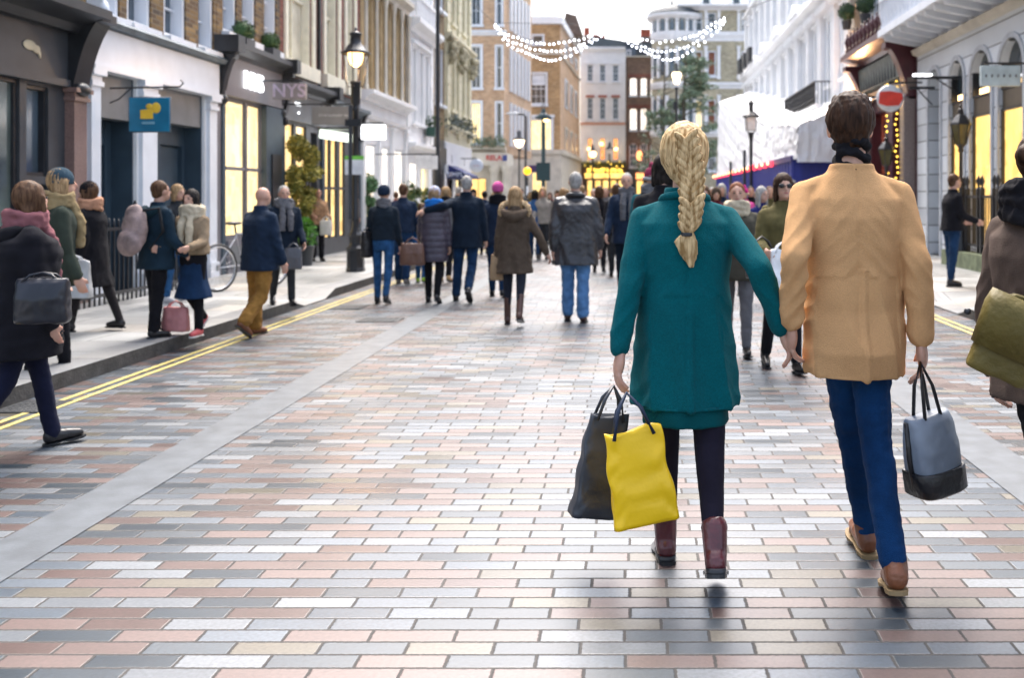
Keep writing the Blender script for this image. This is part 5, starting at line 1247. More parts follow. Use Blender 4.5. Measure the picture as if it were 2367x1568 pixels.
# ------------------------------------------------------------------ people
def rotm(pitch, yaw): return Euler((pitch, 0, yaw)).to_matrix()
def nz(p, f): return noise.noise(Vector((p[0] * f, p[1] * f, p[2] * f)))
def ik(s, w_, a, b, pole):
    d = w_ - s; L = min(d.length, (a + b) * .995); d = d.normalized(); x = (a * a - b * b + L * L) / (2 * L); h = math.sqrt(max(a * a - x * x, 0))
    pl = (pole - d * pole.dot(d)).normalized(); return s + d * x + pl * h, s + d * L
def person(label, x, y, H, face=0, z0=0.0, fem=False, legs=((12, 6), (-14, 22)), arms=((-14, 8, 15), (14, 8, 20)), hands=None, hero=0, lean=2, head=(0, 0), splay=(0, 0),
           skin=None, coat=None, pants=None, skirt=None, shoes=None, hair=None, hat=None, scarf=None, build=1.0, group=None, gloves=None, far=False, tuck=0, extra=None, hipw=.052, lift=False, legoff=(0, 0), curl=.42):
    """face: 0 = walking away from the camera, 180 = coming towards it"""
    g = thing('person', label, 'person', (x, y, z0), R(face), group)
    vox = (.0062, .012, .017)[0 if hero else (2 if far else 1)]
    sk = skin or SKIN; W = build * (.92 if fem else 1.0)
    hipz, L1, L2 = .515 * H, .245 * H, .235 * H
    hw = hipw * H
    # legs
    def leg(sgn, sw, kb, off):
        a_ = R(sw); hp = Vector((sgn * hw, 0, 0)); ab = R(splay[0 if sgn < 0 else 1])
        kn = hp + Vector((math.sin(ab) * L1 * sgn + off * .4, math.sin(a_) * L1, -math.cos(a_) * L1)); a2 = R(sw - kb)
        an = kn + Vector((math.sin(ab) * L2 * sgn + off * .6, math.sin(a2) * L2, -math.cos(a2) * L2))
        fp = R(max(-58, -(kb - 6) * 1.35)) if sw < 3 and kb > 8 else R(6 if sw > 9 else 0)
        R0 = Matrix.Rotation(fp, 3, 'X'); ft = lambda q: an + R0 @ ((Vector(q) - Vector((0, .036, .047))) * H)
        toe, heel = ft((sgn * .012, .148, 0)), ft((0, 0, 0))
        return [hp, kn, an, toe, heel, fp, sgn], min(toe.z, heel.z)
    PA, la = leg(-1, *legs[0], legoff[0]); PB, lb = leg(1, *legs[1], legoff[1])
    if abs(la - lb) > .006 and not lift:            # bend the trailing knee until its toe is on the ground too
        if legs[1][0] < legs[0][0]:
            PB, lb = min((leg(1, legs[1][0], k_, legoff[1]) for k_ in range(2, 60, 2)), key=lambda q_: abs(q_[1] - la))
        else:
            PA, la = min((leg(-1, legs[0][0], k_, legoff[0]) for k_ in range(2, 60, 2)), key=lambda q_: abs(q_[1] - lb))
    pts = [PA, PB]; low = min(la, lb)
    dz = -low
    for P in pts:
        for i in range(5): P[i] = P[i] + Vector((0, 0, dz))
    hz = dz                                    # hip joint height
    up = .81 * H - hipz                        # hip to shoulder line
    ln = R(lean); LF = lambda dx, dyy, dzz: Vector((dx, dyy + math.sin(ln) * dzz, hz + math.cos(ln) * dzz))
    sw_ = .100 * H * (.93 if fem else 1.04) * build
    neckb = LF(0, -.004 * H, up + .012 * H); hc = LF(0, .018 * H, up + .117 * H)
    HM = rotm(R(head[1]), R(head[0]))
    h_ = lambda a, b_, c: hc + HM @ Vector((a * H, b_ * H, c * H))
    # body
    b = MB()
    q = .96
    b.loft([(0, LF(0, 0, -.05 * H).y, hz - .05 * H, .075 * H * W, .06 * H), (0, 0, hz, .095 * H * W, .066 * H), (0, LF(0, 0, .06 * H).y, hz + .08 * H, .082 * H * W, .058 * H), (0, LF(0, 0, .14 * H).y, hz + .15 * H, .084 * H * W, .06 * H), (0, LF(0, 0, .24 * H).y, hz + .22 * H, .086 * H * W, .060 * H), (0, LF(0, 0, up).y, hz + up - .03 * H, .068 * H * W, .042 * H), (0, LF(0, 0, up).y, hz + up + .01 * H, .038 * H, .033 * H)], n=18)
    for P in pts:
        b.cap(P[0], P[1], .041 * H * W * q, .028 * H * q); b.cap(P[1], P[2], .028 * H * q, .019 * H * q); R0 = Matrix.Rotation(P[5], 3, 'X'); b.cap(P[4] + R0 @ Vector((0, .030 * H, .034 * H)), P[3] + R0 @ Vector((0, -.030 * H, .019 * H)), .014 * H, .009 * H)
    b.cap(neckb + Vector((0, 0, -.02 * H)), hc + HM @ Vector((0, -.012 * H, -.03 * H)), .034 * H * (.88 if fem else 1), .031 * H * (.85 if fem else 1))
    b.ell(h_(0, -.006, .008), (.043 * H, .052 * H, .054 * H), HM, 16, 12); b.ell(h_(0, .014, -.028), (.033 * H, .036 * H, .036 * H), HM, 14, 10)
    b.cap(h_(0, .046, .012), h_(0, .058, -.010), .005 * H, .008 * H, 8)
    b.ell(h_(0, .040, -.045), (.016 * H, .012 * H, .012 * H), HM); b.ell(h_(0, .047, -.027), (.014 * H, .006 * H, .006 * H), HM)
    for s_ in (-1, 1): b.ell(h_(.043 * s_, -.004, -.004), (.006 * H, .013 * H, .019 * H), HM, 8, 6)
    # arms
    arm = []
    for i, sgn in enumerate((-1, 1)):
        s0 = LF(sgn * sw_, 0, up - .020 * H); A1, A2 = .165 * H, .148 * H
        if hands and hands[i] is not None:
            tgt = g.matrix_basis.inverted() @ Vector(hands[i]) if not isinstance(hands[i], tuple) or len(hands[i]) == 3 else Vector(hands[i][:3])
            tgt = Euler((0, 0, -R(face))).to_matrix() @ (Vector(hands[i][:3]) - Vector((x, y, z0)))
            el, wr = ik(s0, tgt, A1, A2, Vector((sgn * .22, -1, -.2)))
        else:
            f_, ab, eb = arms[i]; f_, ab, eb = R(f_), R(ab), R(eb)
            el = s0 + Vector((math.sin(ab) * sgn * A1, math.sin(f_) * A1, -math.cos(f_) * math.cos(ab) * A1)); f2 = f_ + eb
            wr = el + Vector((math.sin(ab * .5) * sgn * A2 - sgn * .012 * max(0, math.degrees(eb) - 40) / 20 * H * .5, math.sin(f2) * A2, -math.cos(f2) * A2))
        arm.append((s0, el, wr)); 
        b.cap(s0 + Vector((0, 0, -.008 * H)), el, .0235 * H * q, .0205 * H * q); b.cap(el, wr, .0205 * H * q, .0150 * H * q)
        d = (wr - el).normalized(); inw = Vector((-sgn, .25, 0)); inw = (inw - d * inw.dot(d)).normalized(); fw = d.cross(inw) * sgn * -1
        if fw.y < 0 and abs(d.z) > .5: fw = -fw
        pc = wr + d * .028 * H
        M = Matrix((fw, inw, d)).transposed(); b.ell(pc, (.0240 * H, .0125 * H, .034 * H), M, 12, 8)
        fr = .0062 * H if hero else .0066 * H
        for k, (o_, l_) in enumerate(((.0175, .9), (.006, 1.0), (-.0055, .95), (-.0165, .74))):
            r0 = pc + d * .026 * H + fw * o_ * H; c1 = curl * (1 + .12 * k)
            d1 = (d * math.cos(c1) + inw * math.sin(c1)).normalized(); d2 = (d * math.cos(c1 * 2.0) + inw * math.sin(c1 * 2.0)).normalized()
            p1 = r0 + d1 * .021 * H * l_; b.cap(r0, p1, fr, fr * .95, 8); b.cap(p1, p1 + d2 * .024 * H * l_, fr * .95, fr * .8, 8)
        t0 = wr + d * .014 * H + fw * .016 * H; t1 = t0 + (fw * .75 + d * .8 + inw * .3).normalized() * .024 * H
        b.cap(t0, t1, fr * 1.15, fr, 8); b.cap(t1, t1 + (d + inw * .5).normalized() * .018 * H, fr, fr * .8, 8)
    me = soft(b, vox, 3 if hero else 2); part('body', me, sk, g)
    # eyes
    if not far:
        for s_ in (-1, 1):
            e = MB().ell(h_(.0175 * s_, .0425, .006), (.0068 * H, .005 * H, .0042 * H), HM, 10, 8).build('eye', EYEM, g)
        MB().ell(h_(0, .0505, -.0285), (.0125 * H, .0035 * H, .0036 * H), HM, 10, 6).build('lips', LIP, g)
        if not hero:
            for s_ in (-1, 1): MB().ell(h_(.0175 * s_, .0465, .0165), (.010 * H, .003 * H, .0018 * H), HM, 8, 5).build('eyebrow', (hair or {}).get('m', BARK), g)
    # legwear
    if pants:
        t = 1 + pants.get('loose', .12); b = MB(); m_ = pants['m']
        top = pants.get('top', .03) * H
        b.loft([(0, 0, hz - .07 * H, .085 * H * W, .068 * H), (0, 0, hz, .103 * H * W, .076 * H), (0, 0, hz + top + .02 * H, .094 * H * W, .068 * H)], n=16)
        for P in pts:
            hem = P[1].lerp(P[2], pants.get('len', .93)); k2 = pants.get('cuff', .030) * H
            b.cap(P[0], P[1], .049 * H * W * t, .034 * H * t); b.cap(P[1], hem, .034 * H * t, k2)
        am = .006 + .004 * pants.get('loose', .12) * 10 + (.004 if hero else 0)
        if 0 <= pants.get('loose', .12) < .05: am = .002
        sd = random.uniform(0, 50)
        part('trousers', soft(b, vox * 1.1, 4, lambda c, n_: am * .6 * noise.noise(Vector((c.x * 16 + sd, c.y * 16, c.z * 11))) + am * .5 * noise.noise(Vector((c.x * 20, c.y * 20 + sd, c.z * 38)))), m_, g)
    # shoes
    if shoes:
        sh = shoes.get('h', .03); wd = shoes.get('w', 1)
        for P in pts:
            R0 = Matrix.Rotation(P[5], 3, 'X'); FT = lambda x_, y_, z_: P[4] + R0 @ (Vector((x_ + P[6] * .012 * y_ / .148, y_, z_)) * H)
            b = MB(); b.cap(FT(0, .024, .028), FT(0, .075, .028), .0235 * H, .0225 * H); b.cap(FT(0, .075, .030), FT(.001, .127, .0215), .0225 * H, .0165 * H); b.cap(FT(.004, .100, .021), FT(-.004, .100, .021), .0175 * H)
            ank = FT(0, .036, .047); b.cap(ank + (P[1] - P[2]).normalized() * sh * H, ank, .0255 * H * wd, .025 * H); b.cap(ank, FT(0, .024, .034), .025 * H, .0235 * H)
            if sh > .04: t_ = ank + (P[1] - P[2]).normalized() * (sh + .012) * H; b.cap(t_, t_ + Vector((0, 0, .001)), .0275 * H * wd)
            o = part('shoe', soft(b, vox * .8, 2), shoes['m'], g)
            b = MB(); out = [(.0, .008), (.006, .018), (.03, .0225), (.065, .021), (.095, .0265), (.12, .0245), (.138, .018), (.151, .004)]
            V = []
            for z_, sc_ in ((.0, .98), (.0085, 1.02)): V.append([b.b.verts.new(FT(sx * w__ * sc_ * wd ** .5, yy_ - .002, z_ + (.006 if .045 < yy_ < .09 and z_ == 0 else 0))) for sx, seq in ((1, out), (-1, out[::-1])) for yy_, w__ in seq])
            n_ = len(V[0]); b.b.faces.new(V[0]); b.b.faces.new(V[1][::-1])
            for i in range(n_): b.b.faces.new((V[0][i], V[1][i], V[1][(i + 1) % n_], V[0][(i + 1) % n_]))
            so = b.build('sole', shoes.get('sole', BLK), o)
            if shoes.get('heel', 0) > .012:
                b = MB(); b.loft([(0, 0, 0, .019 * H, .021 * H), (0, 0, .018 * H, .022 * H, .025 * H)], n=16, e=3); q_ = b.build('heel', BLK, o); q_.location = FT(0, .022, .002); q_.rotation_euler = (P[5], 0, 0)
    # skirt
    if skirt:
        b = MB(); z_ = skirt['hem'] * H; my = (pts[0][1].y + pts[1][1].y) / 2 * .6
        b.loft([(0, my, z_, skirt.get('r', .098) * H * W, skirt.get('ry', .09) * H), (0, my * .5, (z_ + hz) / 2, .098 * H * W, .078 * H), (0, 0, hz, .096 * H * W, .070 * H), (0, 0, hz + .1 * H, .09 * H * W, .066 * H)], n=28)
        part('skirt', soft(b, vox * 1.1, 3, lambda c, n_: .006 * noise.noise(Vector((c.x * 18, c.y * 18, c.z * 3)))), skirt['m'], g)
    # coat
    if coat:
        z_ = coat['hem'] * H; fl = coat.get('flare', 1.0); fat = coat.get('fat', 1.0) * W; b = MB()
        wst = coat.get('waist', 1.0); zs = hz + up; yy = lambda z: math.sin(ln) * (z - hz)
        rings = [(0, yy(z_) , z_, .112 * H * fat * fl, .088 * H * fat * fl * coat.get('deep', 1))]
        if z_ < hz - .03 * H: rings.append((0, 0, (z_ + hz) / 2, .110 * H * fat * (1 + (fl - 1) * .6), .086 * H * fat * coat.get('deep', 1)))
        if z_ < hz + .03 * H: rings.append((0, yy(hz), hz + .03 * H, .106 * H * fat, .082 * H * fat))
        rings += [(0, yy(hz + .12 * H), hz + .13 * H, .098 * H * fat * wst, .074 * H * fat * wst), (0, yy(hz + .22 * H), hz + .22 * H, .108 * H * fat, .082 * H * fat), (0, yy(zs) - .002, zs - .035 * H, .108 * H * fat, .070 * H * fat), (0, yy(zs), zs - .006 * H, .080 * H * fat, .055 * H), (0, yy(zs), zs + .026 * H, .048 * H, .043 * H)]
        if coat.get('collar', 1): rings += [(0, yy(zs), zs + .028 * H + .022 * H * coat.get('collar', 1), .045 * H, .044 * H)]
        b.loft(rings, n=40)
        sr = coat.get('sleeve', 1.0) * fat
        for i, (s0, el, wr) in enumerate(arm):
            s1 = s0 + Vector((0, 0, -.006 * H)); b.cap(s1, el, .0345 * H * sr, .032 * H * sr); b.cap(el, wr.lerp(el, .06), .032 * H * sr, .0265 * H * sr)
            b.cap(Vector((s0.x * .38, s0.y, s0.z + .022 * H)), s1, .022 * H * fat, .0325 * H * sr)
        fa = coat.get('fold', .010); sd = random.uniform(0, 99); puf = coat.get('puff', 0)
        cz = coat.get('crease', 1.0)
        rid = lambda v: 1 - abs(noise.noise(v)) * 2.6
        def dsp(c, n_):
            low_ = min(1, max(.12, (zs - .10 * H - c.z) / (.30 * H)))
            d = fa * 1.1 * rid(Vector((c.x * 6.5 + c.z * 1.0 + sd, c.y * 6.5, c.z * 1.3))) * low_ - fa * .5 * low_
            ax = abs(c.x) - sw_ * .82
            if ax > 0 or c.z > hz + .1 * H: d += min(1, max(.1, (zs - c.z) / (.16 * H))) * fa * (.34 if hero else .5) * cz * rid(Vector((c.x * 7 + sd, c.y * 7, c.z * 13 + abs(c.x) * 14)))
            d += fa * (.10 if hero else .30) * cz * noise.noise(Vector((c.x * 24, c.y * 24 + sd, c.z * 22)))
            if puf: d += puf * (abs(math.sin(c.z * math.pi / .085)) ** .5 - .6) * (1 if abs(c.x) < .5 else .6)
            if coat.get('seam') and n_.y < -.5 and abs(c.x) < .05: d -= .0045 * math.exp(-((c.x - .002) / .007) ** 2) - (.006 * (1 if c.x > 0 else 0) if c.z < z_ + .22 * H and abs(c.x) < .03 else 0)
            if abs(n_.z) > .8 and c.z < z_ + .05: d *= .1
            return d
        part(coat.get('name', 'coat'), soft(b, vox * 1.15, 5, dsp), coat['m'], g)
        if coat.get('vent'):
            pass
        if coat.get('lapel'):
            b = MB(); zc = zs + .02 * H
            P = [(.052 * H * math.cos(a_), yy(zs) + .050 * H * math.sin(a_), zc + .012 * H * math.sin(a_) * -1) for a_ in [math.pi * 2 * i / 20 for i in range(21)]]
            b.tube(P, coat['lapel'] * H, 8, False); part('collar', soft(b, vox, 3), coat.get('lm', coat['m']), g)
        if coat.get('buttons'):
            pass
        if coat.get('hood'):
            b = MB(); P = []
            for i in range(17):
                a_ = math.pi * (1.0 + i / 16) ; P.append((.085 * H * math.cos(a_), yy(zs) - .02 * H + .085 * H * math.sin(a_) * .8, zs + .012 * H - .045 * H * math.sin(-a_) ** 2))
            b.tube(P, [.012 * H + .030 * H * math.sin(math.pi * i / 16) for i in range(17)], 10); part('hood', soft(b, vox, 4, lambda c, n_: .006 * nz(c, 20)), coat['hm'], g)
        if coat.get('fur'):
            b = MB(); P = []
            for i in range(25):
                a_ = 2 * math.pi * i / 24; P.append(h_(.062 * math.cos(a_), -.01 - .02 * math.sin(a_), .075 * math.sin(a_) - .012))
            P = []
            for i in range(21):
                a_ = math.pi * i / 20; P.append((.105 * H * math.cos(a_ + math.pi), yy(zs) - .02 * H, zs + .02 * H - .115 * H * math.sin(a_)))
            b.tube(P, .022 * H, 10); P = [(.105 * H * sx, yy(zs) - .01, zs + .01 * H) for sx in (-1, 1)]
            b.tube([(-.105 * H, yy(zs) - .02 * H, zs + .02 * H), (-.08 * H, yy(zs), zs + .055 * H), (-.045 * H, yy(zs), zs + .07 * H)], .022 * H, 10); b.tube([(.105 * H, yy(zs) - .02 * H, zs + .02 * H), (.08 * H, yy(zs), zs + .055 * H), (.045 * H, yy(zs), zs + .07 * H)], .022 * H, 10)
            part('fur_trim', soft(b, vox, 1, lambda c, n_: .016 * noise.noise(Vector((c.x * 55, c.y * 55, c.z * 30))) + .008 * nz(c, 110)), coat['fur'], g)
    # hair
    if hair:
        m_ = hair['m']; st = hair.get('style', 'short'); b = MB()
        kk = {'short': 1.0, 'crop': .97, 'long': 1.06, 'bob': 1.08, 'braid': 1.22, 'bun': 1.03, 'fringe': .9, 'quiff': 1.07}[st]
        b.ell(h_(0, -.016, .016), (.0475 * H * kk, .054 * H * kk, .0575 * H * kk), HM, 20, 14)
        if st in ('short', 'crop', 'quiff'): b.ell(h_(0, -.030, -.012), (.040 * H, .034 * H, .040 * H), HM)
        if st == 'quiff':
            for i in range(14): a_ = i * 2.4; b.ell(h_(.028 * math.cos(a_), -.012 + .035 * math.sin(a_) * .9, .052 + .006 * math.sin(i * 3)), (.013 * H, .016 * H, .012 * H), HM)
            b.ell(h_(.01, .02, .058), (.034 * H, .03 * H, .018 * H), HM)
        if st in ('long', 'bob'):
            lz = -.16 if st == 'long' else -.075
            b.loft([tuple(h_(0, -.026, lz)) + (.042 * H, .018 * H), tuple(h_(0, -.030, lz * .5)) + (.052 * H, .028 * H), tuple(h_(0, -.020, 0)) + (.048 * H, .04 * H)], n=20)
            for s_ in (-1, 1): b.cap(h_(.043 * s_, .002, .01), h_(.046 * s_, .004, lz * .9), .015 * H, .010 * H)
        if st == 'braid':
            b.ell(h_(0, -.030, -.018), (.047 * H, .036 * H, .044 * H), HM); b.ell(h_(0, -.034, -.045), (.026 * H, .024 * H, .026 * H), HM)
        if st == 'bun': b.ell(h_(0, -.062, .02), (.024 * H,) * 3, HM)
        if st == 'fringe':
            pass
        am = .004 if st != 'quiff' else .006
        part('hair', soft(b, vox * (.9 if hero else 1), 2, lambda c, n_: am * noise.noise(Vector((c.x * 60, c.y * 30, c.z * 16))) + am * .6 * noise.noise(Vector((c.x * 150, c.y * 80, c.z * 40)))), m_, g)
        if st == 'braid':
            b = MB(); n = 12; top = h_(0, -.086, .040)
            P = []
            for i in range(n):
                t = i / (n - 1); z = top.z - t * .200 * H; yb = min(top.y + .0, LF(0, -.088 * H, max(z - hz, 0)).y - .004) if z < zs + .02 * H else top.y + .006 * math.sin(t * 3) + t * .02
                wd = (.018 + .009 * math.sin(min(1, t * 1.6) * math.pi / 2)) * (1 - .35 * max(0, t - .55) / .45)
                P.append((t, z, yb, wd))
            for i, (t, z, yb, wd) in enumerate(P):
                for s_ in (-1, 1):
                    M = Euler((R(10), R(42) * s_, 0)).to_matrix(); b.ell((s_ * wd * .52 * H + .022 * math.sin(t * 2.6), yb, z + (.004 * H if s_ > 0 else -.004 * H)), (.0098 * H, .0135 * H, .026 * H), M, 12, 8)
            z, yb = P[-1][1], P[-1][2]
            part('braid', soft(b, vox * .40, 0, lambda c, n_: .0006 * noise.noise(Vector((c.x * 220, c.y * 120, c.z * 60)))), m_, g)
            b = MB(); b.loft([(.018, yb, z - .088 * H, .005 * H, .003 * H), (.008, yb, z - .058 * H, .021 * H, .008 * H), (-.004, yb, z - .030 * H, .027 * H, .010 * H), (.006, yb, z - .008 * H, .011 * H, .008 * H)], n=14, e=2)
            part('braid_tail', soft(b, vox * .7, 1, lambda c, n_: .003 * noise.noise(Vector((c.x * 160, c.y * 100, c.z * 20)))), m_, g)
            MB().lathe([(.013 * H, -.004 * H), (.014 * H, 0), (.013 * H, .004 * H)], (0, yb, z - .014 * H), n=12).build('hair_band', BLK, g)
    if hat:
        b = MB(); b.ell(h_(0, -.012, .022), (.052 * H, .059 * H, .058 * H), HM, 20, 14)
        if hat.get('pom'): b.ell(h_(0, -.012, .09), .022 * H)
        cut = h_(0, 0, -.002).z
        me = soft(b, vox, 1, lambda c, n_: (.0035 * math.sin(math.atan2(c.y - hc.y, c.x) * 26) if c.z > cut + .02 else .004)); 
        bm = bmesh.new(); bm.from_mesh(me); bmesh.ops.bisect_plane(bm, geom=bm.verts[:] + bm.edges[:] + bm.faces[:], plane_co=h_(0, 0, -.006), plane_no=HM @ Vector((0, .12, -1)), clear_outer=True)
        bm.to_mesh(me); bm.free(); o = part('beanie', me, hat['m'], g); sf = o.modifiers.new('s', 'SOLIDIFY'); sf.thickness = .006
        if hat.get('band'):
            b = MB(); P = [h_(.053 * math.cos(a_), -.012 + .060 * math.sin(a_), .0 + (-.006) * math.sin(a_)) for a_ in [2 * math.pi * i / 24 for i in range(25)]]; b.tube(P, .012 * H, 8, False); b.build('beanie_band', hat['band'], o)
    if scarf:
        b = MB(); k = scarf.get('k', 1.0); random.seed(int(H * 1000))
        for j, zz_ in enumerate((.0, .026, .05)):
            P = [(.060 * H * k * math.cos(a_ + j), neckb.y + .004 * H + .060 * H * k * math.sin(a_ + j), neckb.z + (zz_ + scarf.get('up', 0)) * H + .008 * H * math.sin(a_ * 2 + j)) for a_ in [2 * math.pi * i / 20 for i in range(21)]]; b.tube(P, .0175 * H * k, 8, False)
        if scarf.get('tail', 1):
            for dx in (-.03, .02): b.tube([(dx * H, neckb.y + .062 * H, neckb.z + .01 * H), (dx * H * 1.3, neckb.y + .092 * H, neckb.z - .08 * H), (dx * H * 1.3, neckb.y + .092 * H, neckb.z - .2 * H)], [.02 * H, .026 * H, .022 * H], 8)
        part('scarf', soft(b, vox, 1, lambda c, n_: .007 * (1 - 2.6 * abs(nz(c, 19))) + .004 * nz(c, 50)), scarf['m'], g)
    g['_'] = 0; del g['_']
    RM = Euler((0, 0, R(face))).to_matrix(); org = Vector((x, y, z0))
    wp = lambda v: org + RM @ v
    return dict(g=g, arm=[[wp(p) for p in a_] for a_ in arm], hz=hz, zs=zs if coat else hz + up, H=H, hc=wp(hc), wp=wp)

# cloths
def CL(n, c, **k): return cloth(n, c, **k)
NAVY = CL('navy wool', (.016, .028, .055)); NAVY2 = CL('dark navy coat', (.010, .018, .032)); BLKC = CL('black wool', (.010, .010, .013)); DEN = CL('blue denim', (.025, .085, .20), scale=14, var=.35)
DEN2 = CL('dark denim', (.012, .035, .085), var=.3); DENL = CL('light denim', (.10, .22, .42), var=.3, scale=10); DENI = CL('indigo denim', (.004, .030, .095), var=.35, scale=5); CHC = CL('charcoal cloth', (.03, .032, .036)); OLV = CL('olive cloth', (.10, .085, .035)); BRC = CL('brown wool', (.085, .062, .045))
TEAL = CL('teal wool', (.0, .098, .116), var=.12, bump=.5, bscale=320, scale=3); TEALD = CL('dark teal dress', (.0, .060, .068), var=.15); CAMEL = CL('camel wool', (.60, .345, .16), var=.10, bump=.5, bscale=320, scale=3)
TIGHT = CL('black purple tights', (.014, .012, .022), bump=.1); OXB = mat('oxblood leather', (.085, .016, .020), .28, var=.35, scale=14, bump=.25, bscale=40, coat=.3); TANL = mat('tan leather', (.17, .060, .025), .35, var=.3, scale=16, bump=.2, bscale=50); BLKL = mat('black leather', (.012, .011, .012), .3, var=.3, bump=.25, bscale=40)
LEAJ = mat('grey leather', (.030, .030, .034), .33, var=.5, scale=5, bump=.5, bscale=22); KHA = CL('tan chinos', (.30, .155, .040), var=.25); GREYC = CL('grey cloth', (.14, .14, .15)); PUR = mat('purple grey nylon', (.060, .050, .070), .38, var=.2, bump=.3, bscale=40); CRM = CL('cream wool', (.52, .45, .33))
tweed(TEAL, 130, .16); tweed(CAMEL, 130, .05); tweed(BRC, 90, .25); tweed(NAVY, 90, .3); tweed(DENI, 160, .10); tweed(DEN, 60, .25)
def hairmat(n, a_, b_, sc=60):
    if n in MATS: return MATS[n]
    m, t, b = nodes(n); tc = N(t, 'ShaderNodeTexCoord'); mp = N(t, 'ShaderNodeMapping'); mp.inputs['Scale'].default_value = (1, 1, .18)
    nn = N(t, 'ShaderNodeTexNoise', Scale=sc, Detail=5); t.links.new(tc.outputs['Object'], mp.inputs[0]); t.links.new(mp.outputs[0], nn.inputs['Vector'])
    r = N(t, 'ShaderNodeValToRGB'); r.color_ramp.elements[0].position = .38; r.color_ramp.elements[1].position = .62; r.color_ramp.elements[0].color = c4(a_); r.color_ramp.elements[1].color = c4(b_)
    t.links.new(nn.outputs['Fac'], r.inputs[0]); t.links.new(r.outputs[0], b.inputs['Base Color']); b.inputs['Roughness'].default_value = .6; b.inputs['Specular IOR Level'].default_value = .16
    bp = N(t, 'ShaderNodeBump', Strength=.6, Distance=.004); t.links.new(nn.outputs['Fac'], bp.inputs['Height']); t.links.new(bp.outputs[0], b.inputs['Normal']); MATS[n] = m; return m
BLOND = hairmat('blond hair', (.27, .165, .065), (.68, .50, .27), 70); DKB = hairmat('dark brown hair', (.016, .007, .004), (.050, .024, .013)); BRH = hairmat('brown hair', (.05, .025, .014), (.12, .065, .035)); GRH = hairmat('grey hair', (.22, .21, .20), (.40, .39, .37)); BLKH = hairmat('black hair', (.006, .005, .005), (.025, .02, .018)); REDH = hairmat('auburn hair', (.10, .03, .015), (.20, .07, .03)); SBL = hairmat('sandy hair', (.22, .14, .07), (.42, .28, .15))
BLDM = mat('bald scalp', (.50, .30, .22), .4)
FURM = hairmat('sandy fur', (.30, .19, .09), (.58, .42, .25), 90)

# --- foreground couple
HHX, HHZ, HY = (1824 - 1460) * 3.86 / F, CAMH - (800 - 455) * 3.86 / F, 3.86
Y1 = 3.98
LHX, LHZ = (1432 - 1460) * 3.8 / F, CAMH - (835 - 455) * 3.8 / F
P1 = person('woman in long teal coat seen from behind, blond plaited braid, oxblood ankle boots', .212, Y1, 1.735, 0, fem=True, legs=((5, 4), (-15, 34)), hero=1, lean=1, splay=(-1.5, 0),
            hands=[(LHX, 3.86, LHZ), (HHX - .028, HY, HHZ + .066)], build=1.04, curl=.36,
            coat=dict(m=TEAL, hem=.372, flare=1.06, deep=1.12, fat=1.07, waist=1.02, fold=.018, crease=.8, sleeve=.89, collar=.9, lapel=.010, seam=1), skirt=dict(m=TEALD, hem=.335, r=.104, ry=.100), pants=dict(m=TIGHT, loose=.03, len=.93, cuff=.0215, top=0), shoes=dict(m=OXB, h=.042, w=1.08, heel=.02), hair=dict(m=BLOND, style='braid'))
P2 = person('tousled dark haired man in camel coat and blue jeans seen from behind', .865, 3.90, 1.875, -2, legs=((15, 6), (-12, 14)), hero=1, lean=2, splay=(-7.5, -1), legoff=(.04, .05), hipw=.032,
            hands=[(HHX + .004, HY - .03, HHZ + .088), ((2138 - 1460) * 3.75 / F, 3.80, CAMH - (790 - 455) * 3.75 / F)], build=.97, curl=.38, head=(-4, 0),
            coat=dict(m=CAMEL, hem=.418, flare=.88, deep=1.38, fat=1.0, waist=1.06, fold=.018, sleeve=.90, collar=.5, seam=1), pants=dict(m=DENI, loose=-.03, len=.96, cuff=.027), shoes=dict(m=TANL, h=.020, sole=mat('crepe sole', (.25, .17, .08), .7)), hair=dict(m=DKB, style='quiff'), scarf=dict(m=BLKC, k=.50, tail=0, up=.018))
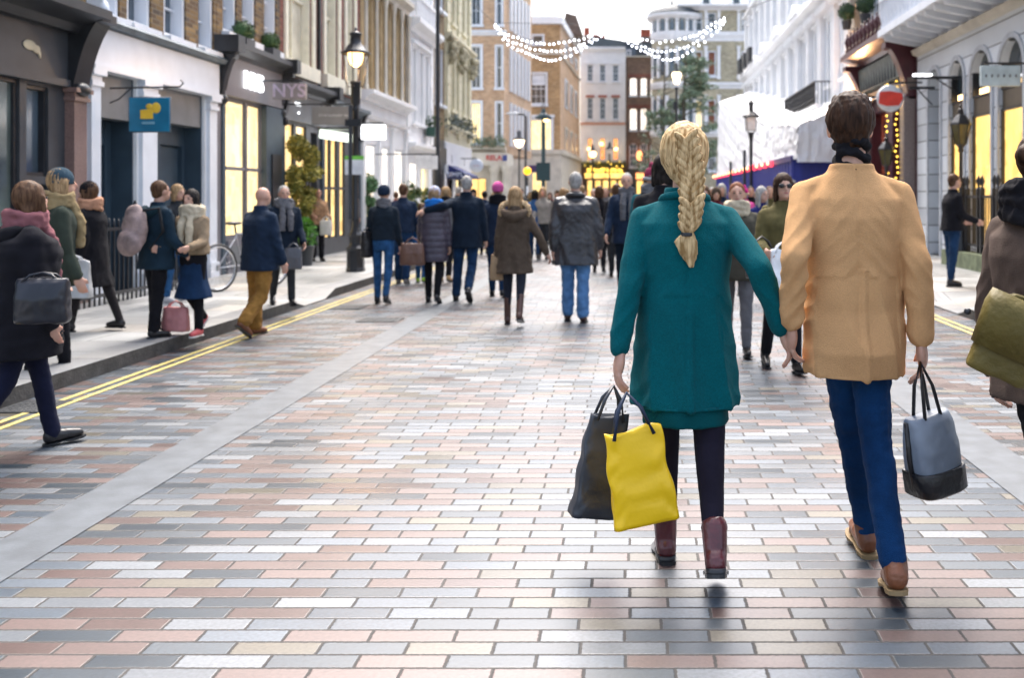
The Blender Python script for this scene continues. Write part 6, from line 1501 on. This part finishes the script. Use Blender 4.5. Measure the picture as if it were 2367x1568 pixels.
# bags
def bag(name, label, x, y, ztop, w_, h, d, m, handle, rz=0, hm=None, flare=1.0, tilt=0, hw=.35, z=None, crisp=False):
    """soft bag hanging by its handles from (x,y,ztop)"""
    g = thing(name, label, 'bag', (x, y, ztop), rz); g.rotation_euler = (0, R(tilt), rz)
    zt = -handle; b = MB()
    b.loft([(0, 0, zt - h, w_ / 2 * flare * .96, d / 2 * .9), (0, 0, zt - h * .92, w_ / 2 * flare, d / 2), (0, 0, zt - h * .45, w_ / 2 * (flare + 1) / 2 * 1.02, d / 2 * 1.05), (0, 0, zt - h * .1, w_ / 2, d / 2 * .7), (0, 0, zt, w_ / 2 * .97, d / 2 * .45)], n=36, e=3.4)
    sd = x * 13
    if crisp:
        b = MB(); RG = []
        for i in range(25):
            t = i / 24; wv = .004 * math.sin(t * 9 + sd); RG.append((wv, 0, zt - h * (1 - t), w_ / 2 * (flare + (1 - flare) * t ** .8), d / 2 * (1 - .72 * t ** 1.3)))
        b.loft(RG, n=72, e=7)
        for v in b.b.verts:
            c = v.co; t = (c.z - zt + h) / h
            f = 1 - 2.2 * abs(noise.noise(Vector((c.x * 9 + c.z * 6 + sd, 0, c.z * 7)))); g_ = 1 - 2.2 * abs(noise.noise(Vector((c.x * 15 - c.z * 13 + sd, 3, c.z * 10))))
            v.co.y += (.010 * f + .006 * g_) * (1 if c.y < 0 else .7); v.co.x += .007 * noise.noise(Vector((0, c.z * 12 + sd, c.y * 10)))
            if t > .97: v.co.z += .012 * math.sin(c.x * 30 + sd)
        q_ = b.build('bag_body', m, g)
    else: part('bag_body', soft(b, .008, 3, lambda c, n_: .007 * noise.noise(Vector((c.x * 12 + sd, c.y * 12, c.z * 8))) + .003 * noise.noise(Vector((c.x * 30 + sd, c.y * 30, c.z * 26)))), m, g)
    if handle > .01:
        for sy in (-1, 1):
            MB().tube([(-w_ * hw, sy * d * .22, zt - .02), (-w_ * hw * .6, sy * d * .15, zt + handle * .55), (0, 0, -.002), (w_ * hw * .6, sy * d * .15, zt + handle * .55), (w_ * hw, sy * d * .22, zt - .02)], .0075, 6).build('handle', hm or m, g)
    return g
px = lambda u, Y: (u - 1460) * Y / F
pz = lambda v, Y: CAMH + (455 - v) * Y / F
YELB = mat('yellow carrier', (.86, .54, .0), .38, var=.06, scale=3, bump=.25, bscale=9); BKB = mat('black grey carrier', (.028, .034, .045), .4, var=.5, scale=6, bump=.3, bscale=12)
g = bag('carrier_bag', 'bright yellow carrier bag on long dark handles held by the woman in the teal coat', px(1448, 3.72), 3.70, pz(905, 3.72), .215, .345, .11, YELB, .145, rz=R(8), hm=mat('navy handle', (.02, .035, .07), .5), tilt=-9, flare=1.16, crisp=True)
g = bag('carrier_bag', 'slate black carrier bag hanging beside the yellow one from the same hand', px(1418, 3.9), 3.98, pz(900, 3.9), .16, .40, .12, BKB, .12, rz=R(70), tilt=0, flare=1.25, crisp=True); g.rotation_euler = (0, R(9), R(20))
SIL = mat('silver grey nylon', (.16, .19, .235), .4, var=.5, scale=3, bump=.2, bscale=10)
g = bag('shopping_bag', 'grey and black bag hanging from the right hand of the camel coat man', px(2138, 3.7), 3.76, pz(842, 3.72), .20, .29, .15, SIL, .20, rz=R(25), tilt=-9, hm=BLKL, flare=1.0, hw=.2)
MB().loft([(0, 0, -.50, .100, .078), (0, 0, -.49, .112, .088), (0, 0, -.41, .112, .088), (0, 0, -.403, .108, .084)], n=36, e=3.4).build('base_panel', BLKL, g); MB().tube([(-.10, -.0, -.21), (-.109, 0, -.35), (-.103, 0, -.47)], .010, 8).build('piping', BLKL, g)

# --- people in the middle distance walking away
def PP(label, u, v, Yof=None, H=None, top=None, z0=0.0, **k):
    X_, Y_ = gp(u, v, z0)
    if H is None: H = (v - top) * Y_ / F
    return person(label, X_, Y_, H, z0=z0, **k)
PP('woman in short black jacket, blue jeans and navy beanie with a black bag', 886, 702, top=431, fem=True, legs=((3, 3), (-9, 14)), arms=((0, 10, 12), (4, 8, 14)), coat=dict(m=CL('black jacket', (.014, .022, .032)), hem=.545, fat=1.06, name='jacket'), pants=dict(m=DEN, loose=.06, cuff=.028), shoes=dict(m=BLKL, h=.03), hat=dict(m=NAVY), hair=dict(m=BRH, style='fringe'), scarf=dict(m=GREYC, k=.8, tail=0))
a_ = gp(886, 702); bag('shoulder_bag', 'black shoulder bag at the left hip of the navy beanie woman', a_[0] - .20, a_[1] - .05, 1.05, .20, .36, .12, BLKL, .05, rz=R(60))
PP('brown haired man in navy sweater and jeans beyond the navy beanie woman', 931, 657, top=426, legs=((8, 5), (-8, 16)), arms=((-6, 9, 10), (8, 9, 12)), coat=dict(m=NAVY, hem=.52, fat=1.04, name='sweater'), pants=dict(m=DEN2, loose=.2, cuff=.04), shoes=dict(m=CL('grey suede', (.2, .19, .18)), h=.02), hair=dict(m=BRH))
PU = PP('woman in purple grey quilted coat, blue scarf and pale beanie', 1003, 700, top=434, fem=True, legs=((5, 4), (-9, 16)), arms=((4, 10, 20), (2, 8, 10)), coat=dict(m=PUR, hem=.36, fat=1.16, puff=.012, fold=.006, sleeve=.95), pants=dict(m=BLKC, loose=.06, len=.99, cuff=.028), shoes=dict(m=BLKL, h=.08), hair=dict(m=SBL, style='bob'), hat=dict(m=CL('pale lilac knit', (.45, .5, .68))), scarf=dict(m=CL('bright blue knit', (.02, .17, .55)), k=1.05, tail=0))
a_ = gp(1003, 700); bag('handbag', 'soft brown handbag at the left side of the quilted coat woman', px(957, 13.7), 13.6, pz(548, 13.7), .30, .30, .14, mat('brown leather', (.15, .075, .05), .35, var=.2, bump=.2), .08, flare=1.15)
MB_ = PP('man in dark navy coat with his arm round the quilted coat woman', 1078, 697, top=408, legs=((4, 3), (-5, 8)), splay=(4, -1), arms=((0, 10, 10), (2, 10, 12)), hands=[(px(985, 13.75), 13.72, pz(487, 13.75)), None], coat=dict(m=NAVY2, hem=.43, fat=1.10, flare=1.02, collar=1.3), pants=dict(m=DEN2, loose=.16, cuff=.036), shoes=dict(m=BLKL, h=.02), hair=dict(m=GRH, style='crop'))
PP('person in navy jacket and bright pink beanie left of the fur hood woman', 1150, 686, top=424, fem=True, legs=((8, 4), (-6, 10)), arms=((5, 9, 30), (5, 9, 12)), coat=dict(m=NAVY, hem=.47, fat=1.05), pants=dict(m=DEN2, loose=.1), shoes=dict(m=BLKL, h=.03), hat=dict(m=CL('pink knit', (.55, .10, .30))), scarf=dict(m=BLKC, tail=0), hair=dict(m=BRH, style='fringe'))
W4 = PP('woman in brown coat with fur trimmed hood, dark tights and brown boots', 1190, 750, top=434, fem=True, legs=((3, 3), (-16, 40)), hands=[None, (px(1268, 11.5), 11.5, pz(592, 11.5))], arms=((-2, 8, 12), None), coat=dict(m=BRC, hem=.375, flare=1.16, fat=1.12, fur=FURM, hood=1, hm=BRC, fold=.012), pants=dict(m=CL('slate tights', (.022, .026, .038)), loose=.04, len=.6, cuff=.024), shoes=dict(m=mat('brown boot leather', (.075, .032, .022), .4, var=.3), h=.13, w=1.05), hair=dict(m=SBL, style='long'))
bag('handbag', 'small tan and black bag hanging at the left side of the fur hood woman', px(1152, 11.5), 11.5, pz(572, 11.5), .17, .30, .10, mat('tan suede', (.33, .22, .12), .7), .08, flare=1.15)
M5 = PP('big grey haired man in dark leather jacket and light blue jeans', 1330, 744, top=399, legs=((8, 5), (-5, 8)), splay=(0, 0), hands=[(px(1277, 11.6), 11.6, pz(592, 11.6)), None], arms=(None, (-3, 12, 16)), build=1.08, coat=dict(m=LEAJ, hem=.385, fat=1.18, flare=1.08, collar=1.2, fold=.016, sleeve=1.05, lapel=.02), pants=dict(m=DENL, loose=.26, cuff=.042), shoes=dict(m=mat('dark brown shoe', (.05, .025, .018), .4), h=.02), hair=dict(m=GRH, style='crop'))
# smaller people further on between them
PP('child in blue top with neon shoes beyond the quilted coat woman', 974, 654, H=1.35, legs=((8, 4), (-8, 14)), coat=dict(m=CL('blue fleece', (.03, .15, .4)), hem=.5), pants=dict(m=DEN, loose=.1), shoes=dict(m=mat('neon shoe', (.35, .6, .03), .4), h=.02), hair=dict(m=BRH))
PP('fair haired person with tan boots half hidden behind the arm of the navy coat man', 1030, 652, top=434, fem=True, legs=((6, 4), (-8, 14)), coat=dict(m=GREYC, hem=.45), pants=dict(m=BLKC), shoes=dict(m=mat('tan suede boot', (.42, .27, .12), .7), h=.05), hair=dict(m=SBL, style='bob'), scarf=dict(m=BLKC, tail=0))
# --- facing people
PP('grey haired man in navy coat and scarf facing the camera, left of the teal coat', 1449, 690, top=401, face=178, legs=((14, 8), (-12, 16)), arms=((-8, 10, 20), (10, 12, 24)), coat=dict(m=NAVY, hem=.44, fat=1.1, lapel=.018), pants=dict(m=NAVY2, loose=.15), shoes=dict(m=BLKL), hair=dict(m=GRH, style='crop'), scarf=dict(m=GREYC, tail=1, k=.85))
PP('man in grey and wine beanie facing the camera over the teal coat shoulder', 1506, 730, top=391, face=184, legs=((10, 6), (-8, 12)), coat=dict(m=CL('petrol jacket', (.01, .09, .11)), hem=.46, fat=1.05), pants=dict(m=DEN2), shoes=dict(m=BLKL), hair=dict(m=GRH, style='fringe'), hat=dict(m=CL('wine knit', (.22, .03, .07)), band=CL('grey knit', (.3, .32, .34)), pom=1), scarf=dict(m=GREYC, tail=0))
PP('tall dark haired person in black mostly hidden behind the blond woman head', 1536, 880, H=1.80, face=5, legs=((8, 5), (-8, 14)), coat=dict(m=BLKC, hem=.45), pants=dict(m=BLKC), shoes=dict(m=BLKL), hair=dict(m=BLKH, style='bob'))
OL = PP('dark haired woman in sunglasses and thick olive coat facing the camera', 1808, 858, top=404, face=186, fem=True, legs=((12, 6), (-10, 14)), arms=((4, 12, 60), (12, 12, 70)), coat=dict(m=OLV, hem=.52, fat=1.2, fold=.014, hood=1, hm=OLV, name='jacket'), skirt=dict(m=BLKC, hem=.36), pants=dict(m=BLKC, loose=.04), shoes=dict(m=BLKL, h=.06), hair=dict(m=DKB, style='bob'))
b = MB()
for s_ in (-1, 1): b.ell(OL['hc'] + Vector((s_ * .033 + .0, -.088, .012)), (.026, .008, .020), n=10, m=8)
b.tube([OL['hc'] + Vector((-.04, -.085, .014)), OL['hc'] + Vector((.04, -.085, .014))], .004, 5)
o = b.build('sunglasses', mat('dark lens', (.01, .01, .01), .08)); o.parent = OL['g']; o.matrix_parent_inverse = (Matrix.Translation(OL['g'].location) @ Euler(OL['g'].rotation_euler).to_matrix().to_4x4()).inverted()
bag('carrier_bag', 'white paper carrier bag held by the olive coat woman', px(1800, 8.1), 7.95, pz(560, 8.0), .17, .38, .10, mat('white paper', (.72, .73, .74), .5), .06, rz=R(15), flare=1.1, crisp=True)
bag('handbag', 'shiny black handbag with pale clasp on the hip of the olive coat woman', px(1757, 8.2), 8.1, pz(545, 8.2), .26, .24, .12, BLKL, .1, rz=R(10))
PP('auburn haired person in heavy brown coat and grey trousers right of the teal coat', 1703, 822, top=424, face=176, fem=False, legs=((10, 5), (-12, 20)), coat=dict(m=CL('brown green coat', (.07, .065, .05)), hem=.44, fat=1.12), pants=dict(m=GREYC, loose=.12), shoes=dict(m=BLKL, h=.07), hair=dict(m=REDH, style='short'), scarf=dict(m=CRM, tail=0))
PP('grey haired woman in a royal navy coat facing right between two coat wearers', 1757, 700, top=433, face=215, fem=True, coat=dict(m=CL('royal navy', (.012, .018, .10)), hem=.4), pants=dict(m=BLKC), shoes=dict(m=BLKL), hair=dict(m=GRH, style='long'))
PP('small child in a pink and white bobble hat and pink coat by the blue hoarding', 1721, 620, top=436, face=170, fem=True, coat=dict(m=CL('pink coat', (.6, .08, .3)), hem=.4, fat=1.2), pants=dict(m=NAVY), shoes=dict(m=BLKL), hat=dict(m=CL('magenta knit', (.6, .04, .25)), band=CRM, pom=1), hair=dict(m=BRH, style='fringe'))
PP('man in a black coat and dark jeans standing on the right pavement reading a paper', 2200, 662, top=404, z0=.12, face=-80, legs=((3, 2), (-3, 4)), arms=((8, 6, 62), (8, 6, 62)), coat=dict(m=BLKC, hem=.5, fat=1.05, name='jacket'), pants=dict(m=DEN2, loose=.15), shoes=dict(m=BLKL), hair=dict(m=BRH))
# right edge woman
YR = 3.55
WR = person('woman in taupe wool coat and black scarf at the right edge', px(2424, YR), YR, 1.70, -62, fem=True, hero=1, legs=((15, 6), (6, 4)), lean=-3, arms=((-2, 10, 10), (12, 6, 118)), build=1.05, coat=dict(m=CL('taupe wool', (.095, .068, .055), bump=.5), hem=.44, fat=1.13, fold=.016, sleeve=1.12, lapel=.022, flare=1.05), pants=dict(m=BLKC, loose=.05, cuff=.03), shoes=dict(m=BLKL, h=.16, w=1.15), hair=dict(m=DKB, style='bun'), scarf=dict(m=BLKC, k=1.15, tail=1))
OLB = mat('mustard olive canvas', (.105, .078, .010), .6, var=.25, scale=5, bump=.4, bscale=30)
g = bag('satchel', 'mustard olive satchel hanging at the hip of the woman at the right edge', px(2372, 3.3), 3.26, pz(690, 3.3), .24, .26, .12, OLB, .02, rz=R(-12), flare=.86); g.rotation_euler = (0, R(24), R(-10))
MB().loft([(0, -.012, -.20, .118, .062), (0, -.014, -.06, .132, .068), (0, -.01, -.012, .126, .048)], n=30, e=3.2).build('flap', OLB, g); MB().tube([(.12, 0, -.04), (.28, .1, .35), (.3, .2, .75)], .014, 6).build('strap', OLB, g); MB().ell((-.165, 0, -.12), .012, n=8).build('stud', BLK, g)
# --- left group
PP('person in long black padded coat and pink scarf at the left edge', 52, 1048, H=1.56, face=-48, fem=True, legs=((16, 6), (-14, 20)), arms=((4, 6, 12), (2, 6, 15)), head=(28, 6), build=1.2, coat=dict(m=CL('black padded coat', (.010, .010, .014)), hem=.36, fat=1.32, puff=.006, hood=1, hm=BLKC), pants=dict(m=CL('midnight tights', (.010, .012, .03)), loose=.05, len=1, cuff=.028), shoes=dict(m=BLKL, h=.02), hair=dict(m=BRH, style='bob'), scarf=dict(m=CL('dusty pink knit', (.22, .09, .10)), k=.98, tail=1))
bag('handbag', 'rounded blue black glossy handbag carried against the black padded coat', px(112, 5.4), 5.35, pz(628, 5.4), .26, .24, .18, mat('blue black leather', (.010, .012, .019), .3, var=.4), .03, rz=R(10))
PP('woman in khaki green coat, straw scarf and slate blue beanie at the left', 128, 880, H=1.68, face=-50, fem=True, legs=((8, 4), (-8, 12)), arms=((2, 6, 12), (4, 6, 15)), coat=dict(m=CL('khaki green', (.035, .045, .035)), hem=.45, fat=1.1), pants=dict(m=BLKC), shoes=dict(m=BLKL), hair=dict(m=SBL, style='bob'), hat=dict(m=CL('slate knit', (.035, .065, .09))), scarf=dict(m=CL('straw scarf', (.28, .21, .11)), k=.95, tail=1))
PP('woman in long black coat and ankle boots striding left along the pavement', 213, 766, top=420, z0=.12, face=84, fem=True, legs=((17, 6), (-19, 16)), arms=((-12, 8, 20), (14, 8, 40)), coat=dict(m=BLKC, hem=.30, fat=1.15, flare=1.2), pants=dict(m=CL('sheer black tights', (.02, .018, .02)), loose=.02, len=1, cuff=.025), shoes=dict(m=BLKL, h=.05), hair=dict(m=BRH, style='bob'), hat=dict(m=BLKC), scarf=dict(m=CL('peach scarf', (.45, .24, .15)), tail=0))
a_ = gp(168, 745, .12); bag('carrier_bag', 'pale grey carrier bag carried by the woman striding left', px(168, 9.6), 9.6, pz(588, 9.6), .32, .36, .12, mat('pale grey paper', (.45, .46, .47), .6), .06, flare=1.1, crisp=True)
BP = PP('person in navy hooded parka wearing a pinkish backpack on the left pavement', 362, 780, top=420, z0=.12, face=-38, legs=((2, 2), (-3, 4)), splay=(-2, -2), arms=((4, 10, 20), (6, 10, 35)), coat=dict(m=CL('petrol navy parka', (.012, .028, .045)), hem=.44, fat=1.14, hood=1, hm=CL('petrol navy hood', (.012, .035, .05))), pants=dict(m=BLKC, loose=.14, cuff=.036), shoes=dict(m=BLKL, h=.06), hair=dict(m=BRH))
g = thing('backpack', 'mottled pinkish grey backpack on the back of the navy parka person', 'backpack', (px(334, 9.5), 9.32, pz(535, 9.4)), R(-38))
b = MB(); b.ell((0, 0, .04), (.15, .095, .22), n=20, m=14); b.ell((0, -.05, -.10), (.15, .10, .13), n=18, m=12)
BPM = mat('mottled pink grey canvas', (.27, .20, .19), .7, var=.5, scale=7, bump=.4); part('pack', soft(b, .012, 3, lambda c, n_: .012 * nz(c, 11)), BPM, g)
b = MB(); b.tube([(.11, .02, .2), (.13, .16, .22), (.13, .2, 0), (.12, .08, -.16)], .014, 6).tube([(-.11, .02, .2), (-.13, .16, .22), (-.13, .2, 0), (-.12, .08, -.16)], .014, 6); b.build('straps', CHC, g); MB().tube([(-.03, 0, .25), (0, 0, .29), (.03, 0, .25)], .008, 6).build('loop', CHC, g)
PP('long dark haired woman in cream scarf, fawn jumper and flared navy skirt', 447, 776, top=441, z0=.12, face=168, fem=True, legs=((3, 3), (-5, 6)), arms=((18, 8, 62), (18, 8, 62)), coat=dict(m=CL('fawn jumper', (.27, .20, .13)), hem=.56, fat=1.15, name='jumper'), skirt=dict(m=CL('navy skirt', (.010, .030, .075)), hem=.26, r=.13, ry=.12), pants=dict(m=BLKC, loose=.03, len=1), shoes=dict(m=mat('coral trainer', (.5, .08, .09), .5), h=.02, sole=mat('white sole', (.6, .6, .6), .5)), hair=dict(m=BLKH, style='long'), scarf=dict(m=CRM, k=1.1))
PP('fair haired woman in jeans and white trainers behind the backpack wearer', 406, 700, top=428, z0=.12, face=250, fem=True, legs=((10, 22), (-3, 6)), coat=dict(m=CHC, hem=.5, name='jacket'), pants=dict(m=DEN, loose=.08), shoes=dict(m=mat('white trainer', (.6, .6, .62), .5), h=.025, sole=mat('white sole', (.6, .6, .6), .5)), hair=dict(m=SBL, style='bob'))
bag('carrier_bag', 'coral pink carrier bag standing low between the parka person and the navy skirt woman', px(412, 9.75), 9.7, pz(695, 9.7), .24, .24, .12, mat('coral pink', (.60, .25, .25), .5), .06, flare=1.1)
PP('bald man in navy jacket and tan trousers on the yellow lines', 600, 776, top=433, face=-30, legs=((4, 3), (-6, 8)), splay=(2, 1), arms=((0, 9, 10), (4, 10, 14)), coat=dict(m=CL('navy anorak', (.014, .026, .05)), hem=.44, fat=1.2, fold=.014, collar=1.3), pants=dict(m=KHA, loose=.32, cuff=.046), shoes=dict(m=TANL), hair=None)
PP('grey haired person in a dark navy coat holding a grey bag behind the bald man', 655, 708, top=430, z0=.12, face=-150, legs=((12, 6), (-12, 16)), arms=((4, 8, 40), (10, 10, 50)), coat=dict(m=NAVY2, hem=.44, fat=1.05), pants=dict(m=CHC, loose=.04, cuff=.03), shoes=dict(m=BLKL), hair=dict(m=GRH, style='crop'), scarf=dict(m=GREYC, tail=1))
bag('handbag', 'grey handbag dangling from the person behind the bald man', px(685, 12.2), 12.1, pz(560, 12.2), .20, .26, .10, mat('grey leather bag', (.10, .105, .12), .4), .06)
PP('dark haired woman in a tan fur jacket waiting in front of the charcoal shop', 734, 604, top=436, z0=.12, face=215, fem=True, legs=((2, 2), (-2, 3)), arms=((10, 8, 60), (12, 8, 70)), coat=dict(m=mat('tan fur', (.30, .18, .10), .9, var=.5, scale=14, bump=.8, bscale=60), hem=.5, fat=1.2, fold=.016, name='fur_jacket'), pants=dict(m=BLKC, loose=.2, cuff=.036), shoes=dict(m=BLKL), hair=dict(m=BLKH, style='short'))
bag('shoulder_bag', 'white handbag of the woman in the tan fur jacket', px(757, 20.3), 20.2, pz(500, 20.3), .24, .30, .12, mat('ivory leather', (.55, .53, .5), .5), .08)
# far crowd
random.seed(21)
cm = [NAVY, BLKC, CHC, BRC, GREYC, OLV, CL('wine wool', (.12, .02, .03)), CL('stone wool', (.3, .28, .25)), CL('mid blue', (.03, .09, .22))]; cn = ['navy', 'black', 'charcoal', 'brown', 'grey', 'olive', 'wine', 'stone', 'blue']
hm = [DKB, BRH, GRH, SBL, BLKH]; hn = ['dark', 'brown', 'grey', 'fair', 'black']
fc = [(1385, 630, 0, 1), (1400, 600, 178, 4), (1372, 582, 180, 5), (1418, 588, 182, 7), (1236, 600, 0, 8), (1248, 575, 176, 3), (1271, 560, 185, 1), (1120, 590, 2, 0), (1058, 575, 0, 2), (1288, 556, 178, 6), (1600, 600, 180, 3), (1645, 590, 182, 2), (1668, 640, 176, 0), (1778, 640, 184, 5), (1830, 640, 180, 7), (1858, 600, 178, 1), (1395, 545, 0, 2), (1432, 548, 180, 8), (1352, 548, 180, 0), (1225, 548, 4, 5), (1310, 545, 0, 3), (915, 575, 0, 6), (812, 577, 178, 4)
      ,(1628, 690, 178, 0), (1655, 650, 180, 6), (1692, 600, 182, 4), (1735, 610, 178, 1), (1760, 590, 180, 8), (1790, 600, 176, 2), (1815, 640, 184, 0), (1675, 570, 180, 5), (1705, 560, 178, 7), (1748, 560, 180, 0), (1345, 590, 0, 2), (1402, 570, 178, 0), (1425, 640, 2, 1), (1255, 600, 180, 7), (1300, 580, 0, 6), (1205, 570, 176, 2), (1095, 570, 180, 4), (1140, 556, 0, 1), (1460, 560, 180, 3), (1372, 556, 176, 4)]
pos = ['beyond the leather jacket man right elbow', 'in the gap before the yellow pub', 'against the leather jacket man shoulder', 'under the yellow pub lights', 'just right of the fur hood woman', 'right of the fur hood, facing the camera', 'by the foot of the hooded teal lamp post', 'left of the pink beanie person', 'behind the cropped grey head', 'between the fur hood and the leather jacket, far off', 'hidden behind the teal coat, far left side', 'hidden behind the teal coat, near its right shoulder', 'at the left end of the blue hoarding', 'in front of the red hoarding lamps', 'by the hoarding near the olive coat', 'behind the camel sleeve', 'very far off below the pub front', 'very far off beside the smiling man', 'very far off at the leather jacket collar', 'very far off before the corner house', 'very far off before the brick block', 'outside the white shops on the left', 'beside the street lamp base, on the pavement',
       'hidden lower right of the teal coat', 'at the teal coat right shoulder', 'left end of the hoarding, second row', 'below the unlit lamp', 'under the red lamps, second row', 'under the red lamps beside the sunglasses woman', 'close behind the sunglasses woman', 'far off at the hoarding corner', 'far off just right of the hoarding corner', 'far off beneath the unlit lamp', 'left of the leather jacket head', 'between the leather jacket man and the smiling man', 'back view left of the smiling man', 'below the hooded teal lamp post, front row', 'right of the fur hood, back view', 'below the amber beacon', 'left of the pink beanie, facing the camera', 'far off over the pink beanie shoulder', 'far off under the brown brick house', 'far off below the lit pub sign']
for i, (u, v, fa, ci) in enumerate(fc):
    z_ = .12 if u < 900 or u > 2100 else 0
    X_, Y_ = gp(u, v, z_)
    hi = random.randrange(5); fem = random.random() < .5
    person('%s haired person, %s coat, %s' % (hn[hi], cn[ci], pos[i]), X_, Y_, random.uniform(1.60, 1.76), fa, z0=z_, fem=fem, far=True, legs=((10, 5), (-10, 14)), coat=dict(m=cm[ci], hem=random.choice((.4, .46, .5)), fat=1.08), pants=dict(m=random.choice((DEN2, BLKC, CHC))), shoes=dict(m=BLKL), hair=dict(m=hm[hi], style='bob' if fem else 'short'), hat=dict(m=cm[(ci + 6) % 9]) if i % 5 == 4 else None, group='shoppers in the distance')
